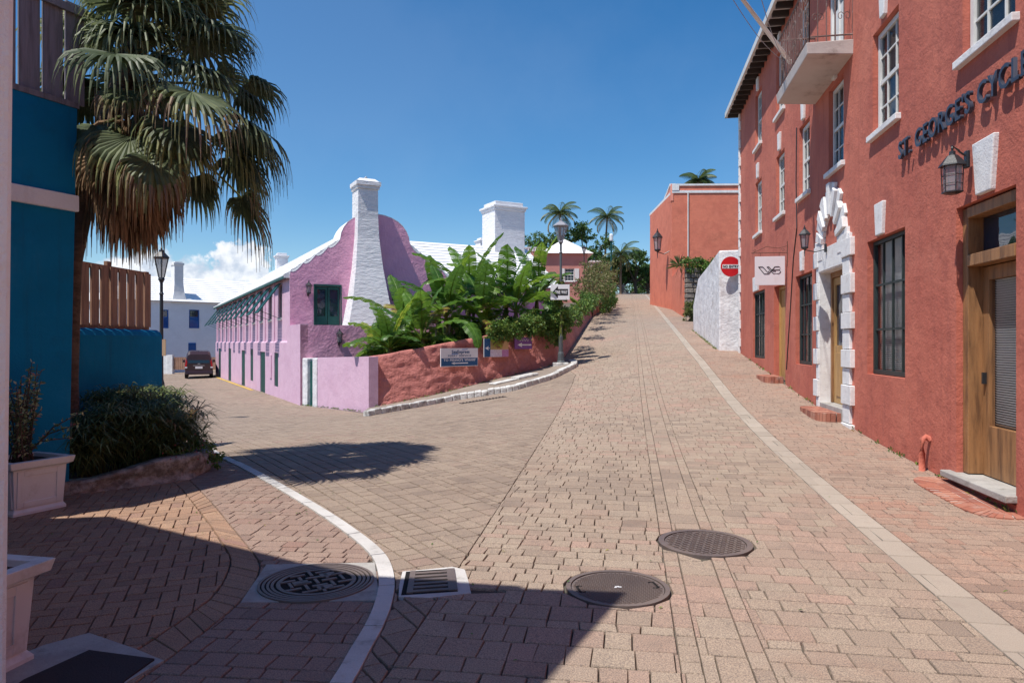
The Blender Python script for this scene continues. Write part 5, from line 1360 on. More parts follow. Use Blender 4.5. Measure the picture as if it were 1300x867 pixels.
# ---------------------------------------------------------------- street lamps
def street_lamp(pos, H, label, m='postpaint', lw=.26, seg=6, base=True):
    z = gz(*pos) if len(pos) == 2 else pos[2]; x, y = pos[:2]
    t = empty('street_lamp', (x,y,z), label, 'street lamp'); hl = H-.75
    mb = MB(); mb.lathe([(.15,0),(.15,.08),(.11,.12),(.10,.35),(.075,.42),(.07,.9),(.055,.95),(.045,1.0),(.04,hl-.35),(.055,hl-.32),(.035,hl-.28),(.035,hl-.05),(.06,hl)], x, y, z, 12); mb.build('post', M[m], t, smooth=False)
    mb = MB(); mb.lathe([(.06,0),(.085,.03),(.07,.08)], x, y, z+hl, seg)
    for k in range(seg):
        an = 2*math.pi*k/seg; mb.tube([(x+.07*math.cos(an),y+.07*math.sin(an),z+hl+.08),(x+lw*.85*math.cos(an),y+lw*.85*math.sin(an),z+hl+.55)], .012, 4)
    mb.tube([(x+lw*.86*math.cos(2*math.pi*k/seg),y+lw*.86*math.sin(2*math.pi*k/seg),z+hl+.55) for k in range(seg+1)], .014, 4)
    mb.build('lantern_frame', M['greym' if m == 'postpaint' else m], t)
    mb = MB(); mb.lathe([(.066,.08),(lw*.83,.54)], x, y, z+hl, seg); mb.build('pane', M['lampglass'], t)
    mb = MB(); mb.lathe([(lw*.98,.555),(lw*.95,.575),(lw*.45,.68),(.07,.70),(.06,.75),(.015,.76),(.03,.79),(.005,.83)], x, y, z+hl, seg); mb.build('cap', M['greym' if m == 'postpaint' else m], t)
    return t
lp = (at(712,463,23.4)[0], 23.4)
lmp = street_lamp((lp[0],lp[1],gz(*lp)+.14), 4.75, 'grey street lamp wrapped in vines at the red wall corner, one way sign attached', lw=.27)
mb = MB(); mb.box(lp[0]-.28, lp[0]+.25, lp[1]-.22, lp[1]+.25, gz(*lp)-.1, gz(*lp)+.2); mb.build('plinth', M['kerbmat'], lmp, bevel=.03)
lx = at(205,530,17.3); llm = street_lamp((lx[0],lx[1]), 4.15, 'dark street lamp at the end of the blue wall on the lower street', m='black', lw=.2)
mb = MB(); mb.box(lx[0]-.09,lx[0]+.13,lx[1]-.06,lx[1]-.04,1.28,1.68); mb.build('notice_plate', mat('notice_tan', (.5,.33,.2), (.4,.2,.12), rough=.6), llm)
l3 = at(741.5,340,62); street_lamp((l3[0],l3[1],gz(l3[0],l3[1])), 5.1, 'small dark street lamp above the hedge in front of the salmon cottage', m='black', lw=.24)
# one way sign
p0 = at(711,371,23.2); t = empty('one_way_sign', p0, 'white one way sign with black left arrow on lamp post', 'road sign'); sw, shh = .62, .50; X0 = p0[0]-.31; yb = 23.2
mb = MB(); mb.box(X0, X0+sw, yb-.015, yb, p0[2]-shh/2, p0[2]+shh/2); mb.build('board', M['signwhite'], t, bevel=.003)
mb = MB()
ar = [(.06,0),(.24,.20),(.24,.105),(.57,.105),(.57,-.105),(.24,-.105),(.24,-.20)]
def arr(pts, y0_, y1_, mb): 
    k = len(pts); mb.add([(X0+a,y0_,p0[2]+b) for a,b in pts]+[(X0+a,y1_,p0[2]+b) for a,b in pts],[list(reversed(range(k,2*k))),list(range(k))]+[(i,(i+1)%k,k+(i+1)%k,k+i) for i in range(k)])
arr([(.06,0),(.24,.20),(.24,-.20)][::-1], yb-.019, yb-.015, mb); arr([(.24,-.105),(.57,-.105),(.57,.105),(.24,.105)], yb-.019, yb-.015, mb); mb.build('arrow', M['signblack'], t)
text_obj('ONE WAY', .15, .0015, M['signwhite'], t, 'lettering', (X0+.14, yb-.022, p0[2]-.05), (1,0,0), (0,0,1), width=.41, offset=.004)
mb = MB(); mb.box(p0[0]-.06,p0[0]+.06,yb,yb+.2,p0[2]-.02,p0[2]+.02); mb.build('clamp', M['greym'], t)
# tall modern post near the crest
pp = at(776,370,88); t = empty('street_lamp', (pp[0],pp[1],gz(pp[0],pp[1])), 'tall thin green lamp post with white box head at the hilltop', 'street lamp')
mb = MB(); mb.tube([(pp[0],pp[1],gz(pp[0],pp[1])-.1),(pp[0],pp[1],14.2)], .11, 6); mb.build('post', M['green'], t)
mb = MB(); mb.lathe([(.2,0),(.24,.1),(.24,.75),(.1,.9)], pp[0], pp[1], 14.2, 8); mb.build('head', M['signwhite'], t)

# ---------------------------------------------------------------- leaf helpers
def rvec():
    while True:
        v = Vector((random.uniform(-1,1),random.uniform(-1,1),random.uniform(-1,1)))
        if .05 < v.length < 1: return v.normalized()
def leaf(mb, p, d, L_, W_, c, up=None, fold=.0):
    d = d.normalized(); s = d.cross(up or Vector((0,0,1)))
    if s.length < .05: s = d.cross(Vector((1,0,0)))
    s.normalize(); nn_ = s.cross(d)
    m_ = p + d*L_*.5
    mb.add([p, m_ - s*W_*.5 + nn_*fold*W_, p + d*L_ - Vector((0,0,.12*L_)), m_ + s*W_*.5 + nn_*fold*W_], [(0,1,2,3)], c)
def leaf_cloud(mb, blobs, n, size, csh=0., droop=.3, aspect=.55, shell_=.45):
    tot = sum(b[1][0]*b[1][1]*b[1][2] for b in blobs)
    for (c_, r_) in blobs:
        k = int(n * r_[0]*r_[1]*r_[2]/tot); c_ = Vector(c_)
        clumps = [(rvec(), random.uniform(.35,1)) for _ in range(max(6, k//30))]
        for _ in range(k):
            dv, rr = random.choice(clumps); 
            q = (dv*rr + rvec()*random.random()*.34)
            p = c_ + Vector((q.x*r_[0], q.y*r_[1], q.z*r_[2]))
            dd_ = (dv*.6 + rvec() + Vector((0,0,-droop))).normalized()
            leaf(mb, p, dd_, size*random.uniform(.6,1.3), size*aspect*random.uniform(.7,1.2), max(0,min(1,random.gauss(.45,.22)+csh)), up=rvec())
# ---------------------------------------------------------------- banana plants
def banana_leaf(parent, base, az, Ll, Wl, rise_, droop, c):
    mb = MB(); n = 18; d = Vector((math.cos(az), math.sin(az), 0)); side = Vector((-d.y, d.x, 0)); pts = []
    # midrib path
    p = Vector(base); ang = rise_; st = Ll/n
    for i in range(n+1):
        pts.append(p.copy()); p = p + (d*math.cos(ang) + Vector((0,0,1))*math.sin(ang))*st; ang -= droop/n*(.4+1.4*i/n)
    ni = 3   # petiole length in steps
    mb.tube(pts, [max(.006, .028*(1-i/(n+1))) for i in range(n+1)], 5, c=.75)
    tilt = random.uniform(-.35,.35)
    for sg in (-1,1):
        i = ni
        k = ni*1.0; last = None
        fine = 40; tear = 0
        for j in range(fine):
            t0, t1 = j/fine, (j+1)/fine
            f0, f1 = ni + (n-ni)*t0, ni + (n-ni)*t1
            def PT(f): a = min(int(f), n-1); u = f-a; return pts[a].lerp(pts[a+1], u)
            wid = lambda t_: Wl*.5*(math.sin(math.pi*min(1,(t_*.93+.07)))**.5)*(1 if t_ < .985 else .3)
            if random.random() < .20: tear = random.uniform(.2,.5)*random.choice((1,-.3))
            tear *= .9
            fold = .18 + .25*abs(tear) ; gapk = .82 if abs(tear) > .15 and random.random() < .3 else 1
            a0, a1 = PT(f0), PT(f1); a1g = a0.lerp(a1, gapk)
            dn = lambda t_: Vector((0,0,-1))*wid(t_)*(fold + tilt*sg + .10*math.sin(j*.9)) 
            fw_ = (pts[min(n,int(f0)+1)]-pts[int(f0)]).normalized()*wid(t0)*.35
            b0_, b1_ = a0 + side*sg*wid(t0)*.96 + dn(t0) + fw_*(1+tear), a1g + side*sg*wid(t1)*.96*(1) + dn(t1) + fw_*(1+tear)
            m0, m1 = a0.lerp(b0_,.5) + Vector((0,0,.05*Wl)), a1g.lerp(b1_,.5) + Vector((0,0,.05*Wl))
            cc = max(0,min(1,c + random.uniform(-.07,.07)))
            mb.add([a0,m0,b0_,b1_,m1,a1g], [(0,1,4,5),(1,2,3,4)], cc)
    return mb.build('leaf', LM['banana'], parent)
def banana(x, y, z, H, nl, Ll, label, seed, lean=(0,0), azs=None):
    random.seed(seed); nl += 3; H *= .86; t = empty('banana_plant', (x,y,z), label, 'banana plant', 'banana plants behind the red wall')
    mb = MB(); top = Vector((x+lean[0], y+lean[1], z+H)); b = Vector((x,y,z-.2))
    mb.tube([b, b.lerp(top,.35)+Vector((.02,0,0)), b.lerp(top,.7), top], [.13,.11,.085,.05], 9, c=.3)
    for k in range(5):
        h_ = random.uniform(.3,.9); p = b.lerp(top,h_); az = random.uniform(0,6.3); d = Vector((math.cos(az),math.sin(az),0))
        mb.add([p+d*.09, p+d*.25+Vector((0,0,-.25)), p+d*.2+Vector((d.y*.12,-d.x*.12,-.65)), p+d*.12+Vector((0,0,-.2))], [(0,1,2,3)], .95)
    mb.build('stem', LM['banstem'], t, smooth=True)
    for k in range(nl):
        az = (azs[k] if azs and k < len(azs) else 2.4*k + random.uniform(-.3,.3)); f = k/max(1,nl-1)
        banana_leaf(t, top - Vector((0,0,.15*f*H)), az, Ll*random.uniform(.8,1.1), .60*random.uniform(.85,1.15), R(80 - 72*f + random.uniform(-8,8)), R(38+48*f), max(0,min(.97,random.gauss(.45,.27))))
    return t
BN = [ # px of stem foot, Y, height, leaves, leaf length, label
 (484,455,22.6,.5,6,1.5,'lowest banana plant, at the very left end of the red wall top',(0,0)),
 (495,450,21.3,.55,7,1.7,'young banana plant at the left end of the red wall, leaves low over it',(0,0)),
 (540,444,21.9,.7,7,1.8,'short banana plant above the ferry sign with bright leaves',(-.1,0)),
 (520,436,24.3,1.1,8,2.1,'banana plant standing in front of the white chimney foot',(-.2,0)),
 (566,430,23.2,1.2,8,2.2,'banana plant left of the tallest one, above the ferry sign',(0,.1)),
 (592,425,24.8,1.9,9,2.5,'tallest banana plant with leaves reaching over the white roof',(.1,0)),
 (612,428,23.3,1.1,8,2.1,'banana plant directly above the tiled map sign',(.0,0)),
 (640,420,24.8,1.5,8,2.4,'banana plant in the back row, in front of the white wing roof',(.1,0)),
 (655,418,24.0,1.1,7,2.0,'banana plant above the purple sign',(.0,0)),
 (680,408,25.4,1.3,8,2.2,'banana plant just left of the street lamp',(.05,0)),
 (556,428,26.0,1.5,8,2.2,'banana plant behind the others, before the dark part of the gable',(.05,0)),
]
for i,(px,py,Y,H,nl,Ll,lab,ln) in enumerate(BN):
    p = at(px,py,Y); banana(p[0],p[1],p[2]-.25,H,nl,Ll,lab,100+i,ln)
random.seed(11)
# undergrowth in the garden
mb = MB()
bl = []
for i in range(26):
    u = i/25; px = 480+u*215; Y = 21.2+u*3.4; p = at(px, 452-u*38, Y+random.uniform(.2,1.2)); bl.append(((p[0],p[1],p[2]+.1),(.55,.5,.35+.2*random.random())))
leaf_cloud(mb, bl, 8500, .17, .05, .4)
o = mb.build('garden_undergrowth', LM['vine']); tag(o, kind='stuff')
# vines over the wall and up the lamp
mb = MB(); bl = []
def wall_pt(u): return lerp_line(RB, u)
for i in range(30):
    u = .52 + .48*i/29; q = wall_pt(u); zt_ = red_top(q[0]); bl.append(((q[0]+.05,q[1]-.06+random.uniform(-.05,.1),zt_+.12),(.38,.28,.26+.14*random.random()+.12*i/29)))
    if i > 14 and i % 2: bl.append(((q[0]+.05,q[1]-.18,zt_-.25-random.random()*.3*(i/29)),(.2,.12,.34)))
for k in range(7): q = wall_pt(1); bl.append(((q[0]+random.uniform(-.5,.3),q[1]-.3+random.uniform(-.1,.2),2.0+k*.16),(.35,.25,.25)))
for k in range(9): q = lerp_line(RB, .80+.02*k); bl.append(((q[0]+.05,q[1]-.16,red_top(q[0])-.12-.05*k),(.28,.13,.36)))
leaf_cloud(mb, bl, 21000, .085, .08, .6)
o = mb.build('wall_vine', LM['vine'], loc=(1,23.5,1)); tag(o, 'dense green vine hanging over the red wall around the lamp post', 'vine')
mb = MB(); bl = [((lp[0]+random.uniform(-.08,.08), lp[1], 2.4+k*.17),(.16,.15,.16)) for k in range(8)]
leaf_cloud(mb, bl, 1300, .09, .1, .5); 
for k in range(5):
    pts = [Vector((lp[0]+random.uniform(-.06,.06),lp[1]-.05,1.6+q*.25)) for q in range(9)]; mb.tube(pts, .008, 4, c=.9)
o = mb.build('climbing_vine', LM['vine'], loc=(lp[0],lp[1],2)); tag(o, 'thin vine climbing the grey lamp post above the one way sign', 'vine')
# dry hedge up the hill
def hedge(name, blobs, n, size, m, label, cat='hedge', csh=0., droop=.3):
    mb = MB(); leaf_cloud(mb, blobs, n, size, csh, droop); c0 = blobs[0][0]
    for (c_, r_) in blobs:
        for k in range(3): mb.tube([Vector((c_[0]+random.uniform(-.3,.3),c_[1],c_[2]-r_[2]*1.1)), Vector(c_)+rvec()*.5*min(r_)], [.03,.012], 4, c=.95)
    o = mb.build(name, m, loc=(c0[0],c0[1],c0[2]-blobs[0][1][2])); tag(o, label, cat); return o
bl = []
for k in range(12):
    u = k/11; x, y = 4.0+u*3.6, 38+u*21; bl.append(((x+.2+random.uniform(-.25,.25),y,gz(x,y)+1.6+random.uniform(-.1,.5)+(.7 if .25<u<.8 else 0)),(.95,1.5,.85)))
hedge('hedge', bl, 9000, .16, LM['dry'], 'overgrown dry hedge with tan flower heads spilling over the red wall', csh=.1)
bl = [((7.2+.75*k*.35,47+k*2.0,gz(6,47+k*2)+1.0),(.55,1.2,.8)) for k in range(4)]
hedge('trailing_shrub', [((6.0,44.6,gz(6,44)+1.2),(.6,1.2,.9)),((6.4,47,gz(6.3,47)+1.1),(.65,1.3,.95)),((6.7,50,gz(6.7,50)+1.2),(.6,1.5,.9))], 3600, .15, LM['vine'], 'dark green shrub trailing from the hedge down to the road', 'shrub')
hedge('hedge', [((3.1,31,gz(3,31)+1.5),(.45,1.6,.35)),((3.8,35,gz(4,35)+1.5),(.5,1.6,.4)),((2.4,27.5,gz(2,27)+1.5),(.45,1.5,.35))], 3600, .11, LM['vine'], 'low green vines along the top of the uphill red wall', 'hedge')
# vine on rubble wall + tuft at foot
hedge('wall_vine', [((10.9,41.6,6.2),(.9,.5,.5)),((11.9,41.5,6.0),(.9,.45,.7)),((11.7,41.3,5.2),(.6,.3,.7))], 2600, .17, LM['vine'], 'green vine hanging over the rubble stone wall', 'vine')
p = at(874,404,38); hedge('shrub', [((p[0],p[1],gz(p[0],p[1])+.3),(.45,.5,.5)),((p[0]+.3,p[1]+.5,gz(p[0],p[1])+.7),(.4,.5,.6))], 900, .16, LM['dry'], 'small shrub growing at the foot of the rubble wall', 'shrub')
mb = MB(); q = at(862,338,43); 
for k in range(60): leaf(mb, Vector((q[0],q[1],q[2])), (rvec()+Vector((0,0,.5))), .85, .09, random.random(), up=rvec())
o = mb.build('agave', LM['coco'], loc=q); tag(o, 'spiky pale plant on top of the orange garden wall', 'plant')
for (px, py, Y) in ((958,498,14),(1072,545,11.5),(505,527,19.4),(600,485,21),(400,524,21.9),(452,856,3.5),(340,503,28.5),(902,448,25)):
    pass
mb = MB()   # weeds in joints and at wall feet
for i in range(260):
    s_ = random.choice((1,2,3,4))
    if s_ == 1: q = lerp_line(RB, random.random()); q = (q[0]+.05,q[1]-.06)
    elif s_ == 2: r_ = FL.P(random.uniform(0,5.5),.05,0); q = r_[:2]
    elif s_ == 3: u = random.random(); q = (w1[0]+(w2[0]-w1[0])*u-.06, w1[1]+(w2[1]-w1[1])*u)
    else: q = FR.P(random.uniform(3,22),.03,0)[:2]
    for k in range(4): leaf(mb, Vector((q[0]+random.uniform(-.04,.04),q[1]+random.uniform(-.04,.04),gz(*q)+(.12 if s_==1 else 0))), rvec()+Vector((0,0,1.2)), random.uniform(.03,.09), .02, random.random(), up=rvec())
for i in range(120):
    q = random.choice([(random.uniform(-2,3.5), random.uniform(3.3,14)), (random.uniform(-4,-1.5), random.uniform(5,9))]); d_ = rvec(); d_.z *= .15
    leaf(mb, Vector((q[0],q[1],gz(*q)+.010)), d_, random.uniform(.015,.045), .016, random.random(), up=Vector((0,0,1)))
tag(mb.build('weeds', LM['vine']), kind='stuff')

# ---------------------------------------------------------------- palms and trees up the hill
def coco_mesh(seed, n_fr=20, Lf=3.0):
    random.seed(seed); mb = MB()
    for k in range(n_fr):
        az = 2.399*k; el = R(75) - R(115)*(k/n_fr); d = Vector((math.cos(az),math.sin(az),0)); p = Vector((0,0,0)); ang = el; pts = [p.copy()]
        n = 12; LL_ = Lf*random.uniform(.85,1.1)
        for i in range(n): ang -= R(7.5)*(.6+i/n); p = p + (d*math.cos(ang)+Vector((0,0,math.sin(ang))))*LL_/n; pts.append(p.copy())
        col_ = .2+.4*random.random() if k < n_fr*.75 else random.uniform(.75,1)
        mb.tube(pts, [.04*(1-i/14) for i in range(n+1)], 3, c=.8)
        side = Vector((-d.y,d.x,0))
        for i in range(2, n*2):
            a = pts[min(n,i//2)].lerp(pts[min(n,i//2+1)], .5*(i%2)) if i//2 < n else pts[n]
            w_ = .72*math.sin(math.pi*(i/(2*n)*.85+.12))
            for sg in (-1,1):
                dl_ = (side*sg + d*.35 + Vector((0,0,-.55))).normalized()
                b = a + dl_*w_*.6; e_ = b + (dl_+Vector((0,0,-.8)))*w_*.42; wv = d*.045
                mb.add([a-wv,a+wv,b+wv,b-wv,e_],[(0,1,2,3),(3,2,4)], max(0,min(1,col_+random.uniform(-.12,.12))))
    return mb
def coco_palm(x, y, z, H, label, seed, Lf=3.0, n_fr=20, lean=(.3,0)):
    t = empty('palm_tree', (x,y,z), label, 'palm tree', 'tall palms up the hill')
    mb = MB(); pts = [Vector((x+lean[0]*(k/8)**2, y+lean[1]*(k/8)**2, z-.3+(H+.3)*k/8)) for k in range(9)]; mb.tube(pts, [.2-.09*k/8 for k in range(9)], 8); mb.build('trunk', M['trunk'], t, smooth=True)
    cm_ = coco_mesh(seed, n_fr, Lf); cm_.v = [(a+pts[-1].x,b+pts[-1].y,c_+pts[-1].z) for a,b,c_ in cm_.v]; cm_.build('crown', LM['coco'], t)
def palm_at(px, py, Y, label, seed, Lf, lean=(.3,0)):
    p = at(px,py,Y); zb_ = gz(p[0],p[1]); coco_palm(p[0]-lean[0],p[1]-lean[1],zb_,p[2]-zb_,label,seed,Lf,lean=lean)
palm_at(711,270,90,'coconut palm above the salmon cottage, leftmost of the hilltop palms',3,3.1,(0,0))
palm_at(771,275,100,'tall slim coconut palm standing highest over the road end',4,3.2,(.4,0))
palm_at(788,322,96,'shorter shaggy palm in front of the trees at the road end',5,3.4,(0,0))
palm_at(887,229,75,'palm crown showing above the orange building roof',6,2.3,(0,0))
def tree(x, y, z, H, R_, label, seed, n=5200, size=.3, m='tree', blobs=9, group='trees at the top of the hill', cat='tree', flat=.7, csh=0.):
    random.seed(seed); t = empty('broadleaf_tree', (x,y,z), label, cat, group)
    mb = MB(); fork = Vector((x,y,z+H*.3)); mb.tube([(x,y,z-.4),(x+.1,y,z+H*.15),fork], [.32,.26,.22], 8); bl = []
    for k in range(blobs):
        az = k*2.4+random.random(); rr = R_*random.uniform(.25,.85); c_ = Vector((x+rr*math.cos(az), y+rr*math.sin(az), z+H*random.uniform(.48,.9)))
        mb.tube([fork, fork.lerp(c_,.5)+Vector((0,0,-.2)), c_], [.15,.09,.03], 5); q = R_*random.uniform(.3,.5); bl.append((tuple(c_),(q,q,q*flat)))
    mb.build('trunk', M['bark'], t)
    mb = MB(); leaf_cloud(mb, bl, n, size, csh, .15, .6); mb.build('crown', LM[m], t)
def tree_at(px, pyb, pyt, Y, wpx, label, seed, **k):
    xx = (px-CX)/FPX*Y; zt_ = CAMH+(HY-pyt)/FPX*Y; zb_ = max(-1, min(gz(xx,Y), zt_-3)); tree(xx, Y, zb_, zt_-zb_, wpx/2/FPX*Y, label, seed, **k)
tree_at(745,370,284,92,66,'dark spreading tree behind the salmon cottage on its right',21,n=6000)
tree_at(690,370,293,95,62,'feathery tree behind the salmon cottage on its left',22,n=5000,size=.28)
tree_at(772,372,318,99,40,'bushy tree left of the shaggy palm',23)
tree_at(806,372,316,101,46,'broad tree at the road end beside the orange building',24,n=7000)
tree_at(822,372,330,108,40,'tree behind the far end of the orange building',25)
tree_at(790,374,335,103,48,'low round tree below the shaggy palm at road end',26,n=5000,csh=.1)
tree_at(840,372,345,112,60,'dark tree in the far row at the road end',27)
tree_at(762,374,338,104,34,'small tree at the left of the road end',28,csh=.15)
tree_at(725,360,310,88,50,'small dark tree directly behind the salmon cottage roof',29)
tree_at(800,378,345,114,90,'low dark tree closing the gap at the road end',30,n=6000)
random.seed(5)
# hilltop gate, pillar, pale kerb
mb = MB(); p0, p1 = (14.0,97.0), (20.5,99.0); F = Fr(p0, (p1[0]-p0[0],p1[1]-p0[1]))
for i in range(8): c_ = F.P(i*.85+.4,0,0); F.box(mb, i*.85, i*.85+.84, -.15, .15, gz(c_[0],c_[1])-.2, gz(c_[0],c_[1])+.14)
tag(mb.build('hilltop_kerb', M['whitestrip']), kind='structure')
p = at(769,370,93); mb = MB(); mb.box(p[0]-.35,p[0]+.35,92.8,93.5,gz(p[0],93)-.3,gz(p[0],93)+1.6); mb.box(p[0]-.42,p[0]+.42,92.7,93.6,gz(p[0],93)+1.6,gz(p[0],93)+1.7); o = mb.build('gate_pillar', M['white'], loc=(p[0],93,7), bevel=.03); tag(o, 'short white gate pillar at the top of the road', 'pillar')
t = empty('metal_gate', (p[0]+1.8,96,gz(p[0]+1.8,96)), 'grey metal gate of thin bars at the top of the road', 'gate')
mb = MB(); zg = gz(p[0]+1.8,96)
for k in range(22): mb.tube([(p[0]+.5+k*.14,96,zg),(p[0]+.5+k*.14,96,zg+1.2+.25*math.sin(k/21*math.pi/2+1.57))], .018, 4)
mb.build('bars', M['greym'], t); mb = MB(); mb.tube([(p[0]+.4,96,zg+.2),(p[0]+3.6,96,zg+.2)], .03, 4); mb.tube([(p[0]+.4,96,zg+1.15),(p[0]+3.6,96,zg+1.15)], .03, 4); mb.build('gate_frame', M['greym'], t)

# ---------------------------------------------------------------- salmon cottage
FC = Fr(at(668,320,66)[:2], (1,.02), -1); ct = empty('cottage', (5,66,5), 'salmon pink cottage with white hipped roof behind the lamp post', 'house')
ec = CAMH+(HY-322)/FPX*66; s_l = FC.S(690)[0]; s_r = FC.S(748)[0]
mb = MB(); wz0 = CAMH+(HY-357)/FPX*66; wz1 = CAMH+(HY-341)/FPX*66
holes_wall(mb, FC, s_l+.15, s_r-.15, 3, ec, [(FC.S(717)[0],FC.S(729)[0],wz0,wz1,.15)]); shell(mb, FC, s_l+.15, s_r-.15, 7, 3, ec)
mb.build('wall', M['cottagepink'], ct)
mb = MB(); FC.box(mb, -2.5, s_l+.1, -5, -.35, 3, ec+.55); mb.build('side_block', M['cottagepink'], ct)
mb = MB(); 
for k in range(9): FC.box(mb, -.3+k*.22, -.3+k*.22+.13, -.35, -.30, ec+.25, ec+.5)
FC.box(mb, -2.6, s_l+.12, -5.1, -.3, ec+.551, ec+.65); mb.build('parapet_trim', M['trimwhite'], ct)
mb = MB(); e = .35; A_ = FC.P(s_l-e,e,ec); B_ = FC.P(s_r+e,e,ec); C2 = FC.P(s_r+e,-7.4,ec); D2 = FC.P(s_l-e,-7.4,ec); zr2 = CAMH+(HY-306)/FPX*68.5
r1 = FC.P((s_l+s_r)/2,-2.6,zr2+.2); r2 = FC.P((s_l+s_r)/2,-4.4,zr2+.2)
step_roof(mb, A_, B_, r1, r1, 9, .03); step_roof(mb, B_, C2, r1, r2, 9, .03); step_roof(mb, D2, A_, r2, r1, 9, .03); step_roof(mb, C2, D2, r2, r2, 9, .03); mb.add([A_,B_,C2,D2],[(3,2,1,0)])
mb.build('roof', M['roof'], ct)
wo = window(FC, FC.S(717)[0]+.01, FC.S(729)[0]-.01, wz0+.01, wz1-.01, .12, ct, M['wpaint'], 3, 4, True, .08, None)
mb = MB(); a_, b_ = FC.S(717)[0], FC.S(729)[0]; FC.box(mb, a_-.45, a_-.02, 0, .05, wz0, wz1); mb.build('shutter', M['wpaint'], wo); mb = MB(); FC.box(mb, b_+.02, b_+.45, 0, .05, wz0, wz1); mb.build('shutter', M['wpaint'], wo)
# small white chimney right of the cottage
bcx = at(756,340,70); mb = MB(); mb.box(bcx[0]-.5,bcx[0]+.5,70,71,5,CAMH+(HY-333)/FPX*70); mb.box(bcx[0]-.6,bcx[0]+.6,69.9,71.1,CAMH+(HY-333)/FPX*70,CAMH+(HY-331)/FPX*70); o = mb.build('white_pier', M['white'], loc=(bcx[0],70,5)); tag(o, 'small white plastered pier right of the salmon cottage', 'pier')

# ---------------------------------------------------------------- pale blue-white house closing the lower street
FH = Fr(at(198,473,58.6)[:2], (.726,.688), -1); hs_ = empty('white_house', (-27,60,-1), 'pale two-storey house with white roof and blue shutters at the end of the lower street', 'house')
eh = 5.05; sL, sR = -3.5, 13
def fh(px, py): return FH.S(px, py)
def hx(x0,x1,y0,y1): a,z1_ = fh(x0,y0); b,z0_ = fh(x1,y1); return (a,b,z0_,z1_,.15)
hw = [hx(204.5,214,393,417), hx(240,253,393,417), hx(239,249,435.5,451)]
mb = MB(); holes_wall(mb, FH, sL, sR, -1.6, eh, hw); shell(mb, FH, sL, sR, 7, -1.6, eh); mb.build('wall', M['housewhite'], hs_)
for i,h in enumerate(hw):
    wo = window(FH, h[0]+.02, h[1]-.02, h[2]+.02, h[3]-.02, .1, hs_, M['blueshutter'], 1, 2, False, .05, None, glass='glassdark')
    mb = MB(); ztp = h[3]-(h[3]-h[2])*(.35 if i < 2 else 0)
    k = h[2]
    while k < ztp-.05: FH.box(mb, h[0]+.05, h[1]-.05, -.04, .05, k+.01, k+.07); k += .09
    mb.build('shutter', M['blueshutter'], wo)
mb = MB(); zrr = 7.35; e = .3
A_ = FH.P(sL-e,e,eh); B_ = FH.P(sR+e,e,eh); C2 = FH.P(sR+e,-7.3,eh); D2 = FH.P(sL-e,-7.3,eh); r1 = FH.P(sL+3.3,-3.5,zrr); r2 = FH.P(sR-3.3,-3.5,zrr)
step_roof(mb, A_, B_, r1, r2, 12); step_roof(mb, D2, A_, r1, r1, 12); step_roof(mb, B_, C2, r2, r2, 12); step_roof(mb, C2, D2, r2, r1, 12); mb.add([A_,B_,C2,D2],[(3,2,1,0)])
mb.build('roof', M['roof'], hs_)
mb = MB(); sc1 = FH.S(228)[0]; prev = None
for z_, hwd, np_ in ((4.9,.62,.1),(5.3,.55,.0),(5.9,.42,-.1),(6.6,.36,-.15),(8.15,.36,-.15),(8.16,.42,-.1),(8.35,.42,-.1),(8.36,.3,-.2),(8.45,.3,-.2)):
    ring = [FH.P(sc1-hwd,np_,z_),FH.P(sc1+hwd,np_,z_),FH.P(sc1+hwd,-1.0-np_*0,z_),FH.P(sc1-hwd,-1.0,z_)]
    if prev: mb.add(prev+ring, [(0,1,5,4),(1,2,6,5),(2,3,7,6),(3,0,4,7)])
    prev = ring
mb.add(prev,[(0,1,2,3)]); mb.build('chimney', M['white'], hs_)
pgp = at(217,473,56.5); mb = MB(); mb.box(pgp[0]-.2,pgp[0]+.2,56.3,56.7,-1.4,CAMH+(HY-450.5)/FPX*56.5); mb.box(pgp[0]-3.4,pgp[0]-.2,56.4,56.6,-1.4,CAMH+(HY-451)/FPX*56.5); o = mb.build('front_wall', M['white'], loc=(pgp[0],56.5,-.9)); tag(o, 'low white garden wall and pillar in front of the pale house', 'wall')
mb = MB(); t = empty('wooden_gate', (pgp[0]+.9,56.5,-.9), 'brown wooden slatted fence panel beside the parked van', 'fence')
for k in range(24): mb.box(pgp[0]+.25+k*.14,pgp[0]+.25+k*.14+.11,56.45,56.5,-.55,.45)
mb.build('slats', M['fence'], t); mb = MB(); mb.box(pgp[0]+.2,pgp[0]+3.7,56.5,56.56,-.4,-.3); mb.box(pgp[0]+.2,pgp[0]+3.7,56.5,56.56,.2,.3); mb.build('rails', M['fence'], t)
# white wall left of the pale house
mb = MB(); F = Fr(at(150,473,50)[:2], (-.2,1), -1); 
# backdrop roofs further left (seen between fence boards)
pbk = at(150,420,70); mb = MB(); mb.box(pbk[0]-12,pbk[0]+3,70,78,-2,4.6); bk = empty('background_house', (pbk[0],70,-1), 'distant cream house seen through the gaps of the timber fence', 'house'); mb.build('wall', M['cream'], bk)
mb = MB(); mb.add([(pbk[0]-12.4,69.6,4.6),(pbk[0]+3.4,69.6,4.6),(pbk[0]+3.4,78.4,4.6),(pbk[0]-12.4,78.4,4.6),(pbk[0]-8,74,6.8),(pbk[0]-1,74,6.8)],[(0,1,5,4),(1,2,5),(2,3,4,5),(3,0,4),(3,2,1,0)]); mb.build('roof', M['roof'], bk)

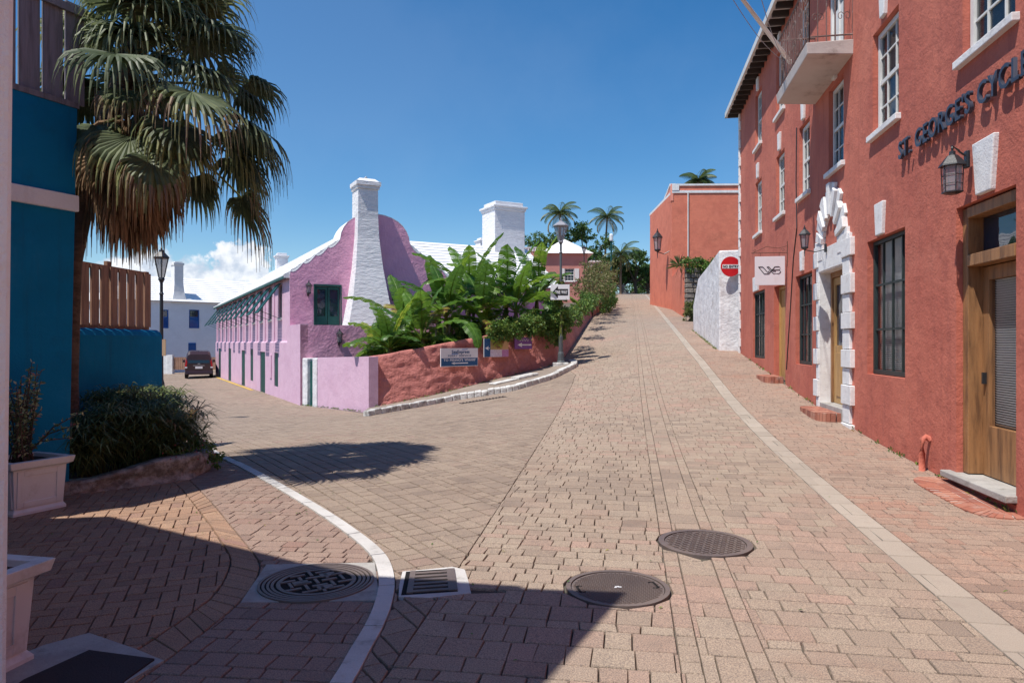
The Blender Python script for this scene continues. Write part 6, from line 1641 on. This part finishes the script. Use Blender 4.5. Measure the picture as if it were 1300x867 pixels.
# ---------------------------------------------------------------- parked van
def van(cx_, cy_, heading, label):
    z = gz(cx_,cy_); t = empty('parked_van', (cx_,cy_,z), label, 'van'); Fv = Fr((cx_,cy_), heading)   # s forward, n to its left
    V = lambda s, n, h: Fv.P(s, n, z+h)
    mb = MB()
    secs = [(0,.42,.80,.30,1.05,.78),(.03,.42,.84,.28,1.60,.66),(.22,.44,.85,.26,1.80,.64),(1.2,.44,.86,.25,1.86,.66),(2.6,.44,.86,.25,1.84,.66),(3.2,.44,.85,.25,1.72,.60),(3.85,.44,.84,.27,1.12,.74),(4.35,.42,.78,.3,.95,.66),(4.5,.45,.66,.36,.75,.6)]
    rings = []
    for s, _, wd, zb_, zt_, wt in secs:
        zm = zb_+(min(zt_,1.05)-zb_)*.98
        rings.append([V(s,-wd*.96,zb_),V(s,-wd,zb_+.2),V(s,-wd,min(zm,1.0)),V(s,-wt-.02,zt_-.08),V(s,-wt+.12,zt_),V(s,wt-.12,zt_),V(s,wt+.02,zt_-.08),V(s,wd,min(zm,1.0)),V(s,wd,zb_+.2),V(s,wd*.96,zb_)])
    for a_, b_ in zip(rings, rings[1:]): mb.add(a_+b_, [(i,i+1,11+i,10+i) for i in range(9)]+[(9,0,10,19)])
    mb.add(rings[0],[list(range(10))]); mb.add(rings[-1],[list(reversed(range(10)))])
    mb.build('body', M['carpaint'], t, bevel=.03)
    mb = MB(); mb.hexa([V(-.012,-.66,1.02),V(-.012,.66,1.02),V(.02,.66,1.02),V(.02,-.66,1.02),V(.05,-.56,1.60),V(.05,.56,1.60),V(.09,.56,1.60),V(.09,-.56,1.60)]); mb.build('rear_window', M['carglass'], t)
    for sg in (-1,1):
        mb = MB()
        for (s0,s1) in ((.45,1.35),(1.45,2.35),(2.42,3.2)):
            mb.add([V(s0,sg*.875,1.05),V(s1,sg*.875,1.05),V(s1-.08,sg*.72,1.66),V(s0+.06,sg*.72,1.66)],[(0,1,2,3)])
        mb.build('side_window', M['carglass'], t)
        mb = MB(); mb.hexa([V(-.02,sg*.74,.80),V(-.02,sg*.85,.80),V(.16,sg*.865,.80),V(.12,sg*.74,.80),V(.02,sg*.68,1.3),V(.02,sg*.76,1.3),V(.16,sg*.79,1.3),V(.15,sg*.68,1.3)]); tl = mb.build('tail_light', M['tail'], t)
        mb = MB(); mb.box(0,0,0,0,0,0) if False else mb.hexa([V(-.035,sg*.70,.70),V(-.035,sg*.85,.70),V(.02,sg*.85,.70),V(.02,sg*.70,.70),V(-.035,sg*.70,.78),V(-.035,sg*.85,.78),V(.02,sg*.85,.78),V(.02,sg*.70,.78)]); mb.build('reversing_lens', M['signwhite'], tl)
        mb = MB(); mb.hexa([V(2.95,sg*.86,1.0),V(3.1,sg*.86,1.0),V(3.1,sg*1.04,1.0),V(2.95,sg*1.04,1.0),V(2.95,sg*.86,1.18),V(3.1,sg*.86,1.18),V(3.1,sg*1.04,1.18),V(2.95,sg*1.04,1.18)]); mb.build('mirror', M['carpaint'], t, bevel=.02)
        for s_ in (.75,3.55):
            mb = MB(); c_ = Vector(V(s_,sg*.76,.31)); ax = Vector((Fv.n.x,Fv.n.y,0))*sg; f_ = Vector((Fv.d.x,Fv.d.y,0)); seg = 20
            for (r_, o0_, o1_, nm) in ((.31,-.1,.1,'wheel'),(.19,.1,.112,'rim')):
                mb = MB(); A = [tuple(c_+ax*o0_+(f_*math.cos(2*math.pi*k/seg)+Vector((0,0,1))*math.sin(2*math.pi*k/seg))*r_) for k in range(seg)]; B = [tuple(Vector(p)+ax*(o1_-o0_)) for p in A]
                mb.add(A+B,[list(range(seg)),list(reversed(range(seg,2*seg)))]+[(k,(k+1)%seg,seg+(k+1)%seg,seg+k) for k in range(seg)])
                if nm == 'wheel': wh = mb.build('wheel', M['tyre'], t)
                else: mb.build('rim', M['rim'], wh)
    mb = MB(); mb.hexa([V(-.08,-.84,.30),V(-.08,.84,.30),V(.1,.86,.30),V(.1,-.86,.30),V(-.06,-.84,.52),V(-.06,.84,.52),V(.1,.86,.52),V(.1,-.86,.52)]); mb.build('bumper', M['carpaint'], t, bevel=.03)
    mb = MB(); mb.hexa([V(-.025,-.22,.66),V(-.025,.22,.66),V(-.0,.22,.66),V(-.0,-.22,.66),V(-.025,-.22,.80),V(-.025,.22,.80),V(.0,.22,.80),V(.0,-.22,.80)]); mb.build('number_plate', M['signwhite'], t)
    mb = MB(); mb.hexa([V(-.02,-.35,.84),V(-.02,.35,.84),V(-.0,.35,.84),V(-.0,-.35,.84),V(-.02,-.35,.88),V(-.02,.35,.88),V(.0,.35,.88),V(.0,-.35,.88)]); mb.hexa([V(-.02,-.09,.95),V(-.02,.09,.95),V(-.0,.09,.95),V(-.0,-.09,.95),V(-.02,-.06,1.0),V(-.02,.06,1.0),V(.0,.06,1.0),V(.0,-.06,1.0)]); mb.build('chrome_trim', M['rim'], t)
    return t
vc = at(252.5,483,46.8); van(vc[0], vc[1], (-.40,.916), 'dark minivan parked with its back to us beside the pink house')

# ---------------------------------------------------------------- LEFT: blue building, fences
bl_o = (-4.7, 7.5); dB = Vector((.45,1)).normalized(); FB = Fr((bl_o[0],bl_o[1]), dB, -1)    # n towards the street (east)
bb = empty('blue_building', (-5.3,6.5,0), 'deep blue building with a white band and a railing on its terrace', 'building')
mb = MB(); zB = 4.07
nrmB = Vector((dB.y,-dB.x))
near_s = -2.4
c0 = FB.P(0,0,0); c1 = FB.P(near_s,0,0); c2 = (c1[0]-2.6, c1[1]-1.4); c3 = (c0[0]-4.4, c0[1]+.6)
poly_b = [c0[:2], c3, (-9.5,6.0), c2, c1[:2]]
def ccw(p): return p if sum(p[i][0]*p[(i+1)%len(p)][1]-p[(i+1)%len(p)][0]*p[i][1] for i in range(len(p))) > 0 else p[::-1]
pbb = ccw(poly_b); k = len(pbb); cxm = sum(p[0] for p in pbb)/k; cym = sum(p[1] for p in pbb)/k
# slight batter: the wall leans back towards its foot
def off_top(p): return (p[0]+.10*(1 if p[0] > -6 else 0), p[1])
vs = [(p[0],p[1],-.4) for p in pbb] + [(*off_top(p),zB) for p in pbb]
mb.add(vs, [list(reversed(range(k))), list(range(k,2*k))]+[(i,(i+1)%k,k+(i+1)%k,k+i) for i in range(k)])
mb.build('wall', M['blue'], bb)
mb = MB(); FB.box(mb, near_s-.02, .05, -.1, .115, 2.98, 3.15); mb.build('white_band', M['whitemauve'], bb, bevel=.01)
mb = MB(); FB.box(mb, near_s-.02, .06, -.12, .10, zB+.002, zB+.06); mb.build('terrace_edge', M['greyfence'], bb)
# railing posts
rl_ = MB(); s = near_s
while s < .0:
    FB.box(rl_, s, s+.20, .02, .05, zB+.06, zB+1.12); s += .235
FB.box(rl_, near_s, .12, .05, .09, zB+1.0, zB+1.08)
FX = Fr(c1[:2], (c2[0]-c1[0], c2[1]-c1[1]))
Lx = math.hypot(c2[0]-c1[0], c2[1]-c1[1]); s = 0.
while s < Lx: FX.box(rl_, s, s+.15, -.03, .0, zB+.06, zB+1.12); s += .235
FX.box(rl_, 0, Lx, -.06, -.03, zB+1.0, zB+1.08)
rl_.build('terrace_railing', M['greyfence'], bb)
# upper storey set back (casts the shade on the patio)
mb = MB(); pu = [(-6.0,7.6),(-9.4,7.2),(-9.6,4.2),(-7.6,4.4)]
mb.prism(ccw(pu), zB, 6.4); mb.build('upper_storey', M['blue'], bb)
# lower curved-top wall with timber fence
lw0, lw1 = (-5.56,8.55), (-5.43,11.0); FW = Fr(lw0, (lw1[0]-lw0[0], lw1[1]-lw0[1]), -1); LW = math.hypot(lw1[0]-lw0[0], lw1[1]-lw0[1])
mb = MB(); 
npf = 14
prof_w = [(-.02,0-.4),(0,0)]
sect = [(0,-.4),(0,1.70),(-.03,1.76),(-.09,1.795),(-.30,1.8),(-.30,-.4)]
k = len(sect)
A = [FW.P(0,n_,z_) for n_,z_ in sect]; B = [FW.P(LW,n_,z_) for n_,z_ in sect]
mb.add(A+B,[list(reversed(range(k))),list(range(k,2*k))]+[(i,(i+1)%k,k+(i+1)%k,k+i) for i in range(k)])
o = mb.build('terrace_wall', M['blue'], loc=(-5.5,9.8,0)); tag(o, 'lower blue wall with rounded top under the brown timber fence', 'wall')
# return wall going left from its far end
tf = empty('timber_fence', FW.P(LW/2,-.25,1.8), 'brown timber board fence on top of the lower blue wall', 'fence')
s = .02; i = 0
while s < LW-.05:
    mb = MB(); w_ = .165; FW.box(mb, s, s+w_, -.24, -.215, 1.84, 2.66+.01*math.sin(i*3)); mb.build('board', M['fence'], tf); s += .212; i += 1
mb = MB(); FW.box(mb, 0, LW+.03, -.275, -.242, 2.62, 2.69); FW.box(mb, 0, LW+.03, -.275, -.242, 1.80, 1.87); mb.build('rail', M['fence'], tf)
mb = MB(); FW.box(mb, LW*.62, LW*.62+.09, -.33, -.277, 1.75, 2.76); mb.build('post', M['fence'], tf); mb = MB(); FW.box(mb, LW-.02, LW+.06, -.33, -.242, 1.75, 2.7); mb.build('post', M['fence'], tf)
# near white building at the left edge
wb = empty('white_building', (-4,2,0), 'white rough-plastered building corner at the left edge of the view', 'building')
P1 = (-2.03,2.9)
fp = [P1, (-3.4,3.15), (-6.6,4.9), (-10,3.5), (-8.5,-3), (-4.6,-2.2)]
fp = ccw(fp); k = len(fp)
def lean_(p): return (p[0]+.035, p[1]) if p == P1 else p
vs = [(p[0]-(.03 if p == P1 else 0),p[1],-.3) for p in fp]+[(p[0]+(.035 if p == P1 else 0),p[1],5.6) for p in fp]
mb = MB(); mb.add(vs,[list(reversed(range(k))),list(range(k,2*k))]+[(i,(i+1)%k,k+(i+1)%k,k+i) for i in range(k)]); mb.build('wall', M['whitemauve'], wb, bevel=.03)
er = [(-1.32,2.80),(-2.95,3.02),(-5.75,4.80),(-9.9,4.2),(-8.5,-3.5),(-4.3,-3.4)]
er = ccw(er); k = len(er); apex = (-6.2,0.2,6.8)
mb = MB(); mb.prism(er, 5.35, 5.5); mb.add([(p[0],p[1],5.5) for p in er]+[apex],[(i,(i+1)%k,k) for i in range(k)]); mb.build('roof', M['roof'], wb)

# ---------------------------------------------------------------- planters
def planter(cx_, cy_, ang, w_, h, label, flare=.12, group='white planters'):
    z = gz(cx_,cy_); t = empty('planter', (cx_,cy_,z+.002), label, 'planter'); F = Fr((cx_,cy_), (math.cos(ang),math.sin(ang)))
    hw_ = w_/2; top = hw_*(1+flare)
    def ring(r_, zz): return [F.P(-r_,-r_,zz),F.P(r_,-r_,zz),F.P(r_,r_,zz),F.P(-r_,r_,zz)]
    lv = [(hw_*1.08,0),(hw_*1.08,.05*h),(hw_*1.0,.11*h),(top*.97,.86*h)]
    mb = MB(); prev = None
    for r_, zz in lv:
        rg = ring(r_, z+.002+zz)
        if prev: mb.add(prev+rg,[(0,1,5,4),(1,2,6,5),(2,3,7,6),(3,0,4,7)])
        else: mb.add(rg,[(3,2,1,0)])
        prev = rg
    mb.add(prev,[(0,1,2,3)])
    mb.build('body', M['planter'], t, bevel=.006)
    # raised panel frames on each face
    mb = MB()
    for q in range(4):
        Fq = Fr((cx_,cy_), (math.cos(ang+q*math.pi/2),math.sin(ang+q*math.pi/2)))
        def fp_(u, vz, th): # u -1..1 across, vz 0..1 height
            rr = hw_*1.0+(top*.97-hw_)*(vz-.11)/.75; return Fq.P(u*hw_*.92, rr+th, z+vz*h)
        def bar(u0,u1,v0,v1):
            mb.hexa([fp_(u0,v0,-.004),fp_(u1,v0,-.004),fp_(u1,v0,.010),fp_(u0,v0,.010),fp_(u0,v1,-.004),fp_(u1,v1,-.004),fp_(u1,v1,.010),fp_(u0,v1,.010)])
        bar(-1,-.72,.14,.82); bar(.72,1,.14,.82); bar(-.72,.72,.72,.82); bar(-.72,.72,.14,.24)
    mb.build('panel_frame', M['planter'], t, bevel=.003)
    mb = MB(); A = ring(top*1.13, z+.88*h); B = ring(top*1.18, z+1.0*h); I = ring(top*.93, z+1.0*h); J = ring(top*.9, z+.9*h); K = ring(top*.97, z+.84*h)
    mb.add(K+A+B+I+J,[(0,1,5,4),(1,2,6,5),(2,3,7,6),(3,0,4,7),(4,5,9,8),(5,6,10,9),(6,7,11,10),(7,4,8,11),(8,9,13,12),(9,10,14,13),(10,11,15,14),(11,8,12,15),(12,13,17,16),(13,14,18,17),(14,15,19,18),(15,12,16,19)]); mb.build('rim', M['planter'], t, bevel=.004)
    mb = MB(); mb.add(ring(top*.92, z+.93*h),[(0,1,2,3)]); mb.build('soil', M['soil'], t)
    return t, z+.93*h
planter(-2.76, 3.36, R(78), .54, .50, 'white square planter nearest the camera, partly behind the white building corner')
_, zp = planter(-4.68, 6.80, R(66), .46, .50, 'white square planter with a variegated bush in front of the blue building')
random.seed(31)
pt = empty('potted_bush', (-4.68,6.8,zp), 'variegated bush with reddish stems growing in the white planter', 'potted plant')
mb = MB(); ms_ = MB()
for k in range(34):
    az = random.uniform(0,6.28); ln = random.uniform(.35,.95); tip = Vector((-4.70+math.cos(az)*random.uniform(.05,.42), 6.8+math.sin(az)*random.uniform(.05,.3), zp+ln)); b = Vector((-4.7+random.uniform(-.08,.08),6.8+random.uniform(-.08,.08),zp))
    if k < 3: tip = Vector((-4.25+.06*k, 6.85, zp+.22+.13*k))
    mid = b.lerp(tip,.5)+Vector((0,0,.08)); ms_.tube([b,mid,tip],[.008,.006,.003],4,c=.9)
    for q in range(38):
        u = random.uniform(.1,1); p = b.lerp(mid,u*2) if u < .5 else mid.lerp(tip,(u-.5)*2)
        leaf(mb, p, rvec()+Vector((0,0,.3)), random.uniform(.03,.06), .022, random.random(), up=rvec())
mb.build('foliage', LM['varieg'], pt); ms_.build('stems', M['bark'], pt)

# ---------------------------------------------------------------- planting bed with sedge
bed = [(-4.62,7.50),(-4.40,7.72),(-4.15,7.95),(-3.85,8.28),(-3.78,8.55),(-3.95,9.3),(-4.6,10.6),(-5.4,11.1),(-5.5,8.6),(-4.8,7.7)]
mb = MB(); mb.prism(ccw(bed), -.1, lambda x,y: gz(x,y)+.12); tag(mb.build('bed_soil', M['soil']), kind='structure')
bline = smooth_line([(-4.70,7.42),(-4.42,7.62),(-4.15,7.86),(-3.84,8.18),(-3.74,8.5),(-3.9,9.2),(-4.55,10.5)], 5)
lumpy_wall(bline, lambda x, y: gz(x,y) + max(.13, min(.27, .13+.16*(x+4.5)/.6)) if y < 8.6 else gz(x,y)+.2, .14, 'bed_edging', M['rock'], 'rough stone edging round the planting bed by the blue building', .045)
def sedge(cx_, cy_, z, H, n_st, spread, seed, label, mname='sedge', lw=.017):
    random.seed(seed); t = MB()
    for k in range(n_st):
        az = random.uniform(0,6.28); hh = H*random.uniform(.35,1.0); rr = spread*random.uniform(.1,1)
        b = Vector((cx_+random.gauss(0,.10),cy_+random.gauss(0,.10),z)); tip = Vector((b.x+math.cos(az)*rr, b.y+math.sin(az)*rr, z+hh))
        t.tube([b, b.lerp(tip,.55)+Vector((0,0,.06)), tip], [.006,.005,.004], 3, c=.6)
        nl = 15; col_ = max(0,min(1,random.gauss(.45,.22)))
        for j in range(nl):
            a2 = 6.28*j/nl+random.random()*.3; ll = random.uniform(.2,.42); d = Vector((math.cos(a2),math.sin(a2),random.uniform(-.1,.7))).normalized()
            m1 = tip + d*ll*.55 + Vector((0,0,.01)); e_ = m1 + (d+Vector((0,0,-.75)))*ll*.5; s_ = Vector((-d.y,d.x,0)).normalized()*lw*.5
            t.add([tip-s_*.6,tip+s_*.6,m1+s_,m1-s_,e_],[(0,1,2,3),(3,2,4)], max(0,min(1,col_+random.uniform(-.12,.12))))
    o = t.build('sedge_bush', LM[mname], loc=(cx_,cy_,z)); tag(o, label, 'bush', 'sedge bushes in the bed'); return o
sd = [(-4.75,8.0,.85,'spiky sedge bush beside the palm trunk at the left of the bed'),(-4.45,8.35,.95,'spiky sedge bush in the middle of the bed, front row'),(-4.22,8.7,.85,'spiky sedge bush at the front right of the bed'),
      (-4.95,8.9,1.15,'taller sedge bush behind the others against the lower blue wall'),(-4.62,9.3,1.0,'sedge bush arching over the right end of the bed'),(-5.0,9.9,1.05,'farthest sedge bush, leaning out over the street side')]
for i,(x,y,H,lab) in enumerate(sd): sedge(x,y,gz(x,y)+.1,H*.78,80,.36,60+i,lab)
random.seed(77); mb = MB(); leaf_cloud(mb, [((-3.95,8.75,.28),(.28,.32,.2)),((-4.0,8.45,.22),(.2,.25,.14)),((-3.78,8.95,.15),(.2,.2,.12))], 1500, .05, .15, .3)
fo_ = mb.build('flowering_ground_plant', LM['vine'], loc=(-3.95,8.75,.1)); tag(fo_, 'low leafy plant with tiny pink flowers at the bed corner', 'plant')
mb = MB()
for k in range(60): p = Vector((-3.95+random.gauss(0,.2),8.6+random.gauss(0,.25),.34+random.gauss(0,.07))); leaf(mb, p, rvec(), .025, .022, random.random(), up=rvec())
mb.build('flowers', LM['flower'], fo_)

# ---------------------------------------------------------------- big fan palm
random.seed(42)
def near_wall(base, az, el, l):
    x_, y_ = base.x + l*math.cos(az)*math.cos(el), base.y + l*math.sin(az)*math.cos(el)
    return (x_ < -4.55 and y_ < 8.2) or (x_ < -3.9 and y_ < 7.5)
def fan_frond(mb, base, az, el, pet, Rf, c, droop=1., nseg=44, wsp=R(250), brown=0):
    d = Vector((math.cos(az)*math.cos(el), math.sin(az)*math.cos(el), math.sin(el)))
    side = Vector((-math.sin(az), math.cos(az), 0)); hub = base + d*pet + Vector((0,0,-.12*pet*pet))
    mb.tube([base, base+d*pet*.5, hub], [.022,.016,.012], 4, c=min(1,c+.25))
    d2 = (d + Vector((0,0,-.5*droop))).normalized(); upn = side.cross(d2).normalized()
    if upn.z < 0: upn = -upn
    for k in range(nseg):
        a = -wsp/2 + wsp*k/(nseg-1) + random.uniform(-.03,.03); l = Rf*(1-.28*abs(a)/(wsp/2))*random.uniform(.88,1.06)
        u = (d2*math.cos(a) + side*math.sin(a) + upn*.10*math.cos(k*math.pi)).normalized()
        w0_ = .020; p = hub.copy(); dr = u.copy(); n = 7; pts = [p.copy()]
        for i in range(n):
            g = .02 if i < 3 else .32*droop*(i-2)*random.uniform(.7,1.3)
            dr = (dr + Vector((0,0,-g))).normalized(); p = p + dr*l/n; pts.append(p.copy())
        sv = u.cross(upn).normalized(); cc = max(0,min(1,c+random.uniform(-.13,.13)))
        ws = [.008,.022,.028,.026,.019,.012,.006,.002]
        for i in range(n):
            a0, a1 = pts[i], pts[i+1]; nn_ = upn*(.012 if i < 5 else .004)
            col_ = cc if i < 5-brown*2 else min(1,cc+.15+brown*.6)
            mb.add([a0-sv*ws[i], a0+nn_, a1+nn_, a1-sv*ws[i+1], a0+sv*ws[i], a1+sv*ws[i+1]], [(0,1,2,3),(1,4,5,2)], col_)
fpx, fpy = -5.16, 8.25; ctop = Vector((-4.34, 8.22, 5.12))
fpt = empty('fan_palm', (fpx,fpy,gz(fpx,fpy)), 'big shaggy fan palm with a skirt of dead fronds beside the blue building', 'palm tree')
mb = MB(); mb.tube([(fpx,fpy,-.1),(fpx+.0,fpy,1.2),(-5.11,8.25,2.5),(-4.9,8.25,3.6),tuple(ctop)], [.13,.10,.09,.10,.13], 12); mb.build('trunk', M['trunk'], fpt, smooth=True)
gm = MB(); dm = MB()
nF = 74
for k in range(nF):
    f = k/nF; az = 2.399*k + random.uniform(-.25,.25); el = R(78) - R(118)*f + random.uniform(-.15,.15)
    c = max(.0,min(.62,random.gauss(.30 if f > .3 else .50,.13)))
    short = .5 if (near_wall(ctop, az, el, 1.9) or near_wall(ctop, az, el, 1.4)) else 1
    if near_wall(ctop, az, el, .75): continue
    fan_frond(gm, ctop - Vector((0,0,.9*f)), az, el, short*random.uniform(.6,1.35), (.8 if short < 1 else 1)*random.uniform(.7,1.02), c, droop=random.uniform(.5,1.1)+.8*f, nseg=40, brown=(.5 if f > .7 else 0), wsp=R(250 if f < .5 else 200))
for k in range(52):
    az = 2.399*k; el = -R(50)-R(42)*random.random(); zz = random.uniform(-1.15,-.5)
    if near_wall(ctop, az, el, 1.2): continue
    fan_frond(dm, ctop + Vector((random.uniform(-.45,.1),random.uniform(-.1,.2),zz)), az, el, random.uniform(.4,.8), random.uniform(.7,.95), random.uniform(.1,1), droop=random.uniform(1.6,2.6), nseg=26, wsp=R(150))
gm.build('crown', LM['fan'], fpt); dm.build('dead_fronds', LM['dead'], fpt)
